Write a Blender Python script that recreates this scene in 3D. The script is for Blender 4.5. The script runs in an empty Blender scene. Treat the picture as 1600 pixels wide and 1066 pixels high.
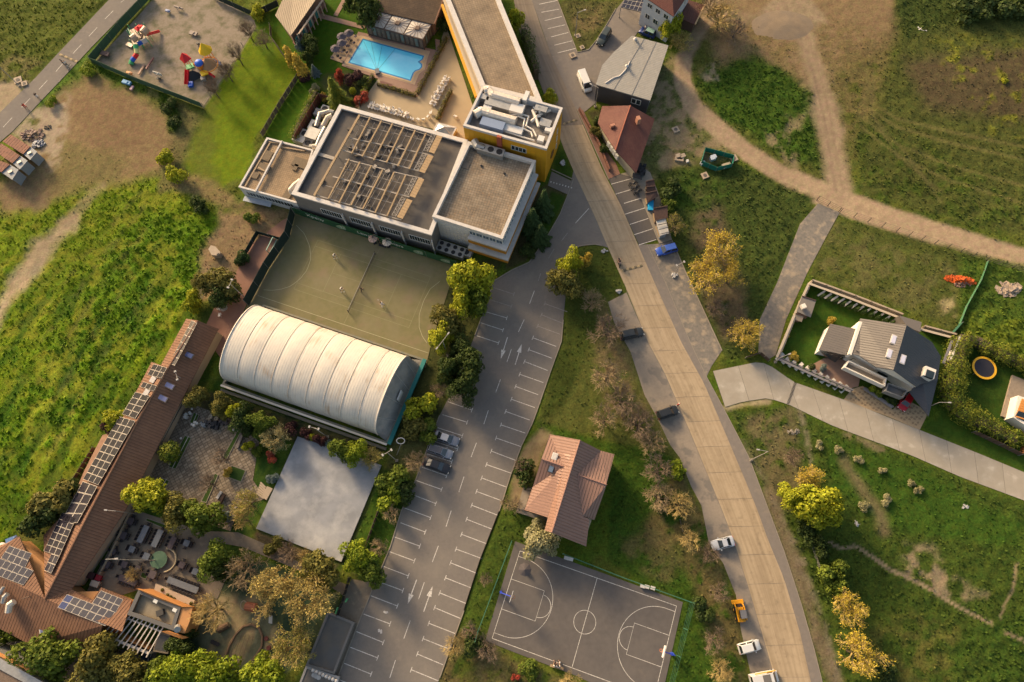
import bpy,math,random
import numpy as np
from mathutils import Vector,Matrix
random.seed(7);rng=np.random.default_rng(7)
SC=bpy.context.scene;COL=SC.collection
R=math.radians
# ---------------------------------------------------------------- camera
H=120.0;F=24/36*1600;TH=math.atan(357.6/F);RO=-math.asin(20/F/math.tan(TH))
_f=Vector((0,math.sin(TH),-math.cos(TH)));_u0=Vector((0,math.cos(TH),math.sin(TH)));_r0=Vector((1,0,0))
_r=_r0*math.cos(RO)+_u0*math.sin(RO);_u=_u0*math.cos(RO)-_r0*math.sin(RO)
cd=bpy.data.cameras.new('camera');cam=bpy.data.objects.new('camera',cd);COL.objects.link(cam)
cd.lens=24;cd.sensor_width=36;cd.clip_start=1;cd.clip_end=6000
cam.matrix_world=Matrix(((_r.x,_u.x,-_f.x,0),(_r.y,_u.y,-_f.y,0),(_r.z,_u.z,-_f.z,H),(0,0,0,1)))
SC.camera=cam
# ---------------------------------------------------------------- world, sun, exposure
SUN_EL=22.0;SUN_AZ=-37.0
w=bpy.data.worlds.new('World');SC.world=w;w.use_nodes=True
nt=w.node_tree;bg=nt.nodes['Background'];sky=nt.nodes.new('ShaderNodeTexSky')
sky.sky_type='NISHITA';sky.sun_disc=False;sky.sun_elevation=R(SUN_EL);sky.sun_rotation=R(SUN_AZ)
sky.air_density=1.0;sky.dust_density=4.0;sky.ozone_density=1.0
veil=nt.nodes.new('ShaderNodeMixRGB');veil.blend_type='MULTIPLY';veil.inputs[0].default_value=1.0;veil.inputs[2].default_value=(1.0,.91,.79,1)
nt.links.new(sky.outputs[0],veil.inputs[1]);nt.links.new(veil.outputs[0],bg.inputs[0]);bg.inputs[1].default_value=0.15
sl=bpy.data.lights.new('sun','SUN');so=bpy.data.objects.new('sun',sl);COL.objects.link(so)
sl.energy=3.2;sl.angle=R(12);sl.color=(1.0,0.74,0.44)
sd=Vector((math.sin(R(SUN_AZ))*math.cos(R(SUN_EL)),math.cos(R(SUN_AZ))*math.cos(R(SUN_EL)),math.sin(R(SUN_EL))))
so.rotation_euler=sd.to_track_quat('Z','Y').to_euler();so.location=(0,0,200)
SC.view_settings.view_transform='Standard';SC.view_settings.look='None'
SC.view_settings.gamma=1.0;SC.view_settings.exposure=1.05;SC.view_settings.use_curve_mapping=False
SC.cycles.max_bounces=5;SC.cycles.diffuse_bounces=3;SC.cycles.transparent_max_bounces=6
def G(px,py,h=0.0):
    d=_f+_r*((px-800)/F)-_u*((py-533)/F)
    t=(h-H)/d.z
    return Vector((d.x*t,d.y*t,h))
def GP(px,py,plane):
    d=_f+_r*((px-800)/F)-_u*((py-533)/F);o=Vector((0,0,H));p0,n=plane
    return o+d*((p0-o).dot(n)/d.dot(n))
def plane(a,b,c):
    n=(b-a).cross(c-a).normalized();return(a,n if n.z>0 else-n)
def GL(pts,h=0.0):return[G(x,y,h)for x,y in pts]
def projpx(X,Y,Z=0.0):
    dx,dy,dz=X,Y,Z-H
    a=dx*_r.x+dy*_r.y+dz*_r.z;b=dx*_u.x+dy*_u.y+dz*_u.z;c=dx*_f.x+dy*_f.y+dz*_f.z
    return 800+F*a/c,533-F*b/c
# ---------------------------------------------------------------- materials
def N(t,kind,**kw):
    n=t.nodes.new('ShaderNode'+kind)
    for k,v in kw.items():
        if k in n.inputs:n.inputs[k].default_value=v
        else:setattr(n,k,v)
    return n
MATS={}
def spots(m,c,sc,lo,hi,k=.8):
    t=m.node_tree;L=t.links.new;b=t.nodes['Principled BSDF'];src=b.inputs['Base Color'].links[0].from_socket;geo=N(t,'NewGeometry');n=N(t,'TexNoise',Scale=sc,Detail=3.0,Roughness=.55);L(geo.outputs['Position'],n.inputs['Vector']);r=N(t,'ValToRGB');r.color_ramp.elements[0].position=lo;r.color_ramp.elements[1].position=hi;r.color_ramp.elements[1].color=(k,k,k,1);L(n.outputs[0],r.inputs[0]);x=N(t,'MixRGB');L(r.outputs[0],x.inputs[0]);L(src,x.inputs[1]);x.inputs[2].default_value=(*c,1);L(x.outputs[0],b.inputs['Base Color']);return m
def mat(name,c,rough=.8,c2=None,sc=3.0,c3=None,sc3=.35,bump=0.0,bsc=None,metal=0.0,spec=.3,stripe=None,island=0.0,alpha=1.0,emis=None,trans=0.0,uvb=False,k3=.6):
    """c..c2 mixed by noise of scale sc, c3 patches of scale sc3, stripe=(axis,freq,depth,dark) over UV metres"""
    if name in MATS:return MATS[name]
    m=bpy.data.materials.new(name);MATS[name]=m;m.use_nodes=True;t=m.node_tree;L=t.links.new
    b=t.nodes['Principled BSDF'];b.inputs['Roughness'].default_value=rough;b.inputs['Metallic'].default_value=metal
    b.inputs['Specular IOR Level'].default_value=spec
    def rgba(c):return(c[0],c[1],c[2],1)
    tc=N(t,'TexCoord');src=tc.outputs['Object']
    geo=N(t,'NewGeometry');pos=geo.outputs['Position']
    col=N(t,'RGB');col.outputs[0].default_value=rgba(c);cur=col.outputs[0]
    if c2:
        n=N(t,'TexNoise',Scale=sc,Detail=5.0,Roughness=.6);L(pos,n.inputs['Vector'])
        r=N(t,'ValToRGB');r.color_ramp.elements[0].position=.33;r.color_ramp.elements[1].position=.67;L(n.outputs[0],r.inputs[0])
        x=N(t,'MixRGB');x.inputs[1].default_value=rgba(c);x.inputs[2].default_value=rgba(c2);L(r.outputs[0],x.inputs[0]);cur=x.outputs[0]
    if c3:
        n=N(t,'TexNoise',Scale=sc3,Detail=6.0,Roughness=.62);L(pos,n.inputs['Vector'])
        r=N(t,'ValToRGB');r.color_ramp.elements[0].position=.45;r.color_ramp.elements[1].position=.66;L(n.outputs[0],r.inputs[0])
        mu=N(t,'Math',operation='MULTIPLY');L(r.outputs[0],mu.inputs[0]);mu.inputs[1].default_value=k3
        x=N(t,'MixRGB');L(cur,x.inputs[1]);x.inputs[2].default_value=rgba(c3);L(mu.outputs[0],x.inputs[0]);cur=x.outputs[0]
    if island:
        mr=N(t,'MapRange');mr.inputs[3].default_value=1-island;mr.inputs[4].default_value=1+island;L(geo.outputs['Random Per Island'],mr.inputs[0])
        x=N(t,'VectorMath',operation='SCALE');L(cur,x.inputs[0]);L(mr.outputs[0],x.inputs['Scale']);cur=x.outputs[0]
    bmp=None
    if stripe:
        ax,fr,dep,dk=stripe
        uv=tc.outputs['UV'];sx=N(t,'SeparateXYZ');L(uv,sx.inputs[0])
        mm=N(t,'Math',operation='MULTIPLY');L(sx.outputs[ax],mm.inputs[0]);mm.inputs[1].default_value=fr
        fc=N(t,'Math',operation='FRACT');L(mm.outputs[0],fc.inputs[0])
        r=N(t,'ValToRGB');e=r.color_ramp.elements;e[0].position=0.0;e[0].color=(1,1,1,1);e[1].position=1.0;e[1].color=(.75,.75,.75,1)
        q=e.new(.22);q.color=(0,0,0,1);q=e.new(.3);q.color=(.5,.5,.5,1);L(fc.outputs[0],r.inputs[0])
        x=N(t,'MixRGB',blend_type='MULTIPLY');L(cur,x.inputs[1]);L(r.outputs[0],x.inputs[2]);x.inputs[0].default_value=dk;cur=x.outputs[0]
        bb=N(t,'Bump',Distance=dep,Strength=1.0);L(r.outputs[0],bb.inputs['Height']);bmp=bb
    if bump:
        n=N(t,'TexNoise',Scale=bsc or sc*3,Detail=6.0,Roughness=.65);L(pos,n.inputs['Vector'])
        bb=N(t,'Bump',Distance=bump,Strength=1.0);L(n.outputs[0],bb.inputs['Height'])
        if bmp:L(bmp.outputs[0],bb.inputs['Normal'])
        bmp=bb
    if bmp:L(bmp.outputs[0],b.inputs['Normal'])
    L(cur,b.inputs['Base Color'])
    if emis:b.inputs['Emission Color'].default_value=rgba(emis);b.inputs['Emission Strength'].default_value=1
    if trans:
        b.inputs['Transmission Weight'].default_value=trans
    if alpha<1:b.inputs['Alpha'].default_value=alpha
    return m
# ---------------------------------------------------------------- mesh builder
class MB:
    def __init__(s):s.v=[];s.f=[];s.m=[];s.uv=None
    def add(s,vs,fs,mi=0):
        o=len(s.v);s.v+=[tuple(p)for p in vs]
        for f in fs:s.f.append(tuple(i+o for i in f));s.m.append(mi)
        return s
    def box(s,c,d,rz=0.0,mi=0,tilt=None):
        M=Matrix.Rotation(rz,3,'Z')
        if tilt is not None:M=M@Matrix.Rotation(tilt[1],3,tilt[0])
        vs=[Vector(c)+M@Vector((x*d[0]/2,y*d[1]/2,z*d[2]/2))for x in(-1,1)for y in(-1,1)for z in(-1,1)]
        return s.add(vs,[(0,1,3,2),(4,6,7,5),(0,4,5,1),(2,3,7,6),(0,2,6,4),(1,5,7,3)],mi)
    def prism(s,poly,z0,z1,mi=0,mtop=None,bottom=True):
        n=len(poly);a=sum(poly[i][0]*poly[(i+1)%n][1]-poly[(i+1)%n][0]*poly[i][1]for i in range(n))
        if a<0:poly=poly[::-1]
        vs=[(p[0],p[1],z0)for p in poly]+[(p[0],p[1],z1)for p in poly]
        fs=[(i,(i+1)%n,n+(i+1)%n,n+i)for i in range(n)]
        if bottom:fs.append(tuple(range(n-1,-1,-1)))
        s.add(vs,fs,mi);s.add(vs[n:],[tuple(range(n))],mi if mtop is None else mtop);return s
    def bar(s,p,q,w,h=None,mi=0):
        p=Vector(p);q=Vector(q);h=h or w;d=(q-p).normalized()
        up=Vector((0,0,1))if abs(d.z)<.95 else Vector((1,0,0))
        x=d.cross(up).normalized()*(w/2);y=x.normalized().cross(d)*(h/2)
        vs=[e+a*x+b*y for e in(p,q)for a,b in((-1,-1),(1,-1),(1,1),(-1,1))]
        return s.add(vs,[(0,1,2,3),(7,6,5,4),(0,4,5,1),(1,5,6,2),(2,6,7,3),(3,7,4,0)],mi)
    def tube(s,p,q,r0,r1=None,n=6,mi=0,caps=True):
        p=Vector(p);q=Vector(q);r1=r0 if r1 is None else r1;d=(q-p).normalized()
        up=Vector((0,0,1))if abs(d.z)<.95 else Vector((1,0,0));x=d.cross(up).normalized();y=x.cross(d)
        vs=[]
        for e,r in((p,r0),(q,r1)):
            for i in range(n):a=2*math.pi*i/n;vs.append(e+x*(r*math.cos(a))+y*(r*math.sin(a)))
        fs=[(i,(i+1)%n,n+(i+1)%n,n+i)for i in range(n)]
        if caps:fs+=[tuple(range(n-1,-1,-1)),tuple(range(n,2*n))]
        return s.add(vs,fs,mi)
    def path(s,pts,r,n=5,mi=0):
        for a,b in zip(pts[:-1],pts[1:]):s.tube(a,b,r,r,n,mi)
        return s
    def dome(s,c,r,rz,n=10,k=4,mi=0,full=False):
        vs=[];fs=[];c=Vector(c);lo=-math.pi/2 if full else 0
        for j in range(k+1):
            t=lo+(math.pi/2-lo)*j/k
            for i in range(n):a=2*math.pi*i/n;vs.append(c+Vector((r*math.cos(t)*math.cos(a),r*math.cos(t)*math.sin(a),rz*math.sin(t))))
        for j in range(k):
            for i in range(n):fs.append((j*n+i,j*n+(i+1)%n,(j+1)*n+(i+1)%n,(j+1)*n+i))
        return s.add(vs,fs,mi)
    def cone(s,c,r,h,n=10,mi=0):
        c=Vector(c);vs=[c+Vector((r*math.cos(2*math.pi*i/n),r*math.sin(2*math.pi*i/n),0))for i in range(n)]+[c+Vector((0,0,h))]
        return s.add(vs,[(i,(i+1)%n,n)for i in range(n)]+[tuple(range(n-1,-1,-1))],mi)
def slab3(mb,pts,th,mi=0):
    n=len(pts);nz=Vector((0,0,0))
    for i in range(n):nz+=Vector(pts[i]).cross(Vector(pts[(i+1)%n]))
    if nz.z<0:pts=pts[::-1]
    vs=[Vector(p)for p in pts]+[Vector(p)-Vector((0,0,th))for p in pts]
    fs=[tuple(range(n)),tuple(range(2*n-1,n-1,-1))]+[(i,n+i,n+(i+1)%n,(i+1)%n)for i in range(n)]
    return mb.add(vs,fs,mi)
def mesh_of(name,mb,mats):
    me=bpy.data.meshes.new(name);me.from_pydata(mb.v,[],mb.f)
    for m in(mats if isinstance(mats,(list,tuple))else[mats]):me.materials.append(m)
    if any(mb.m):me.polygons.foreach_set('material_index',mb.m)
    return me
def props(o,label=None,cat=None,group=None,kind=None):
    if label:o['label']=label
    if cat:o['category']=cat
    if group:o['group']=group
    if kind:o['kind']=kind
    return o
def uvset(me,U,off=Vector((0,0,0))):
    U=Vector(U).normalized();uvl=me.uv_layers.new(name='UV')
    for p in me.polygons:
        nn=p.normal;u=(U-nn*U.dot(nn));u=u.normalized()if u.length>1e-4 else Vector((1,0,0));v=nn.cross(u)
        for li in p.loop_indices:
            co=me.vertices[me.loops[li].vertex_index].co;uvl.data[li].uv=(co.dot(u),co.dot(v))
def obj(name,mb,mats,parent=None,label=None,cat=None,group=None,kind=None,off=None,U=None,smooth=False,origin=None):
    off=Vector(off)if off is not None else Vector((0,0,0))
    if origin is not None:off=Vector(origin)
    me=mesh_of(name,mb,mats)
    if off.length:me.transform(Matrix.Translation(-off))
    if U is not None:uvset(me,U)
    if smooth:me.polygons.foreach_set('use_smooth',[True]*len(me.polygons))
    o=bpy.data.objects.new(name,me);COL.objects.link(o)
    if parent is not None:o.parent=parent
    if origin is not None and parent is None:o.location=origin
    return props(o,label,cat,group,kind)
class Thing:
    def __init__(s,name,label,cat,loc=(0,0,0),rz=0.0,group=None,kind=None):
        s.e=bpy.data.objects.new(name,None);COL.objects.link(s.e);s.loc=Vector(loc)
        s.e.location=s.loc;s.e.rotation_euler=(0,0,rz);s.e.empty_display_size=.3;props(s.e,label,cat,group,kind)
    def part(s,name,mb,mats,parent=None,label=None,U=None,smooth=False,kind=None):
        return obj(name,mb,mats,parent or s.e,label,off=s.loc,U=U,smooth=smooth,kind=kind)
def cen(pts):
    return Vector((sum(p[0]for p in pts)/len(pts),sum(p[1]for p in pts)/len(pts),0))
def copy_tree(root,loc=None,rz=None,label=None,group=None,sc=None,par=None):
    r=root.copy();COL.objects.link(r)
    if par is not None:r.parent=par
    for ch in list(root.children):copy_tree(ch,par=r)
    if loc is not None:r.location=loc
    if rz is not None:r.rotation_euler=(0,0,rz)
    if sc is not None:r.scale=sc if isinstance(sc,(tuple,list))else(sc,sc,sc)
    if label:r['label']=label
    if group:r['group']=group
    return r
# ---------------------------------------------------------------- numpy noise
def _h(ix,iy,s):
    a=np.sin(ix*127.1+iy*311.7+s*74.7)*43758.5453;return a-np.floor(a)
def vnoise(x,y,s=0):
    ix=np.floor(x);iy=np.floor(y);fx=x-ix;fy=y-iy;fx=fx*fx*(3-2*fx);fy=fy*fy*(3-2*fy)
    a=_h(ix,iy,s);b=_h(ix+1,iy,s);c=_h(ix,iy+1,s);d=_h(ix+1,iy+1,s)
    return(a*(1-fx)+b*fx)*(1-fy)+(c*(1-fx)+d*fx)*fy
def fbm(x,y,o=4,s=0):
    t=0;a=.5;n=0
    for i in range(o):t=t+a*vnoise(x*2**i,y*2**i,s+i*7);n+=a;a*=.5
    return t/n
def psdf(PX,PY,poly):
    d=np.full(PX.shape,1e9);ins=np.zeros(PX.shape,bool);n=len(poly)
    for i in range(n):
        x0,y0=poly[i];x1,y1=poly[(i+1)%n];ex,ey=x1-x0,y1-y0
        wx,wy=PX-x0,PY-y0;t=np.clip((wx*ex+wy*ey)/(ex*ex+ey*ey+1e-9),0,1)
        d=np.minimum(d,(wx-ex*t)**2+(wy-ey*t)**2)
        c=((y0>PY)!=(y1>PY));ins^=c&(PX<(x1-x0)*(PY-y0)/((y1-y0)if y1!=y0 else 1e-9)+x0)
    d=np.sqrt(d);return np.where(ins,-d,d)
def pldist(PX,PY,pl):
    d=np.full(PX.shape,1e9)
    for(x0,y0),(x1,y1)in zip(pl[:-1],pl[1:]):
        ex,ey=x1-x0,y1-y0;wx,wy=PX-x0,PY-y0;t=np.clip((wx*ex+wy*ey)/(ex*ex+ey*ey+1e-9),0,1)
        d=np.minimum(d,(wx-ex*t)**2+(wy-ey*t)**2)
    return np.sqrt(d)
def sst(a,b,x):t=np.clip((x-a)/(b-a),0,1);return t*t*(3-2*t)
def brickmat(name,c,c2,mortar,w,h,ang,rough=.9,bump=.02,msz=.02,c3=None):
    m=mat(name,c,rough);t=m.node_tree;L=t.links.new;b=t.nodes['Principled BSDF']
    geo=N(t,'NewGeometry');mp=N(t,'Mapping');mp.inputs['Rotation'].default_value=(0,0,-ang);L(geo.outputs['Position'],mp.inputs[0])
    br=N(t,'TexBrick');L(mp.outputs[0],br.inputs['Vector'])
    for k,v in(('Color1',c),('Color2',c2),('Mortar',mortar)):br.inputs[k].default_value=(*v,1)
    br.inputs['Scale'].default_value=1;br.inputs['Brick Width'].default_value=w;br.inputs['Row Height'].default_value=h;br.inputs['Mortar Size'].default_value=msz;br.inputs['Bias'].default_value=0;br.offset=0.0
    cur=br.outputs[0]
    n=N(t,'TexNoise',Scale=.35,Detail=6.0,Roughness=.7);L(geo.outputs['Position'],n.inputs['Vector'])
    mr=N(t,'MapRange');mr.inputs[1].default_value=.3;mr.inputs[2].default_value=.7;mr.inputs[3].default_value=.7;mr.inputs[4].default_value=1.25;L(n.outputs[0],mr.inputs[0])
    x=N(t,'VectorMath',operation='SCALE');L(cur,x.inputs[0]);L(mr.outputs[0],x.inputs['Scale']);cur=x.outputs[0]
    if c3:
        n=N(t,'TexNoise',Scale=2.2,Detail=5.0,Roughness=.8);L(geo.outputs['Position'],n.inputs['Vector']);r=N(t,'ValToRGB');r.color_ramp.elements[0].position=.55;r.color_ramp.elements[1].position=.68;L(n.outputs[0],r.inputs[0])
        x=N(t,'MixRGB');L(r.outputs[0],x.inputs[0]);L(cur,x.inputs[1]);x.inputs[2].default_value=(*c3,1);cur=x.outputs[0]
    L(cur,b.inputs['Base Color']);bb=N(t,'Bump',Distance=bump,Strength=1.0);bb.invert=True;L(br.outputs['Fac'],bb.inputs['Height']);L(bb.outputs[0],b.inputs['Normal']);return m
# ================================================================ paved sheets (photo outlines, traced onto the ground)
M_asph=mat('lot_asphalt',(.138,.121,.106),.9,(.155,.136,.12),2.2,(.195,.17,.14),.16,bump=.01,bsc=18,k3=.55)
M_street=mat('street_asphalt',(.125,.11,.10),.9,(.15,.132,.118),1.5,(.17,.145,.12),.12,bump=.01,bsc=14)
M_dark=mat('new_asphalt',(.085,.076,.07),.9,(.095,.085,.078),2,bump=.008,bsc=18)
M_court=mat('court_asphalt',(.088,.078,.072),.9,(.10,.089,.082),1.2,(.12,.105,.093),.15,bump=.006,bsc=20)
M_turf=mat('court_turf',(.135,.125,.055),.95,(.165,.145,.07),.9,(.19,.16,.10),.12,bump=.01,bsc=12)
M_grav=mat('gravel',(.20,.175,.145),.95,(.13,.118,.105),1.6,(.10,.095,.09),.18,bump=.03,bsc=9,k3=.5)
M_grav2=mat('grey_gravel',(.25,.205,.158),.95,(.215,.178,.14),2.5,(.13,.12,.108),.14,bump=.02,bsc=9)
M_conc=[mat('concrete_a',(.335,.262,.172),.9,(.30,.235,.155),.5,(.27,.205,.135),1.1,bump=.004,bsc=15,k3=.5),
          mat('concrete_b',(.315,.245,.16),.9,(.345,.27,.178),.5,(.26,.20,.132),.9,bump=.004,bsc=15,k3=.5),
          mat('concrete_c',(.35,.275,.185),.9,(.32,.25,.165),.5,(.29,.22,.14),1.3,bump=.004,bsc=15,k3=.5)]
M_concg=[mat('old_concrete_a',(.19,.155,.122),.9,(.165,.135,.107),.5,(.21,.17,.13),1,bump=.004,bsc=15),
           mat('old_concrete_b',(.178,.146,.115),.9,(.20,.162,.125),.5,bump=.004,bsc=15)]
M_lane=[mat('lane_concrete_a',(.29,.255,.205),.9,(.26,.228,.182),.4,(.36,.33,.28),.5,bump=.004,bsc=15,k3=.5),
          mat('lane_concrete_b',(.27,.238,.19),.9,(.30,.262,.21),.5,(.35,.31,.26),.4,bump=.004,bsc=15,k3=.4)]
M_strip=mat('shoulder_asphalt',(.15,.13,.115),.9,(.17,.148,.13),1.4,bump=.01,bsc=16)
M_terr=mat('terrace_tile',(.34,.265,.165),.8,(.31,.24,.15),.5,(.28,.22,.145),.15,bump=.003,bsc=20)
M_deck=mat('pool_deck',(.42,.30,.19),.8,(.38,.27,.17),1.5)
M_pink=mat('pink_paving',(.27,.17,.125),.85,(.24,.15,.11),2)
M_red=mat('red_paving',(.19,.10,.075),.9,(.22,.12,.085),2,(.15,.085,.065),.5)
M_patio=mat('patio_gravel',(.19,.155,.115),.95,(.16,.128,.095),1.4,(.125,.10,.078),.15,bump=.02,bsc=9)
M_sand=mat('sand',(.235,.19,.145),.95,(.19,.155,.115),2.2,(.075,.078,.03),.42,bump=.03,bsc=5,k3=.75)
M_white=mat('road_paint',(.62,.58,.52),.8,(.42,.385,.34),5,(.25,.22,.20),1.2,k3=.45)
M_faint=mat('worn_paint',(.30,.27,.24),.8,(.16,.145,.135),4)
M_cream=mat('court_paint',(.24,.22,.12),.8,(.19,.175,.09),4)
M_kerb=mat('kerb_stone',(.25,.215,.17),.9,(.20,.172,.135),2)
def wear(m):
    t=m.node_tree;L=t.links.new;b=t.nodes['Principled BSDF'];src=b.inputs['Base Color'].links[0].from_socket;tc=N(t,'TexCoord');mp=N(t,'Mapping');mp.inputs['Scale'].default_value=(9.0,.16,1);L(tc.outputs['UV'],mp.inputs[0])
    n=N(t,'TexNoise',Scale=1.0,Detail=3.0);L(mp.outputs[0],n.inputs[0]);r=N(t,'ValToRGB');r.color_ramp.elements[0].position=.35;r.color_ramp.elements[1].position=.65;r.color_ramp.elements[0].color=(.80,.78,.76,1);r.color_ramp.elements[1].color=(1.06,1.05,1.04,1);L(n.outputs[0],r.inputs[0])
    x=N(t,'MixRGB',blend_type='MULTIPLY');x.inputs[0].default_value=1;L(src,x.inputs[1]);L(r.outputs[0],x.inputs[2]);L(x.outputs[0],b.inputs['Base Color'])
for m_ in M_conc+M_concg:wear(m_);spots(m_,(.16,.125,.085),.9,.60,.72,.45)
spots(M_asph,(.05,.046,.044),2.3,.70,.74,.55);spots(M_asph,(.21,.18,.145),.5,.58,.75,.5);spots(M_street,(.2,.17,.14),.6,.58,.7,.5);spots(M_court,(.13,.11,.09),.7,.6,.75,.5);spots(M_turf,(.19,.14,.09),.35,.55,.72,.6);spots(M_strip,(.22,.18,.14),.8,.55,.7,.5);spots(M_grav,(.30,.24,.17),.6,.52,.66,.8);spots(M_grav2,(.12,.11,.10),.35,.52,.60,.7);spots(M_white,(.16,.145,.13),5.0,.56,.66,.8);spots(M_patio,(.26,.205,.14),1.2,.55,.68,.6);[spots(m_,(.40,.36,.30),.5,.6,.7,.6)for m_ in M_lane]
SHEETS=[]
def sheet(name,pts,z,m,k=None,grow=True):
    if grow:SHEETS.append(pts)
    return obj(name,MB().prism([G(x,y)[:2]for x,y in pts],-.35,z,bottom=False),m,kind=k or 'structure')
RL=[(803,0),(812,50),(842,125),(880,230),(896,267),(930,340),(950,387),(979,452),(1012,534),(1040,586),(1082,684),(1127,794),(1145,841),(1170,919),(1199,1019),(1213,1066),(1225,1110)]
RR=[(831,0),(845,42),(862,88),(900,170),(942,267),(970,321),(997,383),(1025,447),(1064,534),(1100,599),(1135,681),(1170,764),(1184,799),(1200,844),(1225,904),(1250,989),(1267,1066),(1277,1110)]
SR=[(997,383),(1011,382),(1040,442),(1078,534),(1104,589),(1132,641),(1170,714),(1200,794),(1225,861),(1252,944),(1272,1014),(1285,1066),(1296,1110)]
def resample(pl,n,h=0):
    P=[G(x,y,h)for x,y in pl];L=[0]
    for a,b in zip(P[:-1],P[1:]):L.append(L[-1]+(b-a).length)
    out=[]
    for k in range(n+1):
        s=L[-1]*k/n;i=max(0,min(len(P)-2,next((j for j in range(len(L)-1)if L[j+1]>=s-1e-9),len(P)-2)))
        t=(s-L[i])/max(L[i+1]-L[i],1e-9);out.append(P[i].lerp(P[i+1],t))
    return out
SHEETS.append(RL+RR[::-1])
road=Thing('road',None,None,(0,0,0),kind='structure')
ML,MR=[G(x,y)for x,y in RL],[G(x,y)for x,y in RR]
ext=60;ML.insert(0,ML[0]+(ML[0]-ML[1]).normalized()*ext);MR.insert(0,MR[0]+(MR[0]-MR[1]).normalized()*ext)
def rs(P,n):
    L=[0]
    for a,b in zip(P[:-1],P[1:]):L.append(L[-1]+(b-a).length)
    out=[]
    for k in range(n+1):
        s=L[-1]*k/n;i=next((j for j in range(len(L)-1)if L[j+1]>=s-1e-9),len(P)-2)
        out.append(P[i].lerp(P[i+1],(s-L[i])/max(L[i+1]-L[i],1e-9)))
    return out
NS=44;A,B=rs(ML,NS*3),rs(MR,NS*3)
for i in range(NS):
    g=.025
    poly=[]
    for k in range(4):poly.append(A[i*3+k])
    for k in range(3,-1,-1):poly.append(B[i*3+k])
    d=(A[i*3+3]-A[i*3]).normalized()*g
    poly[0]=poly[0]+d;poly[-1]=poly[-1]+d;poly[3]=poly[3]-d;poly[4]=poly[4]-d
    py=projpx(poly[0].x,poly[0].y)[1]
    zt=.03+random.uniform(0,.006);mb=MB();q=[Vector((p.x,p.y,zt))for p in poly];mb.add(q,[(k,7-k,6-k,k+1)for k in range(3)]);dn=[Vector((p.x,p.y,-.3))for p in poly];mb.add(q+dn,[(k,(k+1)%8,8+(k+1)%8,8+k)for k in range(8)])
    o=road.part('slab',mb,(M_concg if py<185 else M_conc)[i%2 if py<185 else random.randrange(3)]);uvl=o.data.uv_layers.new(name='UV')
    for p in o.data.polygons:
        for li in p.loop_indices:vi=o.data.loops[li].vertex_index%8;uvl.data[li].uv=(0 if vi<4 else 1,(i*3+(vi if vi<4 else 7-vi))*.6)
mb=MB();n_=len(A);mb.add([Vector((p.x,p.y,.01))for p in A+B],[(i,n_+i,n_+i+1,i+1)for i in range(n_-1)]);road.part('road_bed',mb,M_grav)
sheet('road_shoulder',RR[6:]+SR[::-1],.02,M_strip)
LOT=[(896,267),(930,340),(950,387),(940,384),(930,382),(917,383),(905,385),(896,391),(893,400),(886,440),(880,500),(877,534),(860,581),(840,639),(832,661),(815,696),(797,745),(780,799),(750,876),(725,954),(687,1059),(670,1110),(510,1110),(527,1061),(560,974),(587,909),(610,854),(627,799),(650,749),(687,649),(707,610),(742,524),(757,484),(772,439),(800,422),(827,410),(852,375),(875,335),(887,305)]
sheet('parking_lot',LOT,.012,M_asph)
sheet('street',[(170,0),(92,82),(55,122),(0,176),(-80,250),(-80,300),(0,222),(20,205),(62,160),(100,120),(142,75),(215,0),(260,-50),(215,-50)],.012,M_street)
sheet('parking_bays',[(831,0),(862,88),(902,82),(871,0),(845,-60),(805,-60)],.016,M_street)
sheet('driveway',[(862,88),(900,170),(912,176),(932,160),(934,125),(945,105),(970,85),(990,60),(1006,36),(1012,5),(975,0),(960,18),(948,38),(934,60),(920,76),(902,82)],.012,M_strip)
sheet('footpath',[(901,171),(945,267),(951,280),(969,272),(962,255),(940,228),(925,200),(911,172)],.05,M_red)
sheet('market_bays',[(951,280),(969,272),(987,277),(1001,309),(1013,339),(1026.5,373),(999,384)],.016,M_dark)
sheet('market_pavement',[(969.5,272),(1005,262),(1016,270),(1032,310),(1050,375),(1030,381),(1026.5,373),(1013,339),(1001,309),(987,277)],.04,M_kerb)
sheet('gravel_verge',[(1011,382),(1030,381),(1050,376),(1072,427),(1100,487),(1128,548),(1112,572),(1104,589),(1078,534),(1040,442)],-.01,M_grav)
sheet('gravel_layby',[(979,457),(1012,534),(1040,586),(1082,684),(1127,794),(1145,841),(1170,919),(1199,1019),(1213,1066),(1180,1085),(1168,1030),(1158,985),(1150,930),(1130,880),(1108,850),(1096,790),(1080,760),(1062,715),(1047,695),(1028,655),(1007,617),(985,549),(960,505),(950,472)],-.006,M_grav2)
COURT=[(805,846),(1067,941),(1034,1090),(960,1085),(900,1056),(800,1018),(758,1001)]
sheet('basketball_court',COURT,.012,M_court)
sheet('tennis_court',[(460,333),(712,414),(700,455),(672,545),(665,575),(383,484)],.012,M_turf)
sheet('dirt_courtyard',[(340,470),(352,455),(395,380),(440,345),(460,335),(388,470),(345,560),(316,520)],-.01,M_red)
sheet('pool_terrace',[(697,40),(735,215),(560,175),(545,190),(572,150),(592,122),(652,152),(676,90),(697,57)],.05,M_terr)
sheet('tall_terrace',[(690,60),(697,40),(760,230),(700,240)],.046,M_terr)
sheet('pool_surround_paving',[(560,50),(682,79),(668,109),(652,152),(592,124),(534,103)],.10,M_pink)
sheet('umbrella_patio',[(542,52),(563,57),(535,99),(516,92)],.104,M_deck)
sheet('garden_path',[(497,20),(572,40),(568,46),(494,27)],.03,M_pink)
sheet('garden_walk',[(521,24),(540,-10),(546,-8),(527,26)],.034,M_pink)
sheet('playground_sand',[(239,0),(149,97),(318,167),(400,42),(396,27),(333,-4)],-.012,M_sand)
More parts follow.
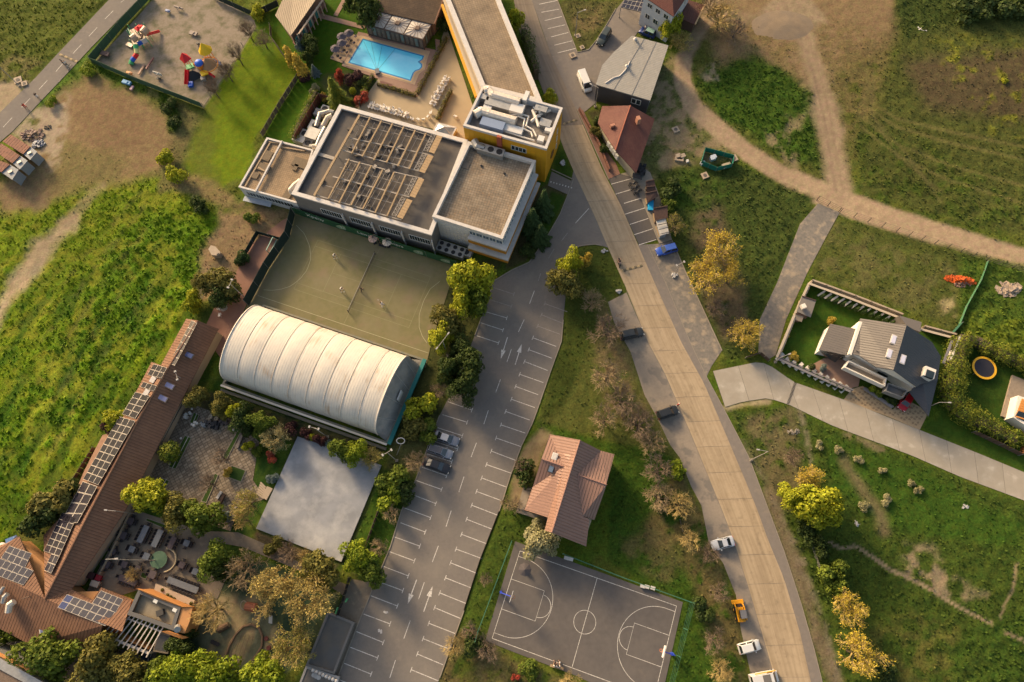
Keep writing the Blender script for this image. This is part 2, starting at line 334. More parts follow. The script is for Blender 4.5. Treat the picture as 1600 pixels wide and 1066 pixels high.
M_flag=brickmat('flagstone',(.13,.10,.072),(.25,.205,.155),(.085,.07,.05),.75,.5,.5,c3=(.28,.23,.17),bump=.03,msz=.05)
sheet('flagstone_courtyard',[(292,628),(360,655),(378,668),(405,690),(395,750),(415,780),(375,790),(360,830),(285,805),(230,770),(215,765),(250,710)],.012,M_flag)
sheet('stone_patio',[(205,795),(245,808),(325,832),(330,870),(355,900),(340,935),(300,950),(215,922),(160,940),(135,925)],.016,M_patio)
sheet('patio_path',[(325,830),(372,832),(425,855),(470,880),(520,905),(545,915),(535,930),(500,905),(440,880),(380,855),(325,845)],.014,M_patio)
sheet('entrance_paving',[(549,905),(587,911),(560,974),(527,1061),(505,1066),(530,950)],.018,M_patio)
sheet('side_drive',[(1278,318),(1312,332),(1290,372),(1262,425),(1228,500),(1212,555),(1200,562),(1185,552),(1187,500),(1215,440),(1250,350)],.01,M_grav)
sheet('tower_walk',[(862,268),(893,283),(887,304),(856,290)],.03,M_asph)
sheet('service_yard',[(0,990),(60,1010),(150,1012),(245,1020),(230,1066),(60,1066),(0,1020)],.01,M_dark)
# concrete lane on the right, slab by slab
lane=Thing('lane',None,None,(0,0,0),kind='structure')
LU=[(1114,580),(1187,565),(1204,572),(1240,597),(1328,628),(1437,672),(1520,705),(1600,738),(1700,780)]
LD=[(1133,636),(1160,628),(1200,622),(1232,632),(1300,665),(1425,712),(1500,745),(1600,782),(1700,824)]
SHEETS.append(LU+LD[::-1]);LA,LB=rs([G(*p)for p in LU],42),rs([G(*p)for p in LD],42)
for i in range(14):
    p=LA[i*3:i*3+4]+LB[i*3:i*3+4][::-1];d=(p[3]-p[0]).normalized()*.03
    p[0]=p[0]+d;p[7]=p[7]+d;p[3]=p[3]-d;p[4]=p[4]-d
    lane.part('slab',MB().prism([q[:2]for q in p],-.35,.025+.005*random.random(),bottom=False),M_lane[i%2])
lane.part('lane_bed',MB().prism([q[:2]for q in LA+LB[::-1]],-.34,.005,bottom=False),M_dark)
# drain grate over the lane and rubber speed humps
gr=Thing('drain_grate','dark slotted drain grate crossing the pale concrete lane','drain grate',G(1237,614))
a,b=G(1243,598,.045),G(1231,632,.045)
for k in range(18):
    p=a.lerp(b,k/18);q=a.lerp(b,(k+.6)/18);gr.part('slot',MB().bar(p,q,.45,.02),mat('grate',(.05,.045,.04),.7))
M_hump=mat('hump_rubber',(.10,.085,.06),.85,(.16,.13,.08),6);M_humpy=mat('hump_worn',(.36,.27,.15),.85,(.25,.19,.11),6)
def hump(a,b,n,lab):
    A0,B0=G(*a,.05),G(*b,.05);t=Thing('speed_hump',lab,'speed bump',cen([A0,B0]));d=(B0-A0)
    for k in range(n):
        p=A0+d*((k+.04)/n);q=A0+d*((k+.96)/n);x=d.normalized().cross(Vector((0,0,1)))*.28;m=MB()
        z=Vector((0,0,.06));m.add([p-x,p+x,q+x,q-x,p-x*.4+z,p+x*.4+z,q+x*.4+z,q-x*.4+z],[(0,1,2,3),(4,5,6,7),(0,4,7,3),(1,2,6,5),(0,1,5,4),(3,7,6,2)])
        t.part('segment',m,M_hump if k%2 else M_humpy)
hump((970,424),(1004,415),8,'brown segmented rubber speed bump across the road below the grass point')
hump((880,194),(902,187),6,'worn speed bump across the road beside the yellow tower')
hump((93,85),(121,97),7,'pale speed bump across the narrow street by the playground')
# ---------------------------------------------------------------- kerbs and painted marks
def kerb(pts,lab,w=.16,h=.12,m=None,z=0.0):
    P=GL(pts);t=MB()
    for a,b in zip(P[:-1],P[1:]):t.bar(a+Vector((0,0,h/2-.02)),b+Vector((0,0,h/2-.02)),w,h+.04)
    return obj('kerb',t,m or M_kerb,kind='structure')
kerb(LOT[3:10],'')
kerb(LOT[10:20],'');kerb([(687,1059),(725,954),(750,876),(780,799)],'')
kerb([(527,1061),(560,974),(587,909),(610,854),(627,799),(650,749),(687,649)],'')
kerb([(742,524),(757,484),(772,439),(800,422),(827,410),(852,375),(875,335),(887,305),(896,280)],'')
kerb([(1050,376),(1072,427),(1100,487),(1128,548)],'')
kerb([(1011,382),(1040,442),(1078,534),(1104,589),(1132,641),(1170,714),(1200,794),(1225,861),(1252,944),(1272,1014),(1285,1066)],'',w=.1,h=.04)
kerb([(871,0),(902,82),(920,78),(934,60),(948,38),(962,14)],'',w=.12)
kerb([(862,265),(896,281)],'');kerb([(901,170),(945,267),(951,281)],'',w=.14)
kerb([(979,452),(1012,534),(1040,586),(1082,684),(1127,794),(1145,841),(1170,919),(1199,1019),(1213,1066)],'',w=.14,h=.02,m=M_strip)
ZL=.024
def mark(parent,pts,w=.12,m=None,name='line',z=ZL):
    P=[Vector((p[0],p[1],z))for p in pts];t=MB();n=len(P);L=[];Rr=[]
    for i in range(n):
        d=(P[min(i+1,n-1)]-P[max(i-1,0)]);d.z=0;d.normalize();x=Vector((d.y,-d.x,0))*w/2;L.append(P[i]-x);Rr.append(P[i]+x)
    for i in range(n-1):t.add([L[i],Rr[i],Rr[i+1],L[i+1]],[(0,1,2,3)])
    return parent.part(name,t,m or M_white)
mk=Thing('lot_markings',None,None,kind='structure')
left=[((771,449.5),(803,460)),((764,468),(799,479)),((756,486.5),(792,497)),((751,504.5),(786,516)),((744,524.5),(779,536)),((700,628),(737.5,641)),((691,648),(730,660)),((684,668.5),(722.5,681)),((676,689),(715,701.5)),((667.5,709.5),(706,721.5)),((659,730),(698,743.5)),((650.5,751),(690,765)),((642,772),(681,787)),((632.5,794),(673,809)),((626,817),(664.5,831.5)),((616,839),(656,853.5)),((607,861.5),(647.5,876.5)),((597.5,884.5),(638,900)),((589,908),(629.5,923)),((579.5,931),(621,947)),((568,959.5),(609.5,975)),((557,987),(599,1004)),((547.5,1011.5),(590,1028)),((538,1036.5),(580,1053.5)),((528,1061.5),(570,1078))]
right=[((888,488),(851,474.5)),((881,506),(846,492)),((875,522.5),(840,509.5)),((869,541.5),(832.5,528)),((862.5,560),(826,546.5)),((855.5,579),(819.5,565)),((849,598),(812,585)),((841,617),(805.5,604)),((835.5,637),(799,624)),((827.5,656.5),(790,643)),((821,677),(782.5,664)),((814,698),(775,684.5)),((807,720),(767.5,705)),((800,740),(760,726)),((792,761.5),(752.5,747)),((785,783),(744.5,768)),((777,805),(737,789.5)),((769,827),(729,811.5)),((761,850),(721,835)),((753,873),(712.5,858)),((745,896),(704,879.5)),((737,919),(696,903)),((728,943),(687,926.5)),((719.5,966.5),(679,949.5)),((711,990),(670,974)),((701,1014),(661,998)),((692.5,1039),(652,1022)),((685,1064),(642.5,1046.5))]
for q,S in enumerate((left,right)):
    for i,(a,b)in enumerate(S):
        m=M_faint if(q==1 and i<3)or(q==0 and i<2)else M_white
        mark(mk,[G(*a),G(*b)],m=m);d=(G(*b)-G(*a)).normalized();x=Vector((d.y,-d.x,0))*.42
        mark(mk,[G(*b)-x,G(*b)+x],m=m,name='line_cap',z=ZL+.004)
for a,b in[((920,326),(899,349)),((887,364),(877,377)),((866,389),(857,404)),((845,427),(841,439)),((835,454.5),(827.5,474.5)),((819,499.5),(810,519)),((799,546),(792,566)),((782,593),(774.5,613.5)),((763,641.5),(756,663)),((744.5,692),(736,714.5)),((725,745),(717,769)),((705,798),(697,823)),((685,853),(675.5,878.5)),((663,910),(654,936.5)),((641,970),(631,998)),((618,1031.5),(609,1059.5))]:
    mark(mk,[G(*a),G(*b)],m=M_faint if a[0]in(887,866,845)else M_white)
def arrow(a,b):
    A0,B0=G(*a),G(*b);d=(B0-A0).normalized();x=Vector((d.y,-d.x,0));L=(B0-A0).length
    t=MB();z=Vector((0,0,ZL));s=B0-d*L*.4
    t.add([A0-x*.08+z,A0+x*.08+z,s+x*.08+z,s-x*.08+z],[(0,1,2,3)]);t.add([s-x*.42+z,s+x*.42+z,B0+z],[(0,1,2)])
    mk.part('arrow',t,M_white)
arrow((651,906),(637,944));arrow((662,956),(676,916));arrow((793,527),(782.5,561));arrow((805,570),(815,538))
mb_=Thing('bay_markings',None,None,kind='structure')
for a,b in[((842,7),(871,1)),((846,19.5),(874,14.5)),((851,32.5),(878,26)),((856,45),(883,39)),((861,58),(888,51)),((866,71),(894,64)),((871,83),(899,76)),((955,288),(986,279.5)),((962,303.5),(989,295.5)),((975,318),(1001.5,310)),((976.5,335),(1008,325)),((984,351),(1013,341.5)),((991,367),(1020,357.5)),((998,383),(1025.5,374.5))]:
    mark(mb_,[G(*a),G(*b)],w=.14,z=.028)
for a,b in[((194,0),(189,4)),((177,17),(164,30)),((152,43),(139,57)),((127,70),(114,84)),((100,97.5),(87.5,112)),((74,126),(61,140)),((47,154),(34,168)),((19,184),(5,199))]:
    mark(mb_,[G(*a),G(*b)],w=.12)
for i in range(8):mark(mb_,[G(860+i*4.6,283.5+i*1.3+.8),G(861.6+i*4.6,284+i*1.3+.8)],w=.3,z=.036,name='dot')
for a,b in[((25,1003),(8,1036)),((45,1012),(28,1046)),((96,1052),(86,1066))]:mark(mb_,[G(*a),G(*b)],w=.12)
# basketball markings from the court's own corners
TL,TR,BL=G(812.5,861),G(1057,947),G(767.5,997)
U_=(TR-TL);LEN=U_.length;U_.normalize();V_=Vector((U_.y,-U_.x,0));WID=(BL-TL).dot(V_)
bc=Thing('court_markings',None,None,kind='structure')
def C(u,v):return TL+U_*u+V_*v
for p in([C(0,0),C(LEN,0)],[C(0,WID),C(LEN,WID)],[C(0,0),C(0,WID)],[C(LEN,0),C(LEN,WID)],[C(LEN/2,0),C(LEN/2,WID)]):mark(bc,p,.09)
def arc(u,v,r,a0,a1,n=28):return[C(u+r*math.cos(R(a0+(a1-a0)*i/n)),v+r*math.sin(R(a0+(a1-a0)*i/n)))for i in range(n+1)]
mark(bc,arc(LEN/2,WID/2,1.8,0,360),.08)
for s,u0 in((1,0.0),(-1,LEN)):
    k=5.8
    mark(bc,[C(u0,WID/2-2.45),C(u0+s*k,WID/2-2.45),C(u0+s*k,WID/2+2.45),C(u0,WID/2+2.45)],.08)
    a=(-90,90)if s>0 else(90,270)
    mark(bc,arc(u0+s*k,WID/2,1.8,*a),.08)
    th=78 if s>0 else 78;rr=WID/2-.9
    pts=arc(u0+s*1.5,WID/2,rr,*((-88,88)if s>0 else(92,268)),n=36)
    mark(bc,[C(u0,pts[0].__sub__(TL).dot(V_))]+pts+[C(u0,(pts[-1]-TL).dot(V_))],.08)
# tennis and handball markings on the green turf
tn=Thing('tennis_markings',None,None,kind='structure')
n0,n1=G(585.7,399.5),G(546,486);nv=(n1-n0).normalized();nu=Vector((-nv.y,nv.x,0));nc=(n0+n1)/2
if nu.x<0:nu=-nu
TNU,TNV,TNC=nu.copy(),nv.copy(),nc.copy()
def K(u,v):return TNC+TNU*u+TNV*v
for v in(-5.49,5.49,-4.12,4.12):mark(tn,[K(-11.9,v),K(11.9,v)],.08,M_cream,z=.022)
for u in(-11.9,11.9):mark(tn,[K(u,-5.49),K(u,5.49)],.08,M_cream,z=.026)
for u in(-6.4,6.4):mark(tn,[K(u,-4.12),K(u,4.12)],.08,M_cream,z=.026)
mark(tn,[K(-6.4,0),K(6.4,0)],.06,M_cream,z=.026)
M_tl=mat('court_line',(.33,.30,.19),.8,(.34,.32,.2),4)
hb=[G(403,462),G(670,552)];mark(tn,hb,.09,M_tl,z=.03)
mark(tn,[G(594,387),G(538,505)],.07,M_cream,z=.03)
for pl in([(463,352),(476,366),(484,385),(486,404),(480,422),(469,436),(455,447),(440,452),(425,454),(412,453)],[(687,440),(672,452),(662,470),(655,492),(655,512),(660,526),(667,536)]):
    P=GL(pl);Q=rs(P,24);mark(tn,Q,.09,M_tl,z=.034)
# ================================================================ soil, grass and dirt: one sheet to the horizon
def build_ground():
    st=.45;xs=np.arange(-124,124.01,st);ys=np.arange(-30,134.01,st)
    g=1.35;e=[st*g**k for k in range(1,22)];e=np.cumsum(e);e=e[e<3500]
    xs=np.concatenate([xs[0]-e[::-1],xs,xs[-1]+e]);ys=np.concatenate([ys[0]-e[::-1],ys,ys[-1]+e])
    X,Y=np.meshgrid(xs,ys);nx,ny=len(xs),len(ys)
    PX,PY=projpx(X,Y,0.0);far=(Y<-40)|(Y>160)|(abs(X)>150)
    PX=np.where(far,-3000.0,PX);PY=np.where(far,-3000.0,PY)
    n1=fbm(X*.22,Y*.22,4,1);n2=fbm(X*.9,Y*.9,4,2);n3=fbm(X*.06,Y*.06,4,3);n4=fbm(X*.4+9,Y*.4,4,5)
    wob=(n1-.5)*26+(n2-.5)*12
    C=np.zeros(X.shape+(3,));T=np.zeros(X.shape)
    mead=np.array((.055,.082,.008));dirt=np.array((.19,.13,.075));lawn=np.array((.052,.092,.008));lush=np.array((.034,.068,.005))
    dry=np.array((.135,.108,.05));olive=np.array((.072,.074,.014));sandc=np.array((.27,.205,.135));dark=np.array((.022,.04,.006));purp=np.array((.105,.078,.05))
    C[:]=mead;T[:]=.12
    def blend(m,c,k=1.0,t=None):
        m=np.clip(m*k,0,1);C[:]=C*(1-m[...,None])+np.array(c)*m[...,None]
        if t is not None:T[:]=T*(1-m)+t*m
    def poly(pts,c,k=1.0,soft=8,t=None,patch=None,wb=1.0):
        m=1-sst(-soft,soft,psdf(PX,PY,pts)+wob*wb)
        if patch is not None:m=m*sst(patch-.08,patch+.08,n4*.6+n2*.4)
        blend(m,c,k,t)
    def line(pts,c,wd,k=1.0,soft=2,t=0.0,wb=.12,patch=None):
        m=1-sst(wd-soft,wd+soft,pldist(PX,PY,pts)+wob*wb)
        if patch is not None:m=m*sst(patch-.1,patch+.1,n2)
        blend(m,c,k,t)
    # general mottling
    blend(sst(.42,.62,n1),olive,.6);blend(sst(.52,.68,n4),lush,.55)
    # ---- left meadow
    poly([(-100,250),(90,205),(200,240),(330,330),(370,360),(300,480),(230,600),(130,770),(0,860),(-100,900)],(.080,.118,.004),1,12,.2)
    poly([(215,330),(340,330),(360,380),(310,460),(180,600),(60,720),(0,760),(0,640),(120,480)],(.052,.098,.003),.9,16,.28)
    poly([(-100,250),(90,205),(330,330),(300,480),(130,770),(-100,900)],(.115,.125,.010),.8,12,.1,patch=.55)
    poly([(70,160),(150,120),(250,165),(290,215),(250,265),(190,290),(120,290),(60,330),(0,330),(0,250),(60,225)],(.155,.105,.055),.95,14,.03)
    poly([(100,160),(170,140),(230,180),(225,225),(150,235)],(.13,.085,.045),.7,12,.02)
    poly([(90,215),(200,250),(190,290),(80,300)],(.10,.09,.03),.6,12,.08)
    line([(115,345),(70,380),(45,420),(10,470),(-20,520)],(.24,.18,.12),13,.9,10,.02,wb=.8)
    line([(160,290),(120,330),(90,350)],(.2,.15,.09),7,.6,6,.04,wb=.6)
    line([(-10,290),(40,300),(60,320)],(.15,.105,.06),16,.7,8,.02,wb=.8)
    for o in(0,22,50,84,120):line([(220+o*.3,300+o),(150+o*.2,380+o*1.3),(60,500+o*2)],(.085,.08,.02),3,.55,4,.1,wb=.5,patch=.45)
    poly([(0,0),(165,0),(95,78),(50,118),(-20,140)],(.055,.068,.008),1,8,.18)
    poly([(-10,135),(50,125),(55,122),(0,176)],sandc*.9,.9,5,0)
    poly([(0,70),(70,100),(50,128),(0,120)],(.12,.095,.04),.6,8,patch=.5)
    poly([(20,205),(62,162),(105,150),(110,200),(80,260),(50,240)],(.25,.20,.14),.85,8,0,patch=.42)
    line([(215,4),(142,80),(100,124),(62,164)],lush*1.2,5,.9,3,.2)
    line([(146,104),(215,136),(255,150)],lush,6,.8,3,.2)
    # ---- strip of lawn right of the playground
    poly([(400,30),(440,60),(470,110),(412,200),(380,280),(330,300),(285,255),(320,170)],(.088,.125,.004),1,6,.03)
    poly([(300,190),(340,150),(330,250),(345,300),(300,270)],(.075,.08,.015),.6,10)
    poly([(235,140),(320,175),(300,215),(280,290),(250,300),(262,200)],(.10,.085,.035),.8,8,.1)
    line([(256,155),(272,180),(270,200)],lush*.9,9,.9,5,.4)
    poly([(270,265),(360,300),(380,330),(340,320),(280,295)],(.16,.115,.055),.8,8,.1)
    poly([(335,0),(400,28),(470,5),(470,-60),(330,-60)],(.07,.088,.01),1,5,.15)
    poly([(395,25),(430,40),(425,90),(395,55)],lush*1.2,.6,6)
    # ---- playground weeds
    poly([(239,0),(149,97),(318,167),(400,42),(333,-4)],sandc,1,3,0,wb=.2)
    # ---- hotel garden
    poly([(420,20),(500,-40),(575,0),(575,55),(535,103),(590,125),(560,165),(530,160),(500,185),(455,240),(412,215),(470,115),(440,70)],(.034,.074,.004),1,3,.01,wb=.2)
    poly([(415,210),(470,120),(490,140),(475,170),(440,215)],(.045,.09,.004),.9,5,.01,wb=.3)
    poly([(500,120),(560,110),(590,130),(570,165),(530,168)],(.05,.05,.02),.8,6,.06)
    poly([(560,150),(575,150),(572,165),(555,168)],(.24,.12,.09),.9,2,0,wb=.1)
    # ---- around the lot, islands, courts
    poly([(340,330),(450,320),(460,335),(395,400),(350,470),(300,470)],(.15,.105,.055),1,8,.08)
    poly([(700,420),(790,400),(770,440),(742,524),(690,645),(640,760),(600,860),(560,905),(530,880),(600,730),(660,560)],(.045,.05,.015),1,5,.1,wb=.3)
    poly([(620,690),(685,655),(650,750),(615,760)],(.08,.075,.025),.7,6)
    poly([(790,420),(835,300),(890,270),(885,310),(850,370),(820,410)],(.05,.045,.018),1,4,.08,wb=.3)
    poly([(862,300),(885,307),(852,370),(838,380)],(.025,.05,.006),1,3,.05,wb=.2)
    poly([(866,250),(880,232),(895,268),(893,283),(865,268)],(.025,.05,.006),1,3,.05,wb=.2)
    poly([(930,382),(950,390),(980,455),(955,475),(985,545),(1030,660),(1065,720),(1000,700),(905,680),(840,660),(880,530),(895,400)],(.06,.068,.015),1,5,.1,wb=.3)
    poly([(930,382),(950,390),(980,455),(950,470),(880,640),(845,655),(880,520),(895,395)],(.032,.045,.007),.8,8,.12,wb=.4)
    poly([(940,470),(985,560),(1035,680),(960,660),(930,560)],(.125,.09,.045),.8,12,.1,patch=.45)
    poly([(835,660),(1050,715),(1095,790),(1130,880),(1160,985),(1170,1080),(1035,1080),(1066,942),(950,880),(960,710),(850,680)],(.03,.058,.006),1,5,.14,wb=.3)
    poly([(990,850),(1060,720),(1095,790),(1135,890),(1165,1000),(1170,1080),(1120,1066),(1090,950),(1060,850)],(.095,.07,.03),.8,12,.12,patch=.42)
    poly([(950,860),(1010,820),(1060,860),(1050,920)],(.09,.075,.03),.7,10,patch=.48)
    poly([(845,670),(860,680),(845,720),(820,790),(795,800),(800,745),(818,700)],(.20,.15,.085),.9,5,0,wb=.4)
    poly([(785,800),(810,790),(860,850),(800,850),(760,1000),(700,1066),(690,1060),(750,880)],(.04,.062,.008),1,4,.14,wb=.3)
    poly([(700,990),(760,990),(800,1030),(900,1066),(690,1080)],(.09,.065,.03),.8,8,.12,patch=.4)
    # ---- courtyard beds and play area
    poly([(375,690),(400,660),(470,680),(400,826),(372,800),(400,740)],(.035,.062,.008),1,4,.05,wb=.3)
    poly([(540,880),(600,730),(650,750),(610,860),(570,905)],(.03,.058,.006),1,4,.1,wb=.3)
    poly([(320,870),(420,880),(530,930),(530,990),(430,1066),(200,1066),(320,960)],(.045,.06,.03),1,4,.02,wb=.2)
    poly([(330,930),(400,930),(440,990),(400,1040),(335,1040),(300,990)],(.20,.155,.085),.9,8,0,wb=.4)
    poly([(400,828),(530,882),(520,900),(460,875),(395,848)],(.085,.062,.03),1,3,.1,wb=.2)
    poly([(340,800),(400,830),(380,850),(330,835)],(.03,.05,.008),1,4,.05,wb=.2)
    poly([(290,600),(600,700),(590,730),(460,690),(290,635)],(.05,.045,.018),1,4,.06,wb=.2)
    poly([(80,770),(115,740),(175,670),(190,660),(140,790),(60,850),(0,870)],(.05,.055,.015),.8,5,.2,wb=.4)
    # ---- top middle and red-roof house
    poly([(871,0),(975,0),(948,38),(920,76),(902,80)],(.06,.06,.018),1,4,.14,wb=.4)
    poly([(900,20),(940,10),(935,50),(905,55)],(.12,.09,.04),.7,8,patch=.45)
    poly([(985,165),(1050,90),(1062,120),(1100,190),(1150,250),(1060,260),(1010,290),(995,270)],(.17,.13,.075),1,8,.05,wb=.5)
    poly([(985,165),(1050,90),(1062,120),(1150,250),(1060,260),(1010,290)],(.05,.068,.012),.8,8,.15,patch=.53)
    poly([(915,172),(945,172),(968,250),(950,240)],(.04,.038,.015),1,3,.08,wb=.2)
    # ---- right field
    poly([(1060,0),(1200,-60),(1420,-60),(1400,120),(1340,200),(1330,290),(1290,300),(1200,250),(1120,200),(1060,120),(1090,60)],(.062,.068,.014),1,14,.14)
    poly([(1130,70),(1180,60),(1270,120),(1290,270),(1230,250),(1130,190),(1080,130)],(.03,.058,.006),1,12,.22)
    poly([(1100,20),(1180,-60),(1400,-60),(1405,60),(1350,90),(1260,130),(1180,80),(1120,110)],(.15,.105,.055),1,14,.05)
    poly([(1160,40),(1270,30),(1400,50),(1380,180),(1330,260),(1310,150),(1200,90)],(.11,.085,.035),.75,16,.1,patch=.44)
    poly([(1200,0),(1250,-20),(1290,20),(1270,60),(1220,60),(1190,30)],(.22,.17,.11),.8,8,.02)
    poly([(1100,100),(1120,95),(1122,125),(1095,130)],(.26,.20,.15),.7,5,.05,patch=.4)
    for c in((1215,215),(1235,250),(1240,190),(1100,110),(1300,215)):poly([(c[0]-14,c[1]-10),(c[0]+14,c[1]-6),(c[0]+10,c[1]+14),(c[0]-10,c[1]+10)],(.2,.15,.09),.7,6,.03,patch=.45)
    poly([(1400,-60),(1700,-60),(1700,400),(1350,310),(1335,230),(1385,130),(1405,40)],(.05,.058,.013),1,14,.14)
    poly([(1400,-60),(1700,-60),(1700,25),(1500,30),(1420,60),(1400,20)],(.028,.042,.008),.9,10,.2)
    poly([(1410,90),(1640,70),(1640,190),(1440,170)],(.062,.046,.024),.9,18,.1)
    poly([(1440,60),(1600,60),(1600,240),(1560,220)],(.11,.115,.012),.8,14,.2,patch=.6)
    poly([(1340,190),(1450,230),(1600,300),(1600,380),(1350,310)],(.04,.062,.008),.8,12,.22,patch=.5)
    for o in(0,13,40,58):line([(1345,150+o*.8),(1400,185+o),(1480,205+o*1.3),(1640,238+o*1.6)],(.115,.10,.035),2,.6,2,.03,wb=.1)
    for o in(0,16):line([(1350+o,330-240+o),(1362,180),(1400+o,240),(1470,300+o)],(.09,.08,.03),2,.5,2,.04,wb=.15)
    # dirt tracks
    TRK=[(1110,-40),(1112,20),(1085,60),(1068,95),(1066,128),(1082,165),(1120,200),(1170,240),(1240,285),(1330,322),(1450,362),(1600,408),(1720,445)]
    line(TRK[:5],(.20,.145,.09),11,.9,5,0,wb=.3);line(TRK[3:],(.235,.17,.108),14,1,3,0,wb=.16)
    line(TRK[8:],(.26,.19,.12),19,1,3,0,wb=.16)
    for o in(-6,5):line([(x+o,y+o*.4)for x,y in TRK],(.24,.18,.115),1.6,.5,1.5,0,wb=.1)
    T2=[(1210,20),(1255,55),(1275,110),(1290,170),(1300,230),(1312,300)]
    line(T2,(.21,.155,.10),12,.95,6,0,wb=.5);line(T2[:4],(.20,.15,.095),20,.6,12,0,wb=.8,patch=.42);line(T2[3:],(.23,.17,.11),20,.9,9,0,wb=.4)
    line([(x-5,y)for x,y in T2],(.15,.11,.075),1.8,.7,2,0);line([(x+5,y)for x,y in T2],(.17,.125,.08),1.5,.6,2,0)
    line([(1180,30),(1120,20)],(.17,.13,.08),8,.6,6,0)
    # between road and side drive
    poly([(1020,265),(1150,255),(1275,310),(1245,360),(1190,490),(1180,560),(1130,560),(1075,430),(1048,365)],(.035,.05,.01),1,6,.18,wb=.5)
    poly([(1090,290),(1130,330),(1150,420),(1170,500),(1130,540),(1085,430)],(.085,.062,.038),.85,14,.08,patch=.40)
    poly([(1060,260),(1110,270),(1150,300),(1100,330),(1040,330)],(.03,.058,.007),.8,8,.2,patch=.45)
    poly([(1290,335),(1560,405),(1600,430),(1600,480),(1490,520),(1420,490),(1265,430)],(.052,.062,.013),1,5,.12,wb=.3)
    poly([(1300,350),(1500,410),(1480,510),(1270,430)],(.09,.082,.03),.6,10,patch=.52)
    poly([(1470,470),(1490,465),(1492,495),(1468,495)],(.24,.19,.10),.8,6,.1,patch=.45)
    poly([(1500,400),(1700,430),(1700,600),(1500,530)],(.04,.068,.008),.9,8,.2,wb=.4)
    poly([(1520,490),(1600,470),(1600,580),(1500,535)],(.085,.11,.01),.8,8,.3,patch=.45)
    # modern garden
    poly([(1262,440),(1405,495),(1480,525),(1470,640),(1330,610),(1215,556)],(.028,.058,.006),1,3,.03,wb=.1)
    poly([(1480,525),(1700,600),(1700,760),(1470,650)],(.024,.048,.006),1,3,.05,wb=.15)
    poly([(1490,640),(1600,700),(1700,740),(1700,780),(1437,668)],(.028,.055,.006),1,3,.04,wb=.1)
    # lower right
    poly([(1135,640),(1232,636),(1300,668),(1600,786),(1700,820),(1700,1200),(1300,1120),(1285,1066),(1252,944),(1200,790)],(.035,.055,.008),1,5,.16,wb=.3)
    poly([(1290,680),(1440,735),(1600,820),(1600,860),(1380,820),(1300,760)],(.028,.06,.006),.8,10,.1)
    line([(1320,720),(1350,770),(1375,800),(1380,830)],(.13,.10,.055),8,.7,8,.05,wb=.5)
    line([(1250,640),(1260,680),(1270,740)],(.16,.13,.09),4,.7,4,.04,wb=.4,patch=.4)
    line([(1320,676),(1350,690),(1380,705)],(.15,.115,.07),5,.7,4,.04,wb=.3,patch=.4)
    line([(1200,770),(1225,840),(1255,920),(1280,1000),(1305,1066)],(.115,.09,.055),10,.9,8,.06,wb=.5)
    line([(1160,690),(1200,760),(1245,860),(1290,980),(1310,1066)],(.15,.12,.09),5,.6,5,.05,wb=.5,patch=.45)
    poly([(1150,650),(1240,640),(1260,760),(1230,800),(1190,750)],(.10,.08,.04),.8,10,.1,patch=.42)
    poly([(1400,850),(1460,850),(1480,905),(1540,930),(1500,945),(1430,910)],(.21,.16,.10),.8,10,.08,patch=.5)
    poly([(1430,880),(1520,920),(1500,940),(1420,900)],(.17,.13,.08),.6,8,.08,patch=.5)
    poly([(1350,980),(1450,960),(1560,1000),(1520,1066),(1380,1080)],(.085,.08,.02),.7,14,patch=.48)
    poly([(1500,980),(1600,960),(1640,1066),(1480,1080)],(.03,.055,.007),.8,12,.2)
    PTH=[(1295,848),(1315,857),(1335,853),(1360,868),(1390,890),(1425,905),(1460,925),(1500,950),(1550,975)]
    line(PTH,(.22,.165,.11),2.2,.95,1.5,0,wb=.06);line([(1570,988),(1620,1010)],(.2,.15,.1),2,.9,1.5,0,wb=.06)
    line([(1588,880),(1583,920),(1570,945),(1563,965)],(.2,.15,.09),1.8,.8,1.5,0,wb=.1)
    line([(1133,638),(1160,632),(1200,626)],(.28,.22,.14),5,.8,4,0,wb=.4)
    # fine colour break-up
    f=(.76+.56*fbm(X*1.6,Y*1.6,3,11))*(.86+.36*n3);C*=f[...,None]
    # flat under everything paved
    dmin=np.full(X.shape,1e9)
    for s in SHEETS+FLATS:
        x0,x1=min(p[0]for p in s)-12,max(p[0]for p in s)+12;y0,y1=min(p[1]for p in s)-12,max(p[1]for p in s)+12
        sel=(PX>x0)&(PX<x1)&(PY>y0)&(PY<y1)
        if sel.any():dmin[sel]=np.minimum(dmin[sel],psdf(PX[sel],PY[sel],s))
    flat=sst(1.5,7,dmin)
    Us,Vs=X*.42+Y*.91,X*.91-Y*.42;lm=np.clip((-X-18)/18,0,1)*(1-sst(50,66,Y));stk=fbm(Vs*.55,Us*.17,3,31);C*=(1+lm*(.75*(stk-.5)*1.6))[...,None];dk=lm*sst(.50,.40,stk)*.45;C[...,0]*=1-dk*.8;C[...,1]*=1-dk*.35
    bumpy=fbm(X*.55,Y*.55,2,21)*.55+fbm(X*1.15,Y*1.15,2,23)*.45
    bumpy=bumpy*(1-lm*.6)+lm*.6*(stk*.6+fbm(Vs*1.1,Us*.5,2,33)*.4)
    Z=-.05+T*flat*sst(.32,.8,bumpy)*1.7
    Z=np.where(far,-.05,Z)
    V=np.stack([X,Y,Z],-1).reshape(-1,3).astype(np.float32)
    i=np.arange(ny-1)[:,None]*nx+np.arange(nx-1)[None,:];Fq=np.stack([i,i+1,i+nx+1,i+nx],-1).reshape(-1,4)
    me=npmesh('ground',V,Fq);me.polygons.foreach_set('use_smooth',np.ones(len(Fq),bool))
    a=me.attributes.new('soil','FLOAT_COLOR','POINT');a.data.foreach_set('color',np.concatenate([C.reshape(-1,3),np.clip(.28+T.reshape(-1,1)*5,0,1)],1).astype(np.float32).ravel())
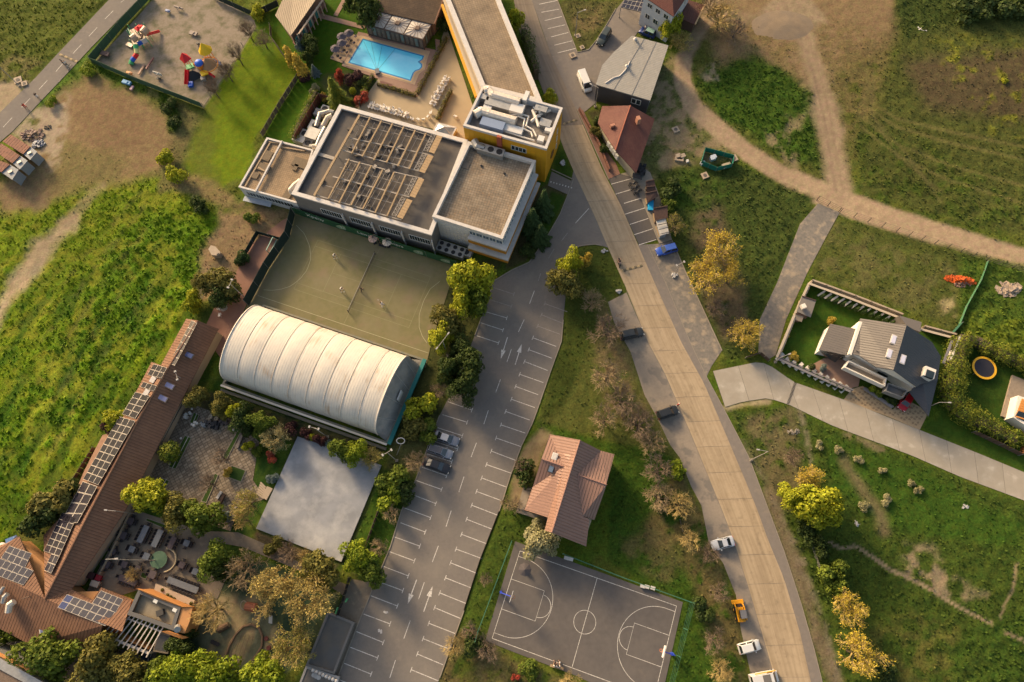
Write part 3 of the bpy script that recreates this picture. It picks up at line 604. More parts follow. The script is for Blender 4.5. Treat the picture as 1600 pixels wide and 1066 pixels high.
    m=bpy.data.materials.new('soil_and_grass');m.use_nodes=True;t=m.node_tree;L=t.links.new;b=t.nodes['Principled BSDF']
    b.inputs['Roughness'].default_value=.95;b.inputs['Specular IOR Level'].default_value=.1
    at=N(t,'Attribute',attribute_name='soil');geo=N(t,'NewGeometry')
    n=N(t,'TexNoise',Scale=2.6,Detail=6.0,Roughness=.75);L(geo.outputs['Position'],n.inputs['Vector'])
    mr=N(t,'MapRange');mr.inputs[1].default_value=.3;mr.inputs[2].default_value=.7;mr.inputs[3].default_value=.45;mr.inputs[4].default_value=1.65;L(n.outputs[0],mr.inputs[0])
    mxa=N(t,'MapRange');L(at.outputs['Alpha'],mxa.inputs[0]);mxa.inputs[3].default_value=1.0;L(mr.outputs[0],mxa.inputs[4]);x=N(t,'VectorMath',operation='SCALE');L(at.outputs['Color'],x.inputs[0]);L(mxa.outputs[0],x.inputs['Scale'])
    n2_=N(t,'TexNoise',Scale=.9,Detail=5.0,Roughness=.7);L(geo.outputs['Position'],n2_.inputs['Vector'])
    hs=N(t,'HueSaturation');mh=N(t,'MapRange');mh.inputs[1].default_value=.3;mh.inputs[2].default_value=.7;mh.inputs[3].default_value=.475;mh.inputs[4].default_value=.525;L(n2_.outputs[0],mh.inputs[0]);L(mh.outputs[0],hs.inputs['Hue']);L(x.outputs[0],hs.inputs['Color'])
    bb=N(t,'Bump',Distance=.13,Strength=1.0);L(at.outputs['Alpha'],bb.inputs['Strength']);L(n.outputs[0],bb.inputs['Height']);L(bb.outputs[0],b.inputs['Normal']);L(hs.outputs[0],b.inputs['Base Color'])
    me.materials.append(m);o=bpy.data.objects.new('ground',me);COL.objects.link(o);o['kind']='structure'
    # ---- tufts of grass: short upright blades where the sward is tall
    ii=rng.integers(0,X.size,200000);Tf=(T*flat).ravel()[ii];keep=(rng.random(len(ii))<np.clip((Tf-.05)*3.6,0,.75))&(~far.ravel()[ii]);ii=ii[keep][:70000]
    P=V[ii]+np.column_stack([rng.uniform(-.25,.25,len(ii)),rng.uniform(-.25,.25,len(ii)),np.zeros(len(ii))])
    h=(.14+T.ravel()[ii]*.75)*rng.uniform(.5,1.2,len(ii));an=rng.uniform(0,6.28,len(ii));wd=h*.45+.06
    dx,dy=np.cos(an)*wd,np.sin(an)*wd;tl=rng.uniform(.5,1.6,len(ii))*h;sg=rng.choice([-1,1],len(ii));lx,ly=-np.sin(an)*tl*sg,np.cos(an)*tl*sg
    Vt=np.stack([P+np.column_stack([-dx,-dy,h*0-.02]),P+np.column_stack([dx,dy,h*0-.02]),P+np.column_stack([dx*.7+lx,dy*.7+ly,h]),P+np.column_stack([-dx*.7+lx,-dy*.7+ly,h*.8])],1).reshape(-1,3)
    Ft=np.arange(len(ii)*4).reshape(-1,4);tm=npmesh('grass_tufts',Vt,Ft)
    ct=C.reshape(-1,3)[ii]*rng.uniform(.85,1.7,(len(ii),1));ct=np.repeat(ct,4,0)
    a=tm.attributes.new('soil','FLOAT_COLOR','POINT');a.data.foreach_set('color',np.concatenate([ct,np.ones((len(ct),1))],1).astype(np.float32).ravel())
    m2=bpy.data.materials.new('grass_blades');m2.use_nodes=True;t=m2.node_tree;b=t.nodes['Principled BSDF'];at=N(t,'Attribute',attribute_name='soil');tr=N(t,'BsdfTranslucent');ms=N(t,'MixShader',Fac=.35);t.links.new(at.outputs['Color'],tr.inputs[0]);t.links.new(b.outputs[0],ms.inputs[1]);t.links.new(tr.outputs[0],ms.inputs[2]);t.links.new(ms.outputs[0],t.nodes['Material Output'].inputs[0])
    t.links.new(at.outputs['Color'],b.inputs['Base Color']);b.inputs['Roughness'].default_value=.85;b.inputs['Specular IOR Level'].default_value=.15
    tm.materials.append(m2);o=bpy.data.objects.new('grass',tm);COL.objects.link(o);props(o,'tufts of green and dry grass spread over the fields and verges','grass',kind='stuff')
def npmesh(name,V,Fq):
    me=bpy.data.meshes.new(name);V=np.asarray(V,np.float32);Fq=np.asarray(Fq,np.int32);k=Fq.shape[1]
    me.vertices.add(len(V));me.vertices.foreach_set('co',V.ravel());me.loops.add(Fq.size);me.loops.foreach_set('vertex_index',Fq.ravel())
    me.polygons.add(len(Fq));me.polygons.foreach_set('loop_start',np.arange(0,Fq.size,k,dtype=np.int32))
    try:me.polygons.foreach_set('loop_total',np.full(len(Fq),k,np.int32))
    except Exception:pass
    me.update(calc_edges=True);return me
FLATS=[[(400,826),(465,682),(596,727),(533,878)],[(345,600),(405,475),(668,565),(608,700)],[(540,57),(665,85),(645,130),(540,100)],
         [(450,310),(531,163),(800,220),(860,290),(790,415),(674,400)],[(840,690),(905,690),(955,715),(915,860),(815,800)],[(1262,437),(1487,525),(1450,675),(1318,632),(1213,556)],
         [(285,500),(345,515),(140,930),(160,1010),(0,1000),(0,860),(100,800)]]
build_ground()
# ================================================================ building helpers
def inset(poly,d):
    P=[Vector((p[0],p[1]))for p in poly];n=len(P)
    a=sum(P[i].x*P[(i+1)%n].y-P[(i+1)%n].x*P[i].y for i in range(n));s=1 if a>0 else-1;out=[]
    for i in range(n):
        e0=(P[i]-P[i-1]).normalized();e1=(P[(i+1)%n]-P[i]).normalized();n0=Vector((-e0.y,e0.x))*s;n1=Vector((-e1.y,e1.x))*s
        k=n0+n1;k=k/max(k.dot(n0),.25)if k.length>1e-6 else n0
        out.append(P[i]+k*d)
    return[(p.x,p.y)for p in out]
def ring(mb,outer,inner,z0,z1,mi=0):
    n=len(outer);vs=[(*p[:2],z0)for p in outer]+[(*p[:2],z1)for p in outer]+[(*p[:2],z0)for p in inner]+[(*p[:2],z1)for p in inner];fs=[]
    for i in range(n):
        j=(i+1)%n;fs+=[(i,j,n+j,n+i),(2*n+j,2*n+i,3*n+i,3*n+j),(n+i,n+j,3*n+j,3*n+i),(j,i,2*n+i,2*n+j)]
    return mb.add(vs,fs,mi)
M_glass=mat('window_glass',(.02,.03,.035),.12,spec=.6);M_frame=mat('window_frame',(.55,.54,.5),.5)
M_wwall=mat('white_render',(.52,.50,.47),.8,(.47,.45,.42),1.2,(.40,.375,.34),.3);M_dkframe=mat('dark_frame',(.04,.04,.045),.5)
M_steel=mat('galvanised',(.36,.35,.33),.45,(.28,.27,.25),2,metal=.5);M_par=mat('white_parapet',(.50,.47,.44),.7,(.43,.40,.37),1.5)
def window(t,P,n,w,h,frame=None,glass=None,bars=1):
    """a window standing on the wall point P (centre), n = outward direction"""
    frame=frame or M_frame;glass=glass or M_glass;n=Vector(n).normalized();u=Vector((-n.y,n.x,0));P=Vector(P)
    m=MB();c=P+n*.03;z=Vector((0,0,1))
    for s in(-1,1):m.bar(c+u*(s*w/2)-z*(h/2),c+u*(s*w/2)+z*(h/2),.09,.09)
    for s in(-1,1):m.bar(c-u*(w/2-.045)+z*(s*h/2),c+u*(w/2-.045)+z*(s*h/2),.09,.09)
    for k in range(1,bars+1):q=-w/2+w*k/(bars+1);m.bar(c+u*q-z*(h/2-.05),c+u*q+z*(h/2-.05),.06,.05)
    o=t.part('window',m,frame);g=MB();g.bar(c-u*(w/2-.05)-n*.02,c+u*(w/2-.05)-n*.02,.02,h-.1)
    t.part('pane',g,glass,parent=o);return o
def row(t,A,B,z,n,w,h,f0=.05,f1=.95,**k):
    A=Vector((A[0],A[1],0));B=Vector((B[0],B[1],0));d=(B-A);c=cen([p for p in t.foot]);nn=Vector((d.y,-d.x,0)).normalized()
    if nn.dot((A+B)/2-c)<0:nn=-nn
    for i in range(n):
        f=f0+(f1-f0)*(i+.5)/n;p=A+d*f;window(t,(p.x,p.y,z),nn,w,h,**k)
def flat_building(name,label,cat,px,h,wall,roof,par,pd=.5,pw=.35,hp=.4,world=None,ztop=None,z0=0):
    P=world or[tuple(G(x,y,h)[:2])for x,y in px];t=Thing(name,label,cat,cen([Vector((*p,0))for p in P]));t.foot=[Vector((*p,0))for p in P]
    t.P=P;t.h=h
    wl=MB().prism(P,z0-(.3 if z0==0 else 0),h-pd-.12,bottom=z0>0)
    if pd>hp:ring(wl,P,inset(P,pw*.8),h-pd-.12,h-hp-.02)
    t.part('wall',wl,wall)
    o,i=inset(P,-.05),inset(P,pw);m=MB();ring(m,o,i,h-hp,h);t.part('parapet',m,par)
    t.part('roof',MB().prism(inset(P,pw-.02),h-hp-.3,h-pd,bottom=False),roof);return t
def mesh_roof(t,name,pts,m,U=None,th=.16,label=None,parent=None):
    pts=[Vector(p)for p in pts];U=U if U is not None else pts[1]-pts[0]
    return t.part(name,slab3(MB(),pts,th),m,U=U,label=label,parent=parent)
def panels(t,quad,nu,nv,pl,lift=.12,gap=.06,skip=(),m=None,parent=None):
    """solar panels in a grid: quad = photo corners (a,b,c,d) on the roof plane pl; u along a-b, v along a-d"""
    m=m or mat('solar_cell',(.018,.018,.028),.22,(.026,.022,.030),5,spec=.5)
    fr=mat('panel_frame',(.42,.38,.33),.4);a,b,c,d=[GP(x,y,pl)for x,y in quad];nz=pl[1]
    share=None
    for i in range(nu):
        for j in range(nv):
            if(i,j)in skip:continue
            def Q(u,v):return a.lerp(b,u).lerp(d.lerp(c,u),v)
            p=[Q(i/nu,j/nv),Q((i+1)/nu,j/nv),Q((i+1)/nu,(j+1)/nv),Q(i/nu,(j+1)/nv)];ce=(p[0]+p[1]+p[2]+p[3])/4
            pp=[ce+(q-ce)*.97+nz*lift for q in p];qq=[ce+(q-ce)*.90+nz*(lift+.008)for q in p]
            mb=slab3(MB(),pp,.05,1);mb.add(qq,[(0,1,2,3)]if(qq[1]-qq[0]).cross(qq[2]-qq[0]).z>0 else[(3,2,1,0)],0)
            t.part('solar_panel',mb,[m,fr],parent=parent)
def duct(t,pts,r,m=None,name='duct',n=8):
    mb=MB()
    for a,b in zip(pts[:-1],pts[1:]):mb.tube(a,b,r,r,n)
    for p in pts[1:-1]:mb.dome(p,r*1.04,r*1.04,n,4,full=True)
    return t.part(name,mb,m or M_steel)
def unit(t,c,d,rz,fans=1,name='air_unit',m=None):
    o=t.part(name,MB().box(c,d,rz),m or M_steel);u=Vector((math.cos(rz),math.sin(rz),0));v=Vector((-u.y,u.x,0))
    nx=fans if isinstance(fans,tuple)else(fans,1)
    for i in range(nx[0]):
        for j in range(nx[1]):
            p=Vector(c)+u*(d[0]*((i+.5)/nx[0]-.5))+v*(d[1]*((j+.5)/nx[1]-.5))+Vector((0,0,d[2]/2));r=min(d[0]/nx[0],d[1]/nx[1])*.38
            f=t.part('fan',MB().tube(p,p+Vector((0,0,.05)),r,r,12),mat('fan_black',(.02,.02,.022),.6),parent=o)
    return o
def ang(a,b):return math.atan2(b[1]-a[1],b[0]-a[0])
# ================================================================ the hotel
M_pave=brickmat('roof_paver',(.245,.195,.14),(.185,.148,.108),(.07,.056,.042),.50,.50,ang(G(724,200,8.5),G(854,232,8.5)),c3=(.26,.16,.085))
M_dkroof=mat('bitumen_roof',(.068,.062,.059),.85,(.088,.08,.073),.8,(.15,.115,.08),.16,bump=.01,k3=.5)
M_corr=mat('grey_cladding',(.17,.155,.14),.7,(.15,.135,.12),1)
M_yel=mat('yellow_cladding',(.56,.28,.014),.6,(.50,.245,.012),1.2);M_yeld=mat('ochre_cladding',(.42,.18,.012),.6,(.38,.16,.012),1.2)
hall=flat_building('hotel_hall','broad hotel hall with dark flat roof carrying steel frames, above the tennis court','building',[(530.7,163.4),(731,219),(674,367),(455.6,303)],7.5,M_corr,M_dkroof,M_par,pd=.7,pw=.75)
P=hall.P
for i in range(4):
    f=.17+.215*i;A,B=Vector((*P[3],0)),Vector((*P[2],0));d=(B-A);n=Vector((d.y,-d.x,0)).normalized()
    if n.dot((A+B)/2-cen(hall.foot))<0:n=-n
    window(hall,A+d*(f+.085)+Vector((0,0,3.9)),n,d.length*.15,1.9,bars=7)
    hall.part('pilaster',MB().bar(A+d*(f+.178)+n*.06,A+d*(f+.178)+n*.06+Vector((0,0,5.4)),1.0,.2),M_wwall)
hr=6.8;M_wood=mat('timber_beam',(.33,.235,.135),.8,(.25,.175,.10),3);M_rail=mat('rail_steel',(.33,.29,.25),.5,(.22,.195,.165),3)
fr=Thing('roof_frame','rows of timber beams and steel rails standing on the dark hotel roof','roof frame',G(600,260,hr))
hb=hr+1.1
beams=[((562,180),(491,306)),((578.4,184),(549.4,240.3)),((596.3,189),(566,245)),((613.5,193.4),(584,250.6)),((631,198),(603.8,254.4)),((648.8,203.8),(621.6,260)),((665.6,208.4),(639.4,264.7)),
         ((545.7,248.8),(513,310.7)),((562.5,253.5),(529.7,318)),((580.3,259),(548.4,321)),((598,265.7),(567,326.6)),((616,269.4),(586,333)),((634,274),(604.7,338))]
for k,(a,b)in enumerate(beams):
    A,B=G(*a,hb),G(*b,hb);fr.part('beam',MB().bar(A,B,.42 if k==0 else .26,.28),M_wood)
    for f in(.02,.5,.98):q=A.lerp(B,f);fr.part('post',MB().bar(q+Vector((0,0,-.14)),Vector((q.x,q.y,hr)),.1),M_rail)
for k,(a,b)in enumerate([((687,212.5),(674,239)),((673,243),(659,269.5)),((658.5,279),(644,308)),((640,312),(624.5,341))]):
    A,B=G(*a,hb+.3),G(*b,hb+.3);mb=MB();d=B-A
    for q in range(7):mb.bar(A+d*(q/7),A+d*((q+.93)/7),1.15,.06)
    fr.part('boarding',mb,mat('timber_board',(.36,.25,.14),.8,(.28,.19,.10),4))
    s=(d.normalized().cross(Vector((0,0,1))))*1.6;tr=MB();tr.bar(A+s,B+s,.09);tr.bar(A+s*.55,B+s*.55,.08)
    for q in range(6):tr.bar(A+s+d*(q/6),A+s*.45+d*((q+.5)/6),.07);tr.bar(A+s*.45+d*((q+.5)/6),A+s+d*((q+1)/6),.07)
    fr.part('lattice_girder',tr,M_rail)
for a,b,wd in[((560,180),(672,212),.1),((543,215),(676,243),.2),((538,229),(668,258),.08),((536,235),(660,269),.2),((553,194),(683,224),.08),((540,249),(602,265),.18),((616,269),(660,279),.16),((531,262),(648,292),.08),((520,276),(640,308),.24),((508,290),(630,322),.08),((494,305),(627,344),.18)]:
    fr.part('rail',MB().bar(G(*a,hb-.32),G(*b,hb-.32),wd,.12),M_rail)
for i in range(13):
    f=i/13;a=(568+112*f,187+31*f);b=(543+112*f,236+31*f);fr.part('strut',MB().bar(G(*a,hb-.5),G(*b,hb-.5),.07),M_rail)
    if i<11:a=(548+100*f,255+27*f);b=(515+102*f,311+29*f);fr.part('strut',MB().bar(G(*a,hb-.5),G(*b,hb-.5),.07),M_rail)
rw=Thing('roof_walkway','pale cable tray lying on the dark roof left of the steel frames','cable tray',G(509,245,hr))
rw.part('tray',MB().bar(G(495,240,hr+.1),G(522,248,hr+.1),.7,.2),M_rail)
random.seed(3)
for k in range(30):
    a=random.random();b=random.random();p=G(545+100*a-50*b+random.uniform(-4,4),195+28*a+105*b,hr+.16);
    tt=Thing('roof_box','small dark box among the beams on the dark hotel roof','equipment box',p-Vector((0,0,.16)),random.uniform(0,3),group='small boxes under the roof frames')
    obj('case',MB().box((0,0,.2),(random.uniform(.4,1.2),random.uniform(.3,.7),.4)),mat('box_dark',(.09,.075,.06),.7)if k%2 else M_rail,tt.e)
# low annex at the left
ann=flat_building('hotel_annex','low annex with sunlit paved roof and white parapet left of the dark hotel roof','building',[(417,215),(489.4,234),(463,317),(373,292)],4.0,M_wwall,brickmat('annex_paver',(.30,.215,.13),(.25,.18,.11),(.14,.10,.065),.4,.4,ang(G(417,215),G(489,234)),c3=(.20,.14,.085)),M_par,pd=.5,pw=.3)
ann.part('divider',MB().bar(G(441,221,4.02),G(400,299,4.02),.3,.45),M_par)
for a,b in[((422,224),(383,292)),((436,224),(420,222)),((404,262),(414,268)),((438,230),(476,236))]:ann.part('upstand',MB().bar(G(*a,3.65),G(*b,3.65),.25,.3),mat('annex_upstand',(.33,.24,.15),.9))
for c,d in[((418,244),(2.2,1.6)),((412,262),(1.6,2.2)),((398,274),(1.4,1.6)),((470,255),(2,3.2)),((452,300),(3.2,1.4)),((462,262),(1.4,.8))]:
    ann.part('skylight_box',MB().box(G(*c,3.62),(*d,.3),ang(G(417,215),G(373,292))),mat('annex_box',(.15,.115,.075),.9,(.12,.09,.06),3))
row(ann,ann.P[3],ann.P[2],2.2,5,2.0,1.5,.08,.9,bars=2)
ann.part('ramp_rail',MB().bar(G(381,310,1.0),G(424,320,1.0),1.1,.1),mat('blue_grey_roof',(.25,.28,.32),.6,(.3,.33,.37),3))
# service yard with plant between fence and hall
yd=[(470,222,1.5,2.6,1.3,0),(478,214,2,1.6,1.2,1),(492,216,2.6,2.6,1.8,0),(483,228,1.6,1.6,1.0,1),(497,203,2.2,3.0,1.5,1),(502,182,1.6,2.2,1.4,0),(510,176,1.8,1.8,1.2,1)]
for k,(x,y,a,b,hh,f)in enumerate(yd):
    T_=Thing('plant_unit',['grey plant unit at the lower end of the service yard','small vent unit beside the brown fence','large pale plant unit against the hall wall','small box unit in front of the annex parapet','long duct unit midway along the yard','dark upright unit near the top of the yard','pale unit at the top corner of the service yard'][k],'air conditioner',G(x,y))
    unit(T_,G(x,y)+Vector((0,0,hh/2)),(a,b,hh),ang(G(417,215),G(373,292)),1 if f else 0,name='casing',m=mat('plant_grey',(.33,.30,.27),.6,(.26,.23,.2),3)if k%2 else M_steel)
yard=Thing('yard_ducts','fat pale insulated ducts looping beside the dark hotel roof edge','duct',G(500,200))
M_ins=mat('insulation_cream',(.62,.52,.40),.6,(.5,.42,.33),3)
duct(yard,[G(494,198,1.6),G(500,178,2.0),G(515,174,2.2),G(522,176,2.2)],.45);duct(yard,[G(505,197,2),G(512,184,2.8),G(519,181,3)],.55,M_ins);duct(yard,[G(485,229,1.2),G(495,228,2.2),G(500,215,2.4),G(508,200,2.2)],.42);duct(yard,[G(500,232,2.0),G(488,229,2.4)],.5,M_ins)
duct(yard,[G(497,200,.8),G(492,192,1.0),G(499,176,1.2),G(512,173,1.2)],.2,M_steel)
dt=Thing('wall_duct','swollen pale duct hugging the lower left edge of the dark hotel roof','duct',G(457,295));duct(dt,[G(470,283,4.5),G(461,290,4.8),G(455,297,4.9),G(458,302,4.4)],.62,M_ins)
# white wing with paved roof
wing=flat_building('hotel_wing','white hotel wing with paved flat roof and ochre balcony bands at its corner','building',[(731.8,221),(837,251),(785,373),(675.5,338)],8.5,M_wwall,M_pave,M_par,pd=.9,pw=.55,hp=.9)
P=wing.P;A,B,Cc,D=[Vector((*p,0))for p in(P[3],P[2],P[1],P[0])]
for(a,b,f0,f1,out)in((A,B,.52,1.0,1),(B,Cc,0.0,.93,1)):
    d=b-a;n=Vector((d.y,-d.x,0)).normalized()
    if n.dot((a+b)/2-cen(wing.foot))<0:n=-n
    L0,L1=a+d*f0,a+d*f1
    e=d.normalized()*.9 if(a is A)else Vector((0,0,0))
    for z,hh,mm,nm,o_ in((5.9,.5,M_par,'balcony_band',1.0),(4.9,.9,M_yeld,'ochre_band',.95),(3.1,.45,M_par,'balcony_band',1.5),(2.2,.8,M_yeld,'ochre_band',1.42)):
        wing.part(nm,MB().bar(L0+n*(o_/2)+Vector((0,0,z)),L1+e*(o_/.9)*1.0+n*(o_/2)+Vector((0,0,z)),o_,hh),mm)
    nb=5 if a is A else 9
    for i in range(nb):
        q=L0+(L1-L0)*((i+.5)/nb);window(wing,q+Vector((0,0,6.85)),n,(L1-L0).length/nb*.92,1.25,bars=1,glass=mat('blue_glass',(.03,.06,.09),.15,spec=.6));window(wing,q+Vector((0,0,4.0)),n,(L1-L0).length/nb*.9,1.1,bars=1)
M_tile=mat('facade_joint',(.33,.315,.29),.8)
d=B-A;n=Vector((d.y,-d.x,0)).normalized();n=n if n.dot((A+B)/2-cen(wing.foot))>0 else-n
pm=mat('white_panel',(.55,.53,.50),.7,(.50,.48,.45),2)
for r_ in range(9):
    for c_ in range(9):
        q0=A+d*(.5*(c_+.04)/9)+n*.03;q1=A+d*(.5*(c_+.96)/9)+n*.03;z=.45+r_*.83;wing.part('panel',MB().bar(q0+Vector((0,0,z)),q1+Vector((0,0,z)),.06,.78),pm)
wh=7.6
unit(wing,G(767,236.5,wh+.7),(5.2,1.6,1.3),ang(G(755,232),G(782,240)),(3,1));duct(wing,[G(741,220,wh+1),G(746,229,wh+.9),G(757,233,wh+.8)],.75);
for p in((740,234),(752,259),(788,271)):wing.part('roof_vent',MB().tube(G(*p,wh-.1),G(*p,wh+.3),.25,.2,8),mat('vent_dark',(.06,.05,.045),.7))
wing.part('hatch',MB().box(G(726,258,wh+.05),(1.8,1.4,.2),ang(G(731,221),G(837,251))),mat('hatch_concrete',(.16,.13,.10),.9))
# yellow tower
tw=flat_building('hotel_tower','yellow clad tower with white rimmed roof full of ducts','building',[(754,134),(879,168.5),(854,232.5),(724,196)],11.5,M_yel,mat('tower_deck',(.15,.13,.11),.9,(.22,.19,.16),.9,bump=.01),M_par,pd=1.4,pw=.4,hp=.6)
zt=10.1
Pt=tw.P;pa=MB();ring(pa,inset(Pt,.405),inset(Pt,.5),zt-.2,11.4);tw.part('inner_wall',pa,mat('inner_grey',(.33,.34,.36),.7))
a_,b_,c_,d_=[Vector((*p,0))for p in(Pt[3],Pt[2],Pt[1],Pt[0])]
for(p0,p1,nn)in((a_,b_,16),(b_,c_,11)):
    d=p1-p0;n=Vector((d.y,-d.x,0)).normalized();n=n if n.dot((p0+p1)/2-cen(tw.foot))>0 else-n
    for i in range(1,nn):q=p0+d*(i/nn)+n*.012;tw.part('cladding_rib',MB().bar(q,q+Vector((0,0,10.85)),.04,.03),mat('yellow_rib',(.38,.18,.012),.6))
d=b_-a_;n=Vector((d.y,-d.x,0)).normalized();n=n if n.dot(a_-cen(tw.foot))>0 else-n
q=a_+d*.44+n*.25;tw.part('brick_flue',MB().box((q.x,q.y,9.6),(.9,.5,4.0),ang(a_,b_)),mat('red_flue',(.30,.075,.04),.8))
for i in range(4):q=a_+d*(.60+.045*i);window(tw,q+Vector((0,0,8.9)),n,.75,1.3,bars=0)
dd=c_-b_;n2=Vector((dd.y,-dd.x,0)).normalized();n2=n2 if n2.dot(b_-cen(tw.foot))>0 else-n2
for z in(3,5.4,7.8):q=b_+dd*.72;window(tw,q+Vector((0,0,z)),n2,.5,1.5,bars=0)
# ring logo and lettering-like mark on the tower's right face
q=b_+dd*.42+n2*.06+Vector((0,0,4.2));u=dd.normalized();mb=MB();pts=[q+u*(.9*math.cos(2*math.pi*i/16))+Vector((0,0,.9*math.sin(2*math.pi*i/16)))for i in range(17)]
mb.path(pts,.07,4);mb.bar(q-u*.5,q+u*.5,.06,.7);tw.part('emblem',mb,mat('emblem_brown',(.12,.06,.02),.6))
tu=ang(a_,b_)
def TR_(x,y,z=0):return G(x,y,zt+.6+z)
M_foil=mat('foil_duct',(.66,.58,.48),.42,(.52,.44,.36),2.5,metal=.3,bump=.03,bsc=4)
for k,pts in enumerate([[(756,143),(763,141.5),(770,149),(812,161)],[(742,180),(752,174),(764,178),(806,190)]]):
    T_=Thing('foil_duct',['upper fat foil duct across the tower roof','lower fat foil duct across the tower roof'][k],'duct',TR_(785,155+k*28,-.6))
    duct(T_,[TR_(*p,.4)for p in pts],.85,M_foil,n=10)
U=[((757,157),(2.0,1.2,1.2),'dark plant box beside the upper foil duct, tower roof left'),((783,169),(6.2,1.7,1.2),'long silver air handler between the two foil ducts'),((770,199),(4.6,1.8,1.3),'blue sided air handler below the lower foil duct'),((800,205),(4.2,1.5,.9),'grey pipe bank right of the blue sided air handler'),((808,175),(2.6,2.0,1.3),'grey box unit in the middle of the tower roof'),((852,196),(2.2,1.6,.9),'teal topped box near the right rim of the tower'),((845,176),(2.4,1.2,1.3),'grey box near the upper right rim of the tower'),((822,158),(.8,2.2,1.6),'upright white stack on the tower roof'),((845,221),(1.2,1.2,1.0),'cream vent cowl by the front corner of the tower roof'),((762,172),(1.6,.7,1.0),'small pale box between the ducts at the tower left'),((858,206),(1.6,1.0,.8),'small white unit close to the tower right rim')]
for k,(c,dm,lab)in enumerate(U):
    T_=Thing('roof_plant',lab,'roof plant',G(*c,zt));unit(T_,G(*c,zt)+Vector((0,0,dm[2]/2)),dm,tu,0,name='casing',m=[M_steel,mat('white_case',(.55,.52,.48),.5),mat('blue_case',(.18,.23,.33),.5)][[0,0,2,1,1,0,0,1,1,1,1][k]])
for k,(pts,lab)in enumerate([([(795,181),(812,178),(826,182),(822,197),(833,203),(838,213)],'white pipe run zigzagging across the tower roof'),([(795,185),(810,182),(820,186),(817,201),(830,207),(832,214)],'second white pipe run beside the zigzag one'),([(790,205),(815,214),(835,220)],'low pipe run along the front rim of the tower'),([(830,190),(845,178),(860,172)],'diagonal pale duct near the right of the tower roof'),([(832,172),(838,186),(842,198)],'short crossing duct near the right of the tower roof')]):
    T_=Thing('roof_pipe',lab,'pipe',G(*pts[0],zt));duct(T_,[TR_(*p,-.1)for p in pts],.16 if k<3 else .3,mat('pipe_white',(.62,.56,.48),.5),name='pipe')
for k in range(9):T_=Thing('vent_pipe','short upright vent pipe on the tower roof','vent',G(834+3.4*k-.3*k*k,168+(k%3)*7,zt),group='upright vents on the tower roof');T_.part('stack',MB().tube(G(834+3.4*k-.3*k*k,168+(k%3)*7,zt),G(834+3.4*k-.3*k*k,168+(k%3)*7,zt+1.3),.18,.18,8),M_foil)
tw.part('roof_divider',MB().bar(G(741,168,zt+.5),G(778,179,zt+.5),.25,1.0),M_par)
# long wing at the top
lw=flat_building('hotel_long_wing','long hotel wing with paved roof between white parapets, running up out of the picture','building',[(664,-84),(756,-84),(782,0),(848,161),(752.5,137),(697,0)],9.0,mat('cream_wall',(.48,.40,.30),.8),brickmat('long_paver',(.25,.185,.12),(.205,.155,.105),(.10,.08,.06),.5,.5,ang(G(782,0),G(848,161)),c3=(.17,.13,.09)),M_par,pd=.7,pw=.9,hp=.7)
lw.part('yellow_trim',MB().bar(G(691,8,7.4),G(744,152,7.4),.5,.5),M_yel);lw.part('inner_gutter',MB().bar(G(704,2,8.4),G(758,135,8.4),.3,.2),mat('gutter_rust',(.25,.12,.07),.7))
# pavilion by the pool and its brown roof
def wallprism(t,pts,z0,z1,m,name='wall'):return t.part(name,MB().prism([p[:2]for p in pts],z0,z1,bottom=False),m)
pv=Thing('pool_pavilion','glazed pool pavilion under three square white canopy roofs','pavilion',G(620,50))
q=[G(583,15,3.4),G(675,37.5,3.4),G(661,62,3.4),G(569,38,3.4)];pv.foot=q
M_can=mat('canopy_white',(.44,.40,.35),.6,(.39,.35,.30),2);M_cdark=mat('canopy_brown',(.09,.055,.04),.6)
pv.part('roof',slab3(MB(),[p+Vector((0,0,-.05))for p in q],.2),M_cdark)
for i in range(3):
    def Q(u,v):
        u=(i+u)/3;return q[0].lerp(q[1],u).lerp(q[3].lerp(q[2],u),v)
    c=Q(.5,.5)+Vector((0,0,.3));co=[Q(.03,.04),Q(.97,.04),Q(.97,.96),Q(.03,.96)]
    mb=MB();mb.add(co+[c],[(1,0,4),(2,1,4),(3,2,4),(0,3,4)]);cp=pv.part('canopy',mb,M_can);rb=MB()
    for e in co+[Q(.5,.04),Q(.97,.5),Q(.5,.96),Q(.03,.5),Q(.3,.04),Q(.7,.04),Q(.3,.96),Q(.7,.96),Q(.03,.3),Q(.97,.3),Q(.03,.7),Q(.97,.7)]:rb.bar(e+Vector((0,0,.05)),e.lerp(c,.86)+Vector((0,0,.06)),.07,.05)
    pv.part('canopy_rib',rb,mat('rib_brown',(.20,.14,.11),.6),parent=cp);pv.part('vent_cap',MB().box(c+Vector((0,0,.05)),(.9,.9,.25),ang(q[0],q[1])),M_cdark,parent=cp)
ins=inset([p[:2]for p in q],.25);wallprism(pv,[Vector((*p,0))for p in ins],-.3,3.1,mat('glazing_dark',(.05,.06,.06),.25,(.12,.10,.08),1.2,spec=.6),'glazing')
iv=[Vector((*p,0))for p in ins]
for a,b,nn in((iv[3],iv[2],12),(iv[2],iv[1],4),(iv[0],iv[3],4)):
    d=b-a;n=Vector((d.y,-d.x,0)).normalized();n=n if n.dot((a+b)/2-cen(iv))>0 else-n
    for k in range(nn+1):p=a+d*k/nn+n*.04;pv.part('mullion',MB().bar(p,p+Vector((0,0,3.1)),.16 if k%4==0 else .07),M_cdark)
    for k in range(nn):
        p=a+d*(k+.5)/nn+n*.02;pv.part('curtain',MB().box((p.x,p.y,1.7),(d.length/nn*.6,.03,2.2),ang(a,b)),mat('curtain_teal',(.10,.20,.20),.8,(.16,.14,.11),1.5)if k%3==1 else mat('curtain_brown',(.17,.13,.10),.8,(.1,.09,.07),2))
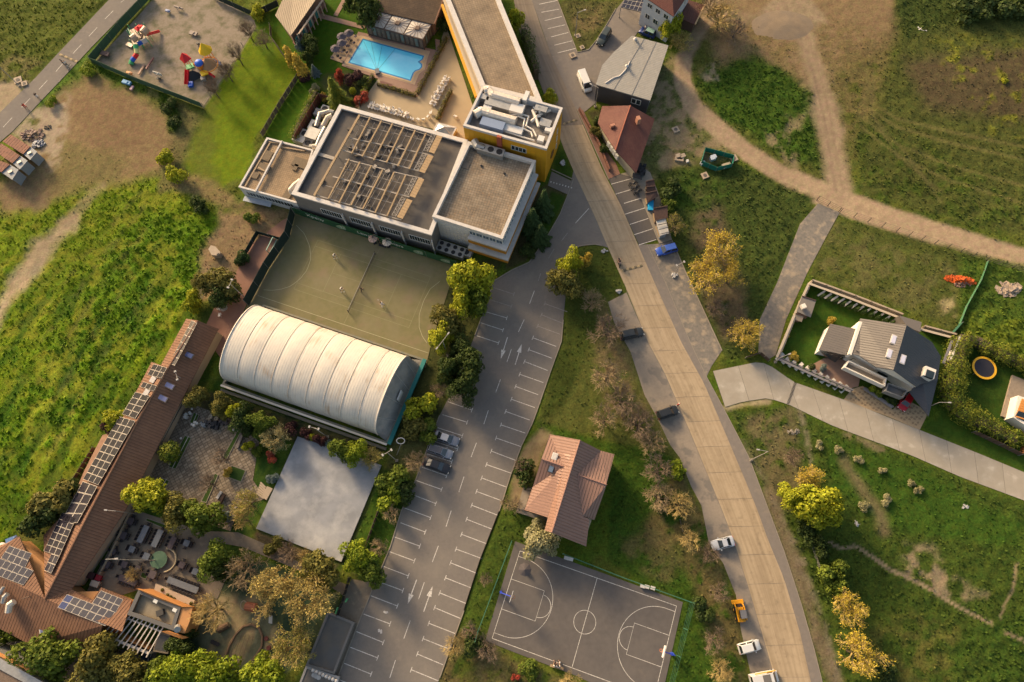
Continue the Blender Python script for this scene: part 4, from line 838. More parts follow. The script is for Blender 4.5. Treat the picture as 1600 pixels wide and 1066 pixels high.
br=Thing('brown_roof_house','garden restaurant with mottled brown shingle roof behind the pool pavilion','building',G(630,10))
M_shin=mat('brown_shingle',(.125,.085,.055),.9,(.075,.052,.036),5,(.17,.115,.07),.6,stripe=(1,2.6,.03,.3))
e0,e1=G(585,16,3.7),G(679,38,3.7);r0,r1=G(572,-50,6.2),G(700,-20,6.2)
mesh_roof(br,'roof',[e0,e1,r1,r0],M_shin,U=e1-e0);mesh_roof(br,'roof',[r0,r1,G(705,-60,3.7),G(590,-85,3.7)],M_shin,U=e1-e0)
wallprism(br,[e0+Vector((.5,.3,0)),e1+Vector((-.5,.4,0)),Vector((r1.x,r1.y,0)),Vector((r0.x,r0.y,0))],-.3,3.5,mat('brown_wall',(.17,.10,.07),.8))
br.part('fascia',MB().bar(e1,r1,.25,.5),mat('rust_fascia',(.22,.12,.075),.8))
# garden house at the top left with a light brown sheet roof
gh=Thing('garden_house','long garden house with light brown sheet roof and open gallery side','building',G(465,30))
q=[G(430,24,4.2),G(454,56,4.2),G(497,-6,5.0),G(500,-40,5.0),G(460,-40,4.4)]
mesh_roof(gh,'roof',q,mat('buff_sheet',(.30,.225,.145),.6,(.27,.20,.13),1,stripe=(0,2.2,.05,.35)),U=Vector((1,.25,0)),th=.2)
gwp=[G(435,22,4.2),G(455,50,4.2),G(497,-14,4.2),G(460,-40,4.2)]
wallprism(gh,[G(435,24,3.8),G(453.5,51,3.8),G(500,-20,3.8),G(465,-40,3.8)],-.3,4.0,mat('pink_brick',(.27,.16,.12),.9,(.2,.12,.09),3))
gh.part('gallery_floor',MB().prism([p[:2]for p in(G(458,68,0),G(466,76,0),G(510,8,0),G(503,2,0))],-.2,.35),M_red)
gf=[G(454,56,4.2),G(494,0,4.2)];
for k in range(9):
    p=gf[0].lerp(gf[1],k/8)+Vector((1.3,.5,0));gh.part('pillar',MB().bar(Vector((p.x,p.y,.3)),Vector((p.x,p.y,4.0)),.22),mat('pillar_cream',(.40,.30,.22),.8))
    if k%2:gh.part('shutter',MB().box((p.x-1.1,p.y-.6,1.8),(.12,1.2,2.0),ang(gf[0],gf[1])+math.pi/2),mat('teal_paint',(.05,.22,.2),.6))
mb=MB();a,b=gf[0]+Vector((1.6,.6,-.3)),gf[1]+Vector((1.6,.6,-.3));mb.bar(a,b,.3,.25);gh.part('gallery_beam',mb,mat('pillar_cream',(.40,.30,.22),.8))
# glass pyramid skylight in the terrace
sk=Thing('skylight','low glass pyramid skylight with white frame in the terrace','skylight',G(695,203))
q=[G(684,193,1.2),G(713,200,1.2),G(706,213,1.2),G(677,206,1.2)];c=(q[0]+q[2])/2+Vector((0,0,1.0));mb=MB();mb.add(q+[c],[(1,0,4),(2,1,4),(3,2,4),(0,3,4)]);sk.part('glass',mb,mat('sky_glass',(.16,.24,.33),.2,(.35,.42,.48),.9,spec=.7))
fb=MB();[fb.bar(q[i],q[(i+1)%4],.28,.3)for i in range(4)];[fb.bar(e,c,.09,.06)for e in q];sk.part('frame',fb,M_par);sk.part('kerb',MB().prism([p[:2]for p in q],-.2,1.05),M_par)
# ================================================================ arched sports hall
hallA=Thing('sports_hall','long arched sports hall covered in stained white membrane, ridge running down to the right','building',G(500,590))
L1,L2,U2=G(350,603),G(607,695),G(663,563);ax=(L2-L1);U1=L1+(U2-L2);W_=(U1-L1);AXL=ax.length;axn=ax.normalized();wn=W_.normalized();WL=W_.length
hh_=7.6
def arch(u,s,inset_=0):
    a=math.pi*s;y=WL/2-(WL/2-.9)*math.cos(a);return L1+axn*u+wn*y+Vector((0,0,1.1+(hh_-1.1)*math.sin(a)**.72))
def memmat():
    m=mat('membrane',(.56,.51,.435),.55,(.51,.465,.40),.8,stripe=(0,2.1,.035,.12));t=m.node_tree;L=t.links.new;b=t.nodes['Principled BSDF']
    src=b.inputs['Base Color'].links[0].from_socket;tc=N(t,'TexCoord');mp=N(t,'Mapping');mp.inputs['Scale'].default_value=(2.4,.10,1);L(tc.outputs['UV'],mp.inputs[0])
    n=N(t,'TexNoise',Scale=1.0,Detail=6.0,Roughness=.7);L(mp.outputs[0],n.inputs[0]);n2=N(t,'TexNoise',Scale=.22,Detail=3.0);L(tc.outputs['UV'],n2.inputs[0])
    mu=N(t,'Math',operation='MULTIPLY');L(n.outputs[0],mu.inputs[0]);L(n2.outputs[0],mu.inputs[1]);r=N(t,'ValToRGB');r.color_ramp.elements[0].position=.29;r.color_ramp.elements[1].position=.46;L(mu.outputs[0],r.inputs[0])
    x=N(t,'MixRGB');L(r.outputs[0],x.inputs[0]);L(src,x.inputs[1]);x.inputs[2].default_value=(.30,.19,.10,1);L(x.outputs[0],b.inputs['Base Color']);return m
M_mem=memmat();nb=9;u0,u1=.6,AXL-2.2
for i in range(nb):
    mb=MB();ns=22;nu=4;a=u0+(u1-u0)*i/nb+.05;b=u0+(u1-u0)*(i+1)/nb-.05;vs=[]
    for j in range(nu+1):
        for k in range(ns+1):
            f=j/nu;p=arch(a+(b-a)*f,k/ns);sag=.11*math.sin(math.pi*f)*(.3+.7*math.sin(math.pi*k/ns));c=L1+axn*(a+(b-a)*f)+wn*(WL/2)+Vector((0,0,1));vs.append(p+(p-c).normalized()*(sag*(1 if i%2 else .4)))
    fs=[(j*(ns+1)+k,j*(ns+1)+k+1,(j+1)*(ns+1)+k+1,(j+1)*(ns+1)+k)for j in range(nu)for k in range(ns)]
    mb.add(vs,[f[::-1]for f in fs]);o=hallA.part('membrane_bay',mb,M_mem,smooth=True)
    uvl=o.data.uv_layers.new(name='UV')
    for p in o.data.polygons:
        for li in p.loop_indices:vi=o.data.loops[li].vertex_index;uvl.data[li].uv=(a+(b-a)*(vi//(ns+1))/nu+i*.37,(vi%(ns+1))/ns*22)
for i in range(nb+1):
    u=u0+(u1-u0)*i/nb;P=[arch(u,k/22)+Vector((0,0,.05))for k in range(23)];hallA.part('rib',MB().path(P,.12 if i in(0,nb)else .035,5),mat('rib_white',(.64,.56,.46),.6))
M_end=mat('end_sheet',(.24,.235,.225),.5,(.19,.185,.175),1.0,(.34,.31,.27),.4)
for s,ub,ut in((1,AXL-.3,u1),(-1,.1,u0)):
    mb=MB();top=[arch(ut,k/16)-wn*0 for k in range(17)];bot=[L1+axn*ub+wn*(WL*(.02+.96*k/16))+Vector((0,0,.9))for k in range(17)]
    fs=[(k,k+1,17+k+1,17+k)for k in range(16)];mb.add(top+bot,fs if s<0 else[f[::-1]for f in fs]);hallA.part('end_wall',mb,M_end,smooth=True)
    if s>0:
        p=bot[8].lerp(top[8],.35)+axn*.25;hallA.part('door',MB().box(p,(.2,1.8,1.6),math.atan2(axn.y,axn.x)),M_wwall)
        for k in(4,7,10,13):hallA.part('seam',MB().bar(top[k]+axn*.04,bot[k]+axn*.04,.08),mat('seam_grey',(.33,.32,.3),.5))
mb=MB();ring(mb,[p[:2]for p in(L1,L2,U2,U1)],inset([p[:2]for p in(L1,L2,U2,U1)],.35),-.2,1.0);hallA.part('plinth',mb,mat('hall_plinth',(.12,.14,.12),.8,(.2,.17,.12),1.5))
hallA.part('teal_skirt',MB().bar(L2+axn*.25+Vector((0,0,.8)),U2+axn*.25+Vector((0,0,.8)),.7,.5),mat('teal_skirt',(.02,.16,.15),.6))
mb=MB();mb.bar(L1-wn*.9+Vector((0,0,.3)),L2-wn*.9+Vector((0,0,.3)),.5,.6);hallA.part('gutter_wall',mb,mat('plinth_dark',(.10,.095,.075),.9));hallA.part('gutter',MB().bar(L1-wn*.2+Vector((0,0,1.15)),L2-wn*.2+Vector((0,0,1.15)),.35,.12),mat('gutter_white',(.55,.5,.43),.6))
# pale concrete pad
pad=obj('concrete_pad',MB().prism([G(x,y,.35)[:2]for x,y in[(465,682),(596,727),(533,878),(400,826)]],-.3,.35,bottom=False),mat('pad_grey',(.245,.25,.265),.5,(.185,.19,.20),.35,(.36,.355,.35),.2,bump=.003,k3=.9),label='big square pale grey slab with cloudy mottling in the garden',cat='slab',origin=G(500,775))  # slab tone mottled at random by broad noise
# ================================================================ restaurant with solar roofs
M_or=mat('clay_tile',(.205,.105,.062),.8,(.17,.085,.05),1.5,(.24,.125,.072),.4,stripe=(0,2.0,.07,.5))
rest=Thing('solar_restaurant','long restaurant with brown tiled gable roofs and rows of solar panels, lower left','building',G(160,800));hE,hR=3.2,5.4
ridge=[G(309,501,hR),G(262,576,hR),G(214,660,hR),G(140,800,hR),G(70,936,hR)];rd=ridge[-1]-ridge[0]
er=[G(341,514,hE),G(289,616,hE),G(246,699,hE),G(195,799,hE),G(112,921,hE+.6)]
for i in range(4):mesh_roof(rest,'roof',[ridge[i],ridge[i+1],er[i+1],er[i]],M_or,U=rd)
rest.part('ridge_cap',MB().path([p+Vector((0,0,.06))for p in ridge],.14,5),mat('ridge_tile',(.32,.16,.09),.8))
xl=[(291,498),(250,573),(237,566),(195,650),(153,745),(126,742),(62,835),(27,838)]
Ls=plane(ridge[0],ridge[3],G(291,498,hE+.4))
def LP(x,y):return GP(x,y,Ls)
mesh_roof(rest,'roof',[ridge[0],LP(291,498),LP(251,571),ridge[1]],M_or,U=rd,label='sunlit upper end of the tiled roof')
mesh_roof(rest,'roof',[ridge[1]+Vector((0,0,.25)),LP(262,575)+Vector((0,0,.27)),LP(238,566)+Vector((0,0,.25)),LP(192,655)+Vector((0,0,.25)),ridge[2]+Vector((0,0,.25))],M_or,U=rd)
mesh_roof(rest,'roof',[ridge[2]+Vector((0,0,.12)),LP(193,653)+Vector((0,0,.1)),LP(158,735)+Vector((0,0,.05)),LP(105,798),LP(68,836),ridge[4],ridge[3]+Vector((0,0,.02))],M_or,U=rd)
rest.part('terrace',MB().prism([G(x,y,2.0)[:2]for x,y in[(178,675),(155,735),(120,800),(104,800),(132,735),(160,680)]],-.3,2.0),mat('terrace_clay',(.36,.20,.12),.8,(.26,.15,.09),1.0))
walls=[G(293,503,hE-.3),G(338,517,hE-.3),G(286,614,hE-.3),G(243,697,hE-.3),G(192,797,hE-.3),G(115,915,hE-.3),G(80,925,hE-.3),G(108,860,hE-.3),G(138,800,hE-.3),G(175,730,hE-.3),G(208,660,hE-.3),G(255,575,hE-.3)]
rest.part('meadow_side_wall',MB().bar(G(84,870,.2),G(150,742,.2),.3,1.0),M_ker if False else mat('beige_wall2',(.25,.17,.11),.8))
rest.part('wall',MB().prism([p[:2]for p in walls],-.3,hE-.25,bottom=False),mat('beige_wall',(.33,.25,.17),.8))
pc=dict(lift=.16)
panels(rest,((300,501),(309,505),(274,572),(265,569)),2,6,Ls)
panels(rest,((241,569),(262,575),(253,592),(231,586)),3,2,plane(*[p+Vector((0,0,.25))for p in(ridge[1],ridge[2],LP(200,650))]))
P2=plane(*[p+Vector((0,0,.25))for p in(ridge[1],ridge[2],LP(200,650))])
panels(rest,((225,597),(246,603),(241,612),(220,605)),3,1,P2);panels(rest,((213,613),(236,619),(213,655),(192,648)),2,4,P2,lift=.2)
P3=plane(*[p+Vector((0,0,.08))for p in(ridge[2],ridge[3],LP(190,660))])
panels(rest,((190,652),(215,659),(157,759),(133,750)),3,9,P3,lift=.42);panels(rest,((133,753),(156,761),(125,818),(97,820)),2,4,P3,lift=.42)
panels(rest,((101,802),(123,810),(97,870),(72,862)),3,6,P3,lift=.42);panels(rest,((84,866),(97,870),(84,897),(73,892)),2,2,P3,lift=.42)
for p in((240,594),(230,614)):rest.part('roof_hatch',MB().box(GP(*p,P2)+Vector((0,0,.2)),(1.1,.9,.3),ang(ridge[0],ridge[1])),M_par)
P4=plane(ridge[0],ridge[3],er[2])
for p in((295,555),(265,603),(254.5,622.5)):
    o=rest.part('skylight',MB().box(GP(*p,P4)+Vector((0,0,.08)),(1.0,1.9,.16),ang(ridge[0],ridge[1])),mat('skylight_frame',(.09,.08,.08),.5));rest.part('pane',MB().box(GP(*p,P4)+Vector((0,0,.17)),(.75,1.6,.04),ang(ridge[0],ridge[1])),mat('lilac_glass',(.12,.13,.26),.15,spec=.7),parent=o)
rest.part('fascia_wall',MB().bar(G(291,620,1.6),G(246,703,1.6),.2,.1),M_dkframe)
# lower wing
lr=[G(-40,882,hR),G(0,903,hR),G(70,936,hR),G(160,978,hR)]
mesh_roof(rest,'roof',[lr[0],G(-30,860,hE),G(8,850,hE),G(30,838,hE),lr[2]],M_or,U=lr[3]-lr[0]);mesh_roof(rest,'roof',[lr[2],G(112,921,hE+.6),G(145,938,hE),G(158,918,hE),G(206,938,hE),lr[3]+Vector((3.2,-1.0,0))],M_or,U=lr[3]-lr[0],label='sunlit tiled slope with a block of blue solar panels')
mesh_roof(rest,'roof',[lr[0],lr[3],G(152,1013,hE),G(48,1008,hE),G(-40,962,hE)],M_or,U=lr[3]-lr[0])
rest.part('wall',MB().prism([G(x,y,hE-.4)[:2]for x,y in[(-36,868),(30,845),(118,925),(158,924),(200,940),(156,1010),(50,1002),(-36,957)]],-.3,hE-.3,bottom=False),mat('clay_wall',(.40,.20,.08),.8))
PL=plane(lr[0],lr[2],G(30,838,hE));panels(rest,((15,853),(50,865),(39,888),(2,872)),4,2,PL);panels(rest,((1,873),(53,892),(37,915),(-14,896)),6,2,PL)
PR=plane(lr[2],lr[3],G(158,918,hE));bl=mat('blue_cell',(.016,.03,.12),.2,(.012,.02,.07),3,spec=.5)
panels(rest,((105,929),(180,957),(165,979),(90,950)),7,2,PR,skip=((0,0),(0,1)));panels(rest,((105,929),(116,933),(101,954),(90,950)),1,2,PR,m=bl);panels(rest,((158,923),(193,937),(181,958),(144,943)),4,2,PR)
p=G(67,988,hE+.7);o=rest.part('skylight',MB().box(p,(.9,1.4,.2),.3),M_frame);rest.part('pane',MB().box(p+Vector((0,0,.11)),(.65,1.1,.03),.3),mat('lilac_glass',(.12,.13,.26),.15),parent=o)
mb=MB();mb.path([G(34,936,hR+.3),G(46,932,hR+.2),G(50,935,hR)],.08);rest.part('vent_pipe',mb,mat('rust_pipe',(.1,.06,.04),.7))
for k,(x,y,lab)in enumerate([(15,945,'curved shiny duct on the brown roof at the left edge'),(7,933,'grey exhaust duct at the far left of the brown roof'),(3,922,'small vent cluster at the far left of the brown roof')]):
    T_=Thing('roof_duct',lab,'duct',G(x,y,4.2));duct(T_,[G(x-2,y+12-k*3,5.4),G(x,y,5.7),G(x+7-k*2,y-5,5.7)],.5-.12*k,M_foil if k==0 else M_steel)
# gravel roofed kitchen block with slanting orange walls
kb=flat_building('kitchen_block','small block with gravel flat roof and orange outer walls beside the terrace tables','building',[(217,921),(282,949),(271,985),(199,960)],4.4,mat('orange_wall',(.46,.20,.055),.8,(.38,.17,.06),2),mat('gravel_roof',(.21,.175,.12),.95,(.155,.13,.09),6,(.25,.21,.15),.5,bump=.02),mat('zinc_rim',(.10,.095,.09),.6),pd=.7,pw=.55,hp=.3)
M_ow=mat('orange_wall',(1,1,1))
kb.part('front_wall',slab3(MB(),[G(213,920,5.0),G(218,921,5.0),G(284,948,4.6),G(301,948,4.3),G(297,952,2.6),G(283,954,3.6)],.9),M_ow);kb.part('side_wall',MB().prism([G(x,y,4.2)[:2]for x,y in[(284,950),(301,948),(296,972),(288,990),(273,987)]],-.3,4.2),mat('clay_wall',(1,1,1)))
kb.part('corner_wall',slab3(MB(),[G(252,987,4.6),G(262,986,4.6),G(292,997,4.3),G(284,999,4.2)],.7),M_ow)
kb.part('vent_hood',MB().box(G(251,957.5,4.0),(1.1,.9,.7),.3),mat('hood_dark',(.05,.045,.04),.7))
for p in((243,939),(273,953)):kb.part('gutter_piece',MB().bar(G(p[0]-3,p[1]-1,4.4),G(p[0]+3,p[1]+2,4.4),.5,.12),M_frame)
kb.part('steel_bin',MB().tube(G(278,980,4.3),G(277,984,5.2),.5,.5,10),M_steel)
pg=Thing('pergola','white slatted pergola over the dark yard beside the solar roof','pergola',G(210,1000));hp_=3.5
b0,b1,c0,c1=G(188,962,hp_),G(252,987,hp_),G(161,992,hp_),G(233,1021,hp_);M_pg=mat('pergola_white',(.50,.45,.40),.6,(.42,.37,.33),3)
pg.part('beam',MB().bar(b0,b1,.22,.2),M_pg);pg.part('beam',MB().bar(c0,c1,.35,.2),M_pg)
for i in range(11):
    f=i/10;a=b0.lerp(b1,f);b=c0.lerp(c1,f);d=(b-a).normalized();pg.part('slat',MB().bar(a-d*.8+Vector((0,0,.19)),b+d*.6+Vector((0,0,.19)),.17,.16),M_pg)
for p in(b0,b1,c0,c1):pg.part('post',MB().bar(Vector((p.x,p.y,0)),p-Vector((0,0,.11)),.18),M_pg)
ow=obj('yard_wall',MB().bar(G(158,980,1.2),G(238,1012,1.2),.3,2.4),M_ow,label='low orange wall under the white pergola',cat='wall')
sd_=Thing('side_shed','small flat shed with grey top at the end of the pergola','shed',G(250,1010));sd_.part('wall',MB().prism([G(x,y,2.6)[:2]for x,y in[(247,987),(266,992),(262,1022),(238,1018)]],-.2,2.5),mat('beige_wall',(1,1,1)));sd_.part('roof',MB().prism([G(x,y,2.6)[:2]for x,y in[(249,990),(264,995),(260,1018),(241,1014)]],2.5,2.6),mat('shed_top',(.14,.13,.12),.8))
pb=Thing('planter_bench','long pale stone ledge with small round bushes beside the orange wall','planter',G(270,925));pb.part('ledge',MB().prism([G(x,y,.6)[:2]for x,y in[(243,912),(304,938),(301,946),(285,944),(241,922)]],-.1,.6),mat('ledge_pink',(.36,.28,.21),.8))
rc=Thing('roof_corner','roof corner with grey gutter and orange eave at the bottom left edge','building',G(0,1060));rc.part('parapet',MB().prism([G(x,y,6)[:2]for x,y in[(-30,1012),(0,1029),(60,1062),(90,1080),(90,1095),(-30,1030)]],-.3,6),M_steel);rc.part('eave',MB().bar(G(-30,1007,5.6),G(52,1050,5.6),.35,.4),M_ow);rc.part('roof',MB().prism([G(x,y,5.7)[:2]for x,y in[(-30,1022),(90,1090),(60,1130),(-40,1120)]],2,5.7),mat('clay_grey',(.17,.12,.09),.9,(.11,.08,.06),3))
# grey flat building by the lower car park
gb=flat_building('grey_flat_building','flat dark grey roofed building beside the lower end of the car park','building',[(512,956),(553,973),(522,1053),(478,1040)],1.3,mat('plaster_dark',(.16,.14,.12),.9),mat('grey_felt',(.10,.098,.094),.7,(.085,.082,.08),.5,(.15,.12,.085),.22,bump=.004),mat('rim_grey',(.15,.14,.13),.7),pd=.18,pw=.3,hp=.2)
gb2=flat_building('grey_extension','pale edged grey roof extension at the bottom edge left of the car park','building',[(478,1041),(530,1058),(520,1100),(455,1100)],1.1,mat('plaster_dark',(1,1,1)),mat('grey_felt',(1,1,1)),mat('rim_pale',(.28,.27,.26),.7),pd=.1,pw=.3,hp=.2)
# ================================================================ grey shed, red roof house, white house
M_sheet=mat('grey_sheet',(.33,.31,.275),.55,(.30,.28,.245),1,stripe=(1,2.4,.06,.35))
gs=Thing('grey_shed','tall shed with pale grey ribbed roof and dark walls by the van','building',G(985,120));q=[(987.4,55.8),(1044.5,71),(1016,157),(931,132),(941,102),(959,81.6)];W=GL(q,5.2)
U=W[2]-W[3]
for i in range(2):
    pass
mesh_roof(gs,'roof',W,M_sheet,U=W[2]-W[3],th=.25)
wi=inset([p[:2]for p in W],.2);gs.part('wall',MB().prism(wi,-.3,5.0,bottom=False),mat('anthracite_wall',(.05,.05,.058),.6,(.045,.045,.05),2));gs.foot=[Vector((*p,0))for p in wi]
for k in(.33,.66):gs.part('roof_joint',MB().bar(W[0].lerp(W[3],.0).lerp(W[1],k)+Vector((0,0,.04)),W[3].lerp(W[2],k)+Vector((0,0,.04)),.1,.05),mat('joint_grey',(.22,.2,.18),.6))
row(gs,wi[3],wi[2],3.4,2,.9,1.4,.68,.86,bars=0);row(gs,wi[2],wi[1],2.5,4,1.0,1.0,.1,.7)
mb=MB();mb.path([G(946,130,5.3),G(958,122,5.3),G(968,119,5.3),G(975,112,5.3),G(980,105,5.4),G(984,96,5.4)],.12,5);gs.part('cable_pipe',mb,M_par)
for p in((992.5,61),(979.5,103)):gs.part('vent_cowl',MB().tube(G(*p,5.2),G(*p,6.1),.25,.22,8).cone(G(*p,6.1),.4,.3,8),M_par)
M_redt=mat('red_tile',(.135,.048,.036),.75,(.115,.04,.032),1.5,(.17,.07,.05),.4,stripe=(1,3.2,.03,.35))
rh=Thing('red_roof_house','house with dark red roof and cream walls beside the road','building',G(975,215));e,r=3.4,5.6
A0,A1=G(985,165,r),G(961.6,235,r-.3);rh_o=[G(941,166,e),G(934,192,e),A1,G(994,270.6,e),G(1023,186,e)]
mesh_roof(rh,'roof',[A0,rh_o[0],rh_o[1],A1],M_redt,U=A1-A0);mesh_roof(rh,'roof',[A0,A1,rh_o[3],rh_o[4]],M_redt,U=A1-A0,label='large right slope of the red roof')
rh.part('wall',MB().prism([G(x,y,3.2)[:2]for x,y in[(944,169),(939,192),(962,230),(992,266),(1018,188),(984,170)]],-.3,3.3,bottom=False),mat('cream_render',(.46,.39,.27),.8));rh.part('ridge_cap',MB().tube(A0+Vector((0,0,.05)),A1+Vector((0,0,.05)),.13),mat('ridge_red',(.24,.08,.05),.8))
rh.part('chimney',MB().box(G(997,188,5.6),(.7,.9,1.6),.3),mat('chimney_buff',(.36,.17,.11),.8));rh.part('chimney_flash',MB().box(G(957,197,5.0),(.9,.5,.8),.3),mat('chimney_buff',(1,1,1)))
for k in range(4):p=G(951+k*4.2,226+k*6.3,2.0);rh.part('window',MB().box(p,(.35,.8,1.3),.5),M_frame)
wh_=Thing('white_house','white three storey house with red roof at the top edge','building',G(1030,20));WP=[G(x,y,8.0)for x,y in[(1007,-8),(1052,22),(1083,-25),(1035,-60)]]
ww=wh_.part('wall',MB().prism([p[:2]for p in WP],-.3,8.0,bottom=False),mat('house_white',(.46,.47,.48),.8,(.40,.41,.42),2));wh_.foot=[Vector((p.x,p.y,0))for p in WP]
ap=(WP[0]+WP[2])/2+Vector((0,0,2.6));oo=[ap+(p-ap)*1.1 for p in WP];oo=[Vector((p.x,p.y,8.0))for p in oo]
for i in range(4):mesh_roof(wh_,'roof',[oo[i],oo[(i+1)%4],ap],M_redt,U=oo[(i+1)%4]-oo[i])
row(wh_,WP[0],WP[1],6.3,3,1.2,1.1,.1,.95,bars=1);row(wh_,WP[0],WP[1],3.4,3,1.2,1.2,.1,.95,bars=1);row(wh_,WP[1],WP[2],5.6,2,1.1,1.2)
cp=Thing('solar_carport','carport roofed with solar panels beside the white house','carport',G(990,10));q=[(979,-6),(1010,-2),(1002,19),(970,11)];W=GL(q,3.0)
cp.part('roof',slab3(MB(),W,.15),M_dkframe);panels(cp,tuple(q),5,3,plane(W[0],W[1],W[2]),lift=.03)
for p in W:cp.part('post',MB().bar(Vector((p.x,p.y,0)),p-Vector((0,0,.16)),.15),M_steel)
ls=Thing('rust_shed','lean-to shed with rusty red roof behind the white house','shed',G(1083,20));W=[G(1070,-2,3.2),G(1101,8,3.0),G(1086,39,2.6),G(1066,30,2.8)]
mesh_roof(ls,'roof',W,mat('rust_roof',(.13,.055,.04),.8,(.10,.045,.035),2,stripe=(0,2.5,.04,.3)));ls.part('wall',MB().prism(inset([p[:2]for p in W],.3),-.2,2.4),mat('shed_brown',(.10,.06,.045),.8));ls.part('fascia',MB().bar(W[1]+Vector((0,0,.1)),W[2]+Vector((0,0,.1)),.3,.3),mat('buff_wood',(.42,.28,.15),.8))
# ================================================================ house with orange and aubergine roof
M_mt=mat('metal_tile',(.27,.155,.115),.5,(.245,.14,.105),.8,stripe=(0,2.0,.10,.38),spec=.4)
oh=Thing('metal_roof_house','house with ribbed metal cross gable roof below the grass triangle','building',G(885,765));E_,R_,R2=3.6,7.4,6.2
rA,rB=G(906.3,687.6,R_),G(862,832.4,R_);Lg=G(846,717,R2);Lv=G(880.6,729,R2+.1);Rg=G(947.7,757.5,R2);Rv=G(902.3,741.8,R2+.1)
def rp(n,pts,lab=None):
    return mesh_roof(oh,n,pts,M_mt,U=rB-rA,th=.14,label=lab)
TLc=G(859,678.7,E_+.4);Y=rA-rB
mesh_roof(oh,'roof',[rA,TLc,Lv,rB.lerp(rA,.72)],M_mt,U=Y,th=.14)
mesh_roof(oh,'roof',[rA.lerp(rB,.28),Lv,G(832,761.5,E_),G(819.6,797,E_),G(856,808.8,E_+1.7),G(851,828.5,E_+1.75),rB],M_mt,U=Y,th=.14)
mesh_roof(oh,'gable_roof',[TLc,Lg,Lv],M_mt,U=Lv-Lg,th=.14);mesh_roof(oh,'gable_roof',[Lg,Lv,G(832,761.5,E_)],M_mt,U=Lv-Lg,th=.14,label='shaded lower slope of the left gable with a blue skylight')
mesh_roof(oh,'roof',[rA,G(938.8,704.3,E_+.9),Rv,rA.lerp(rB,.35)],M_mt,U=Y,th=.14)
mesh_roof(oh,'roof',[rA.lerp(rB,.35),Rv,G(910,806.8,E_+1.6),G(921,811.7,E_+1.1),G(916,854,E_+.4),rB],M_mt,U=Y,th=.14)
mesh_roof(oh,'gable_roof',[Rv,G(938.8,704.3,E_+.9),G(960,710,E_),Rg],M_mt,U=Rg-Rv,th=.14,label='sunlit upper slope of the right gable');mesh_roof(oh,'gable_roof',[Rv,Rg,G(929,812.7,E_),G(910,806.8,E_+1.6)],M_mt,U=Rg-Rv,th=.14)
rc_=mat('ridge_metal',(.27,.15,.115),.5)
for a,b in((rA,rB),(Rv,Rg),(Lv,Lg)):oh.part('ridge_cap',MB().tube(a+Vector((0,0,.05)),b+Vector((0,0,.05)),.12),rc_)
oh.part('wall',MB().prism([G(x,y,3.4)[:2]for x,y in[(862,683),(905,693),(937,709),(955,713),(943,757),(926,808),(912,848),(865,830),(854,824),(858,806),(825,793),(836,760),(850,718)]],-.3,3.5,bottom=False),mat('buff_render',(.40,.32,.22),.8))
oh.part('gable_wall',slab3(MB(),[Rg-Vector((.5,0,.3)),G(957,711,E_-.1),G(927,811,E_-.1)],.1),mat('buff_render',(1,1,1)))
for p,m_ in(((866.5,714),M_par),((861,733),mat('blue_pane',(.10,.14,.2),.15,spec=.7))):
    pl=plane(TLc,Lg,Lv)if p[1]<720 else plane(Lg,Lv,G(832,761.5,E_));c=GP(*p,pl);o=oh.part('skylight',MB().box(c+Vector((0,0,.12)),(.95,1.3,.2),ang(rA,rB)+math.pi/2),M_frame if m_ is M_par else M_dkframe);oh.part('pane',MB().box(c+Vector((0,0,.24)),(.7,1.05,.05),ang(rA,rB)+math.pi/2),m_,parent=o)
ot=Thing('house_terrace','grey stepped terrace along the left side of the orange roof house','terrace',G(822,775));
for k,q in enumerate([[(819,758),(831,762),(829,767),(817,764)],[(817,764),(829,768),(819,798),(808,794)],[(808,794),(858,811),(855,816),(806,800)]]):ot.part('slab',MB().prism([G(x,y,.6)[:2]for x,y in q],-.1,.5+.25*(2-k)),mat('terrace_grey',(.24,.205,.165),.85,(.2,.17,.14),2))
# ================================================================ modern villa
vi=Thing('modern_villa','modern villa with asymmetrical grey standing seam roofs and white balconies','house',G(1385,570));E2,R3=3.6,8.2
M_seamL=mat('seam_grey',(.17,.145,.12),.5);MATS.pop('seam_grey');M_seamL=mat('standing_seam',(.115,.10,.09),.5,(.105,.092,.083),1,stripe=(0,2.2,.06,.35),spec=.5);M_seamShade=mat('seam_in_shade',(.052,.052,.06),.5,(.048,.048,.055),1,stripe=(0,2.2,.05,.25),spec=.5)  # same sheet roofing twice; the darker copy has shade put into its colour
vr0,vr1=G(1416.6,508,R3),G(1396,578.5,R3);dn=vr1-vr0
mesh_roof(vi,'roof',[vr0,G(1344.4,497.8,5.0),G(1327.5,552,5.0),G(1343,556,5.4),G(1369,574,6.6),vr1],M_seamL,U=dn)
mesh_roof(vi,'roof',[vr0,vr1,G(1432.5,604.7,5.2),G(1439,600,5.0),G(1465,594,3.6),G(1470,557,3.6),G(1456,534.4,4.6)],M_seamShade,U=dn,label='shade-coloured right slope of the villa roof')
mesh_roof(vi,'carport_roof',[G(1441,590,4.3),G(1421,613,3.2),G(1451,650.7,3.0),G(1465,594,3.3)],M_seamShade,U=dn)
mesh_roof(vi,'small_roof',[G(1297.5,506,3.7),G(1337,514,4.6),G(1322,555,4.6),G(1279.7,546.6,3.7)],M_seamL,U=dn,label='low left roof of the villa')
M_vw=mat('villa_white',(.64,.59,.52),.8,(.60,.55,.48),2)
vi.part('fire_wall',MB().bar(G(1342,505,4.4),G(1325,556,4.4),.5,1.6),M_vw)
vi.part('back_roof',MB().prism([G(x,y,3.3)[:2]for x,y in[(1405,493),(1440,503.5),(1438,519),(1418,511)]],-.2,3.3),mat('flat_grey',(.13,.115,.105),.7))
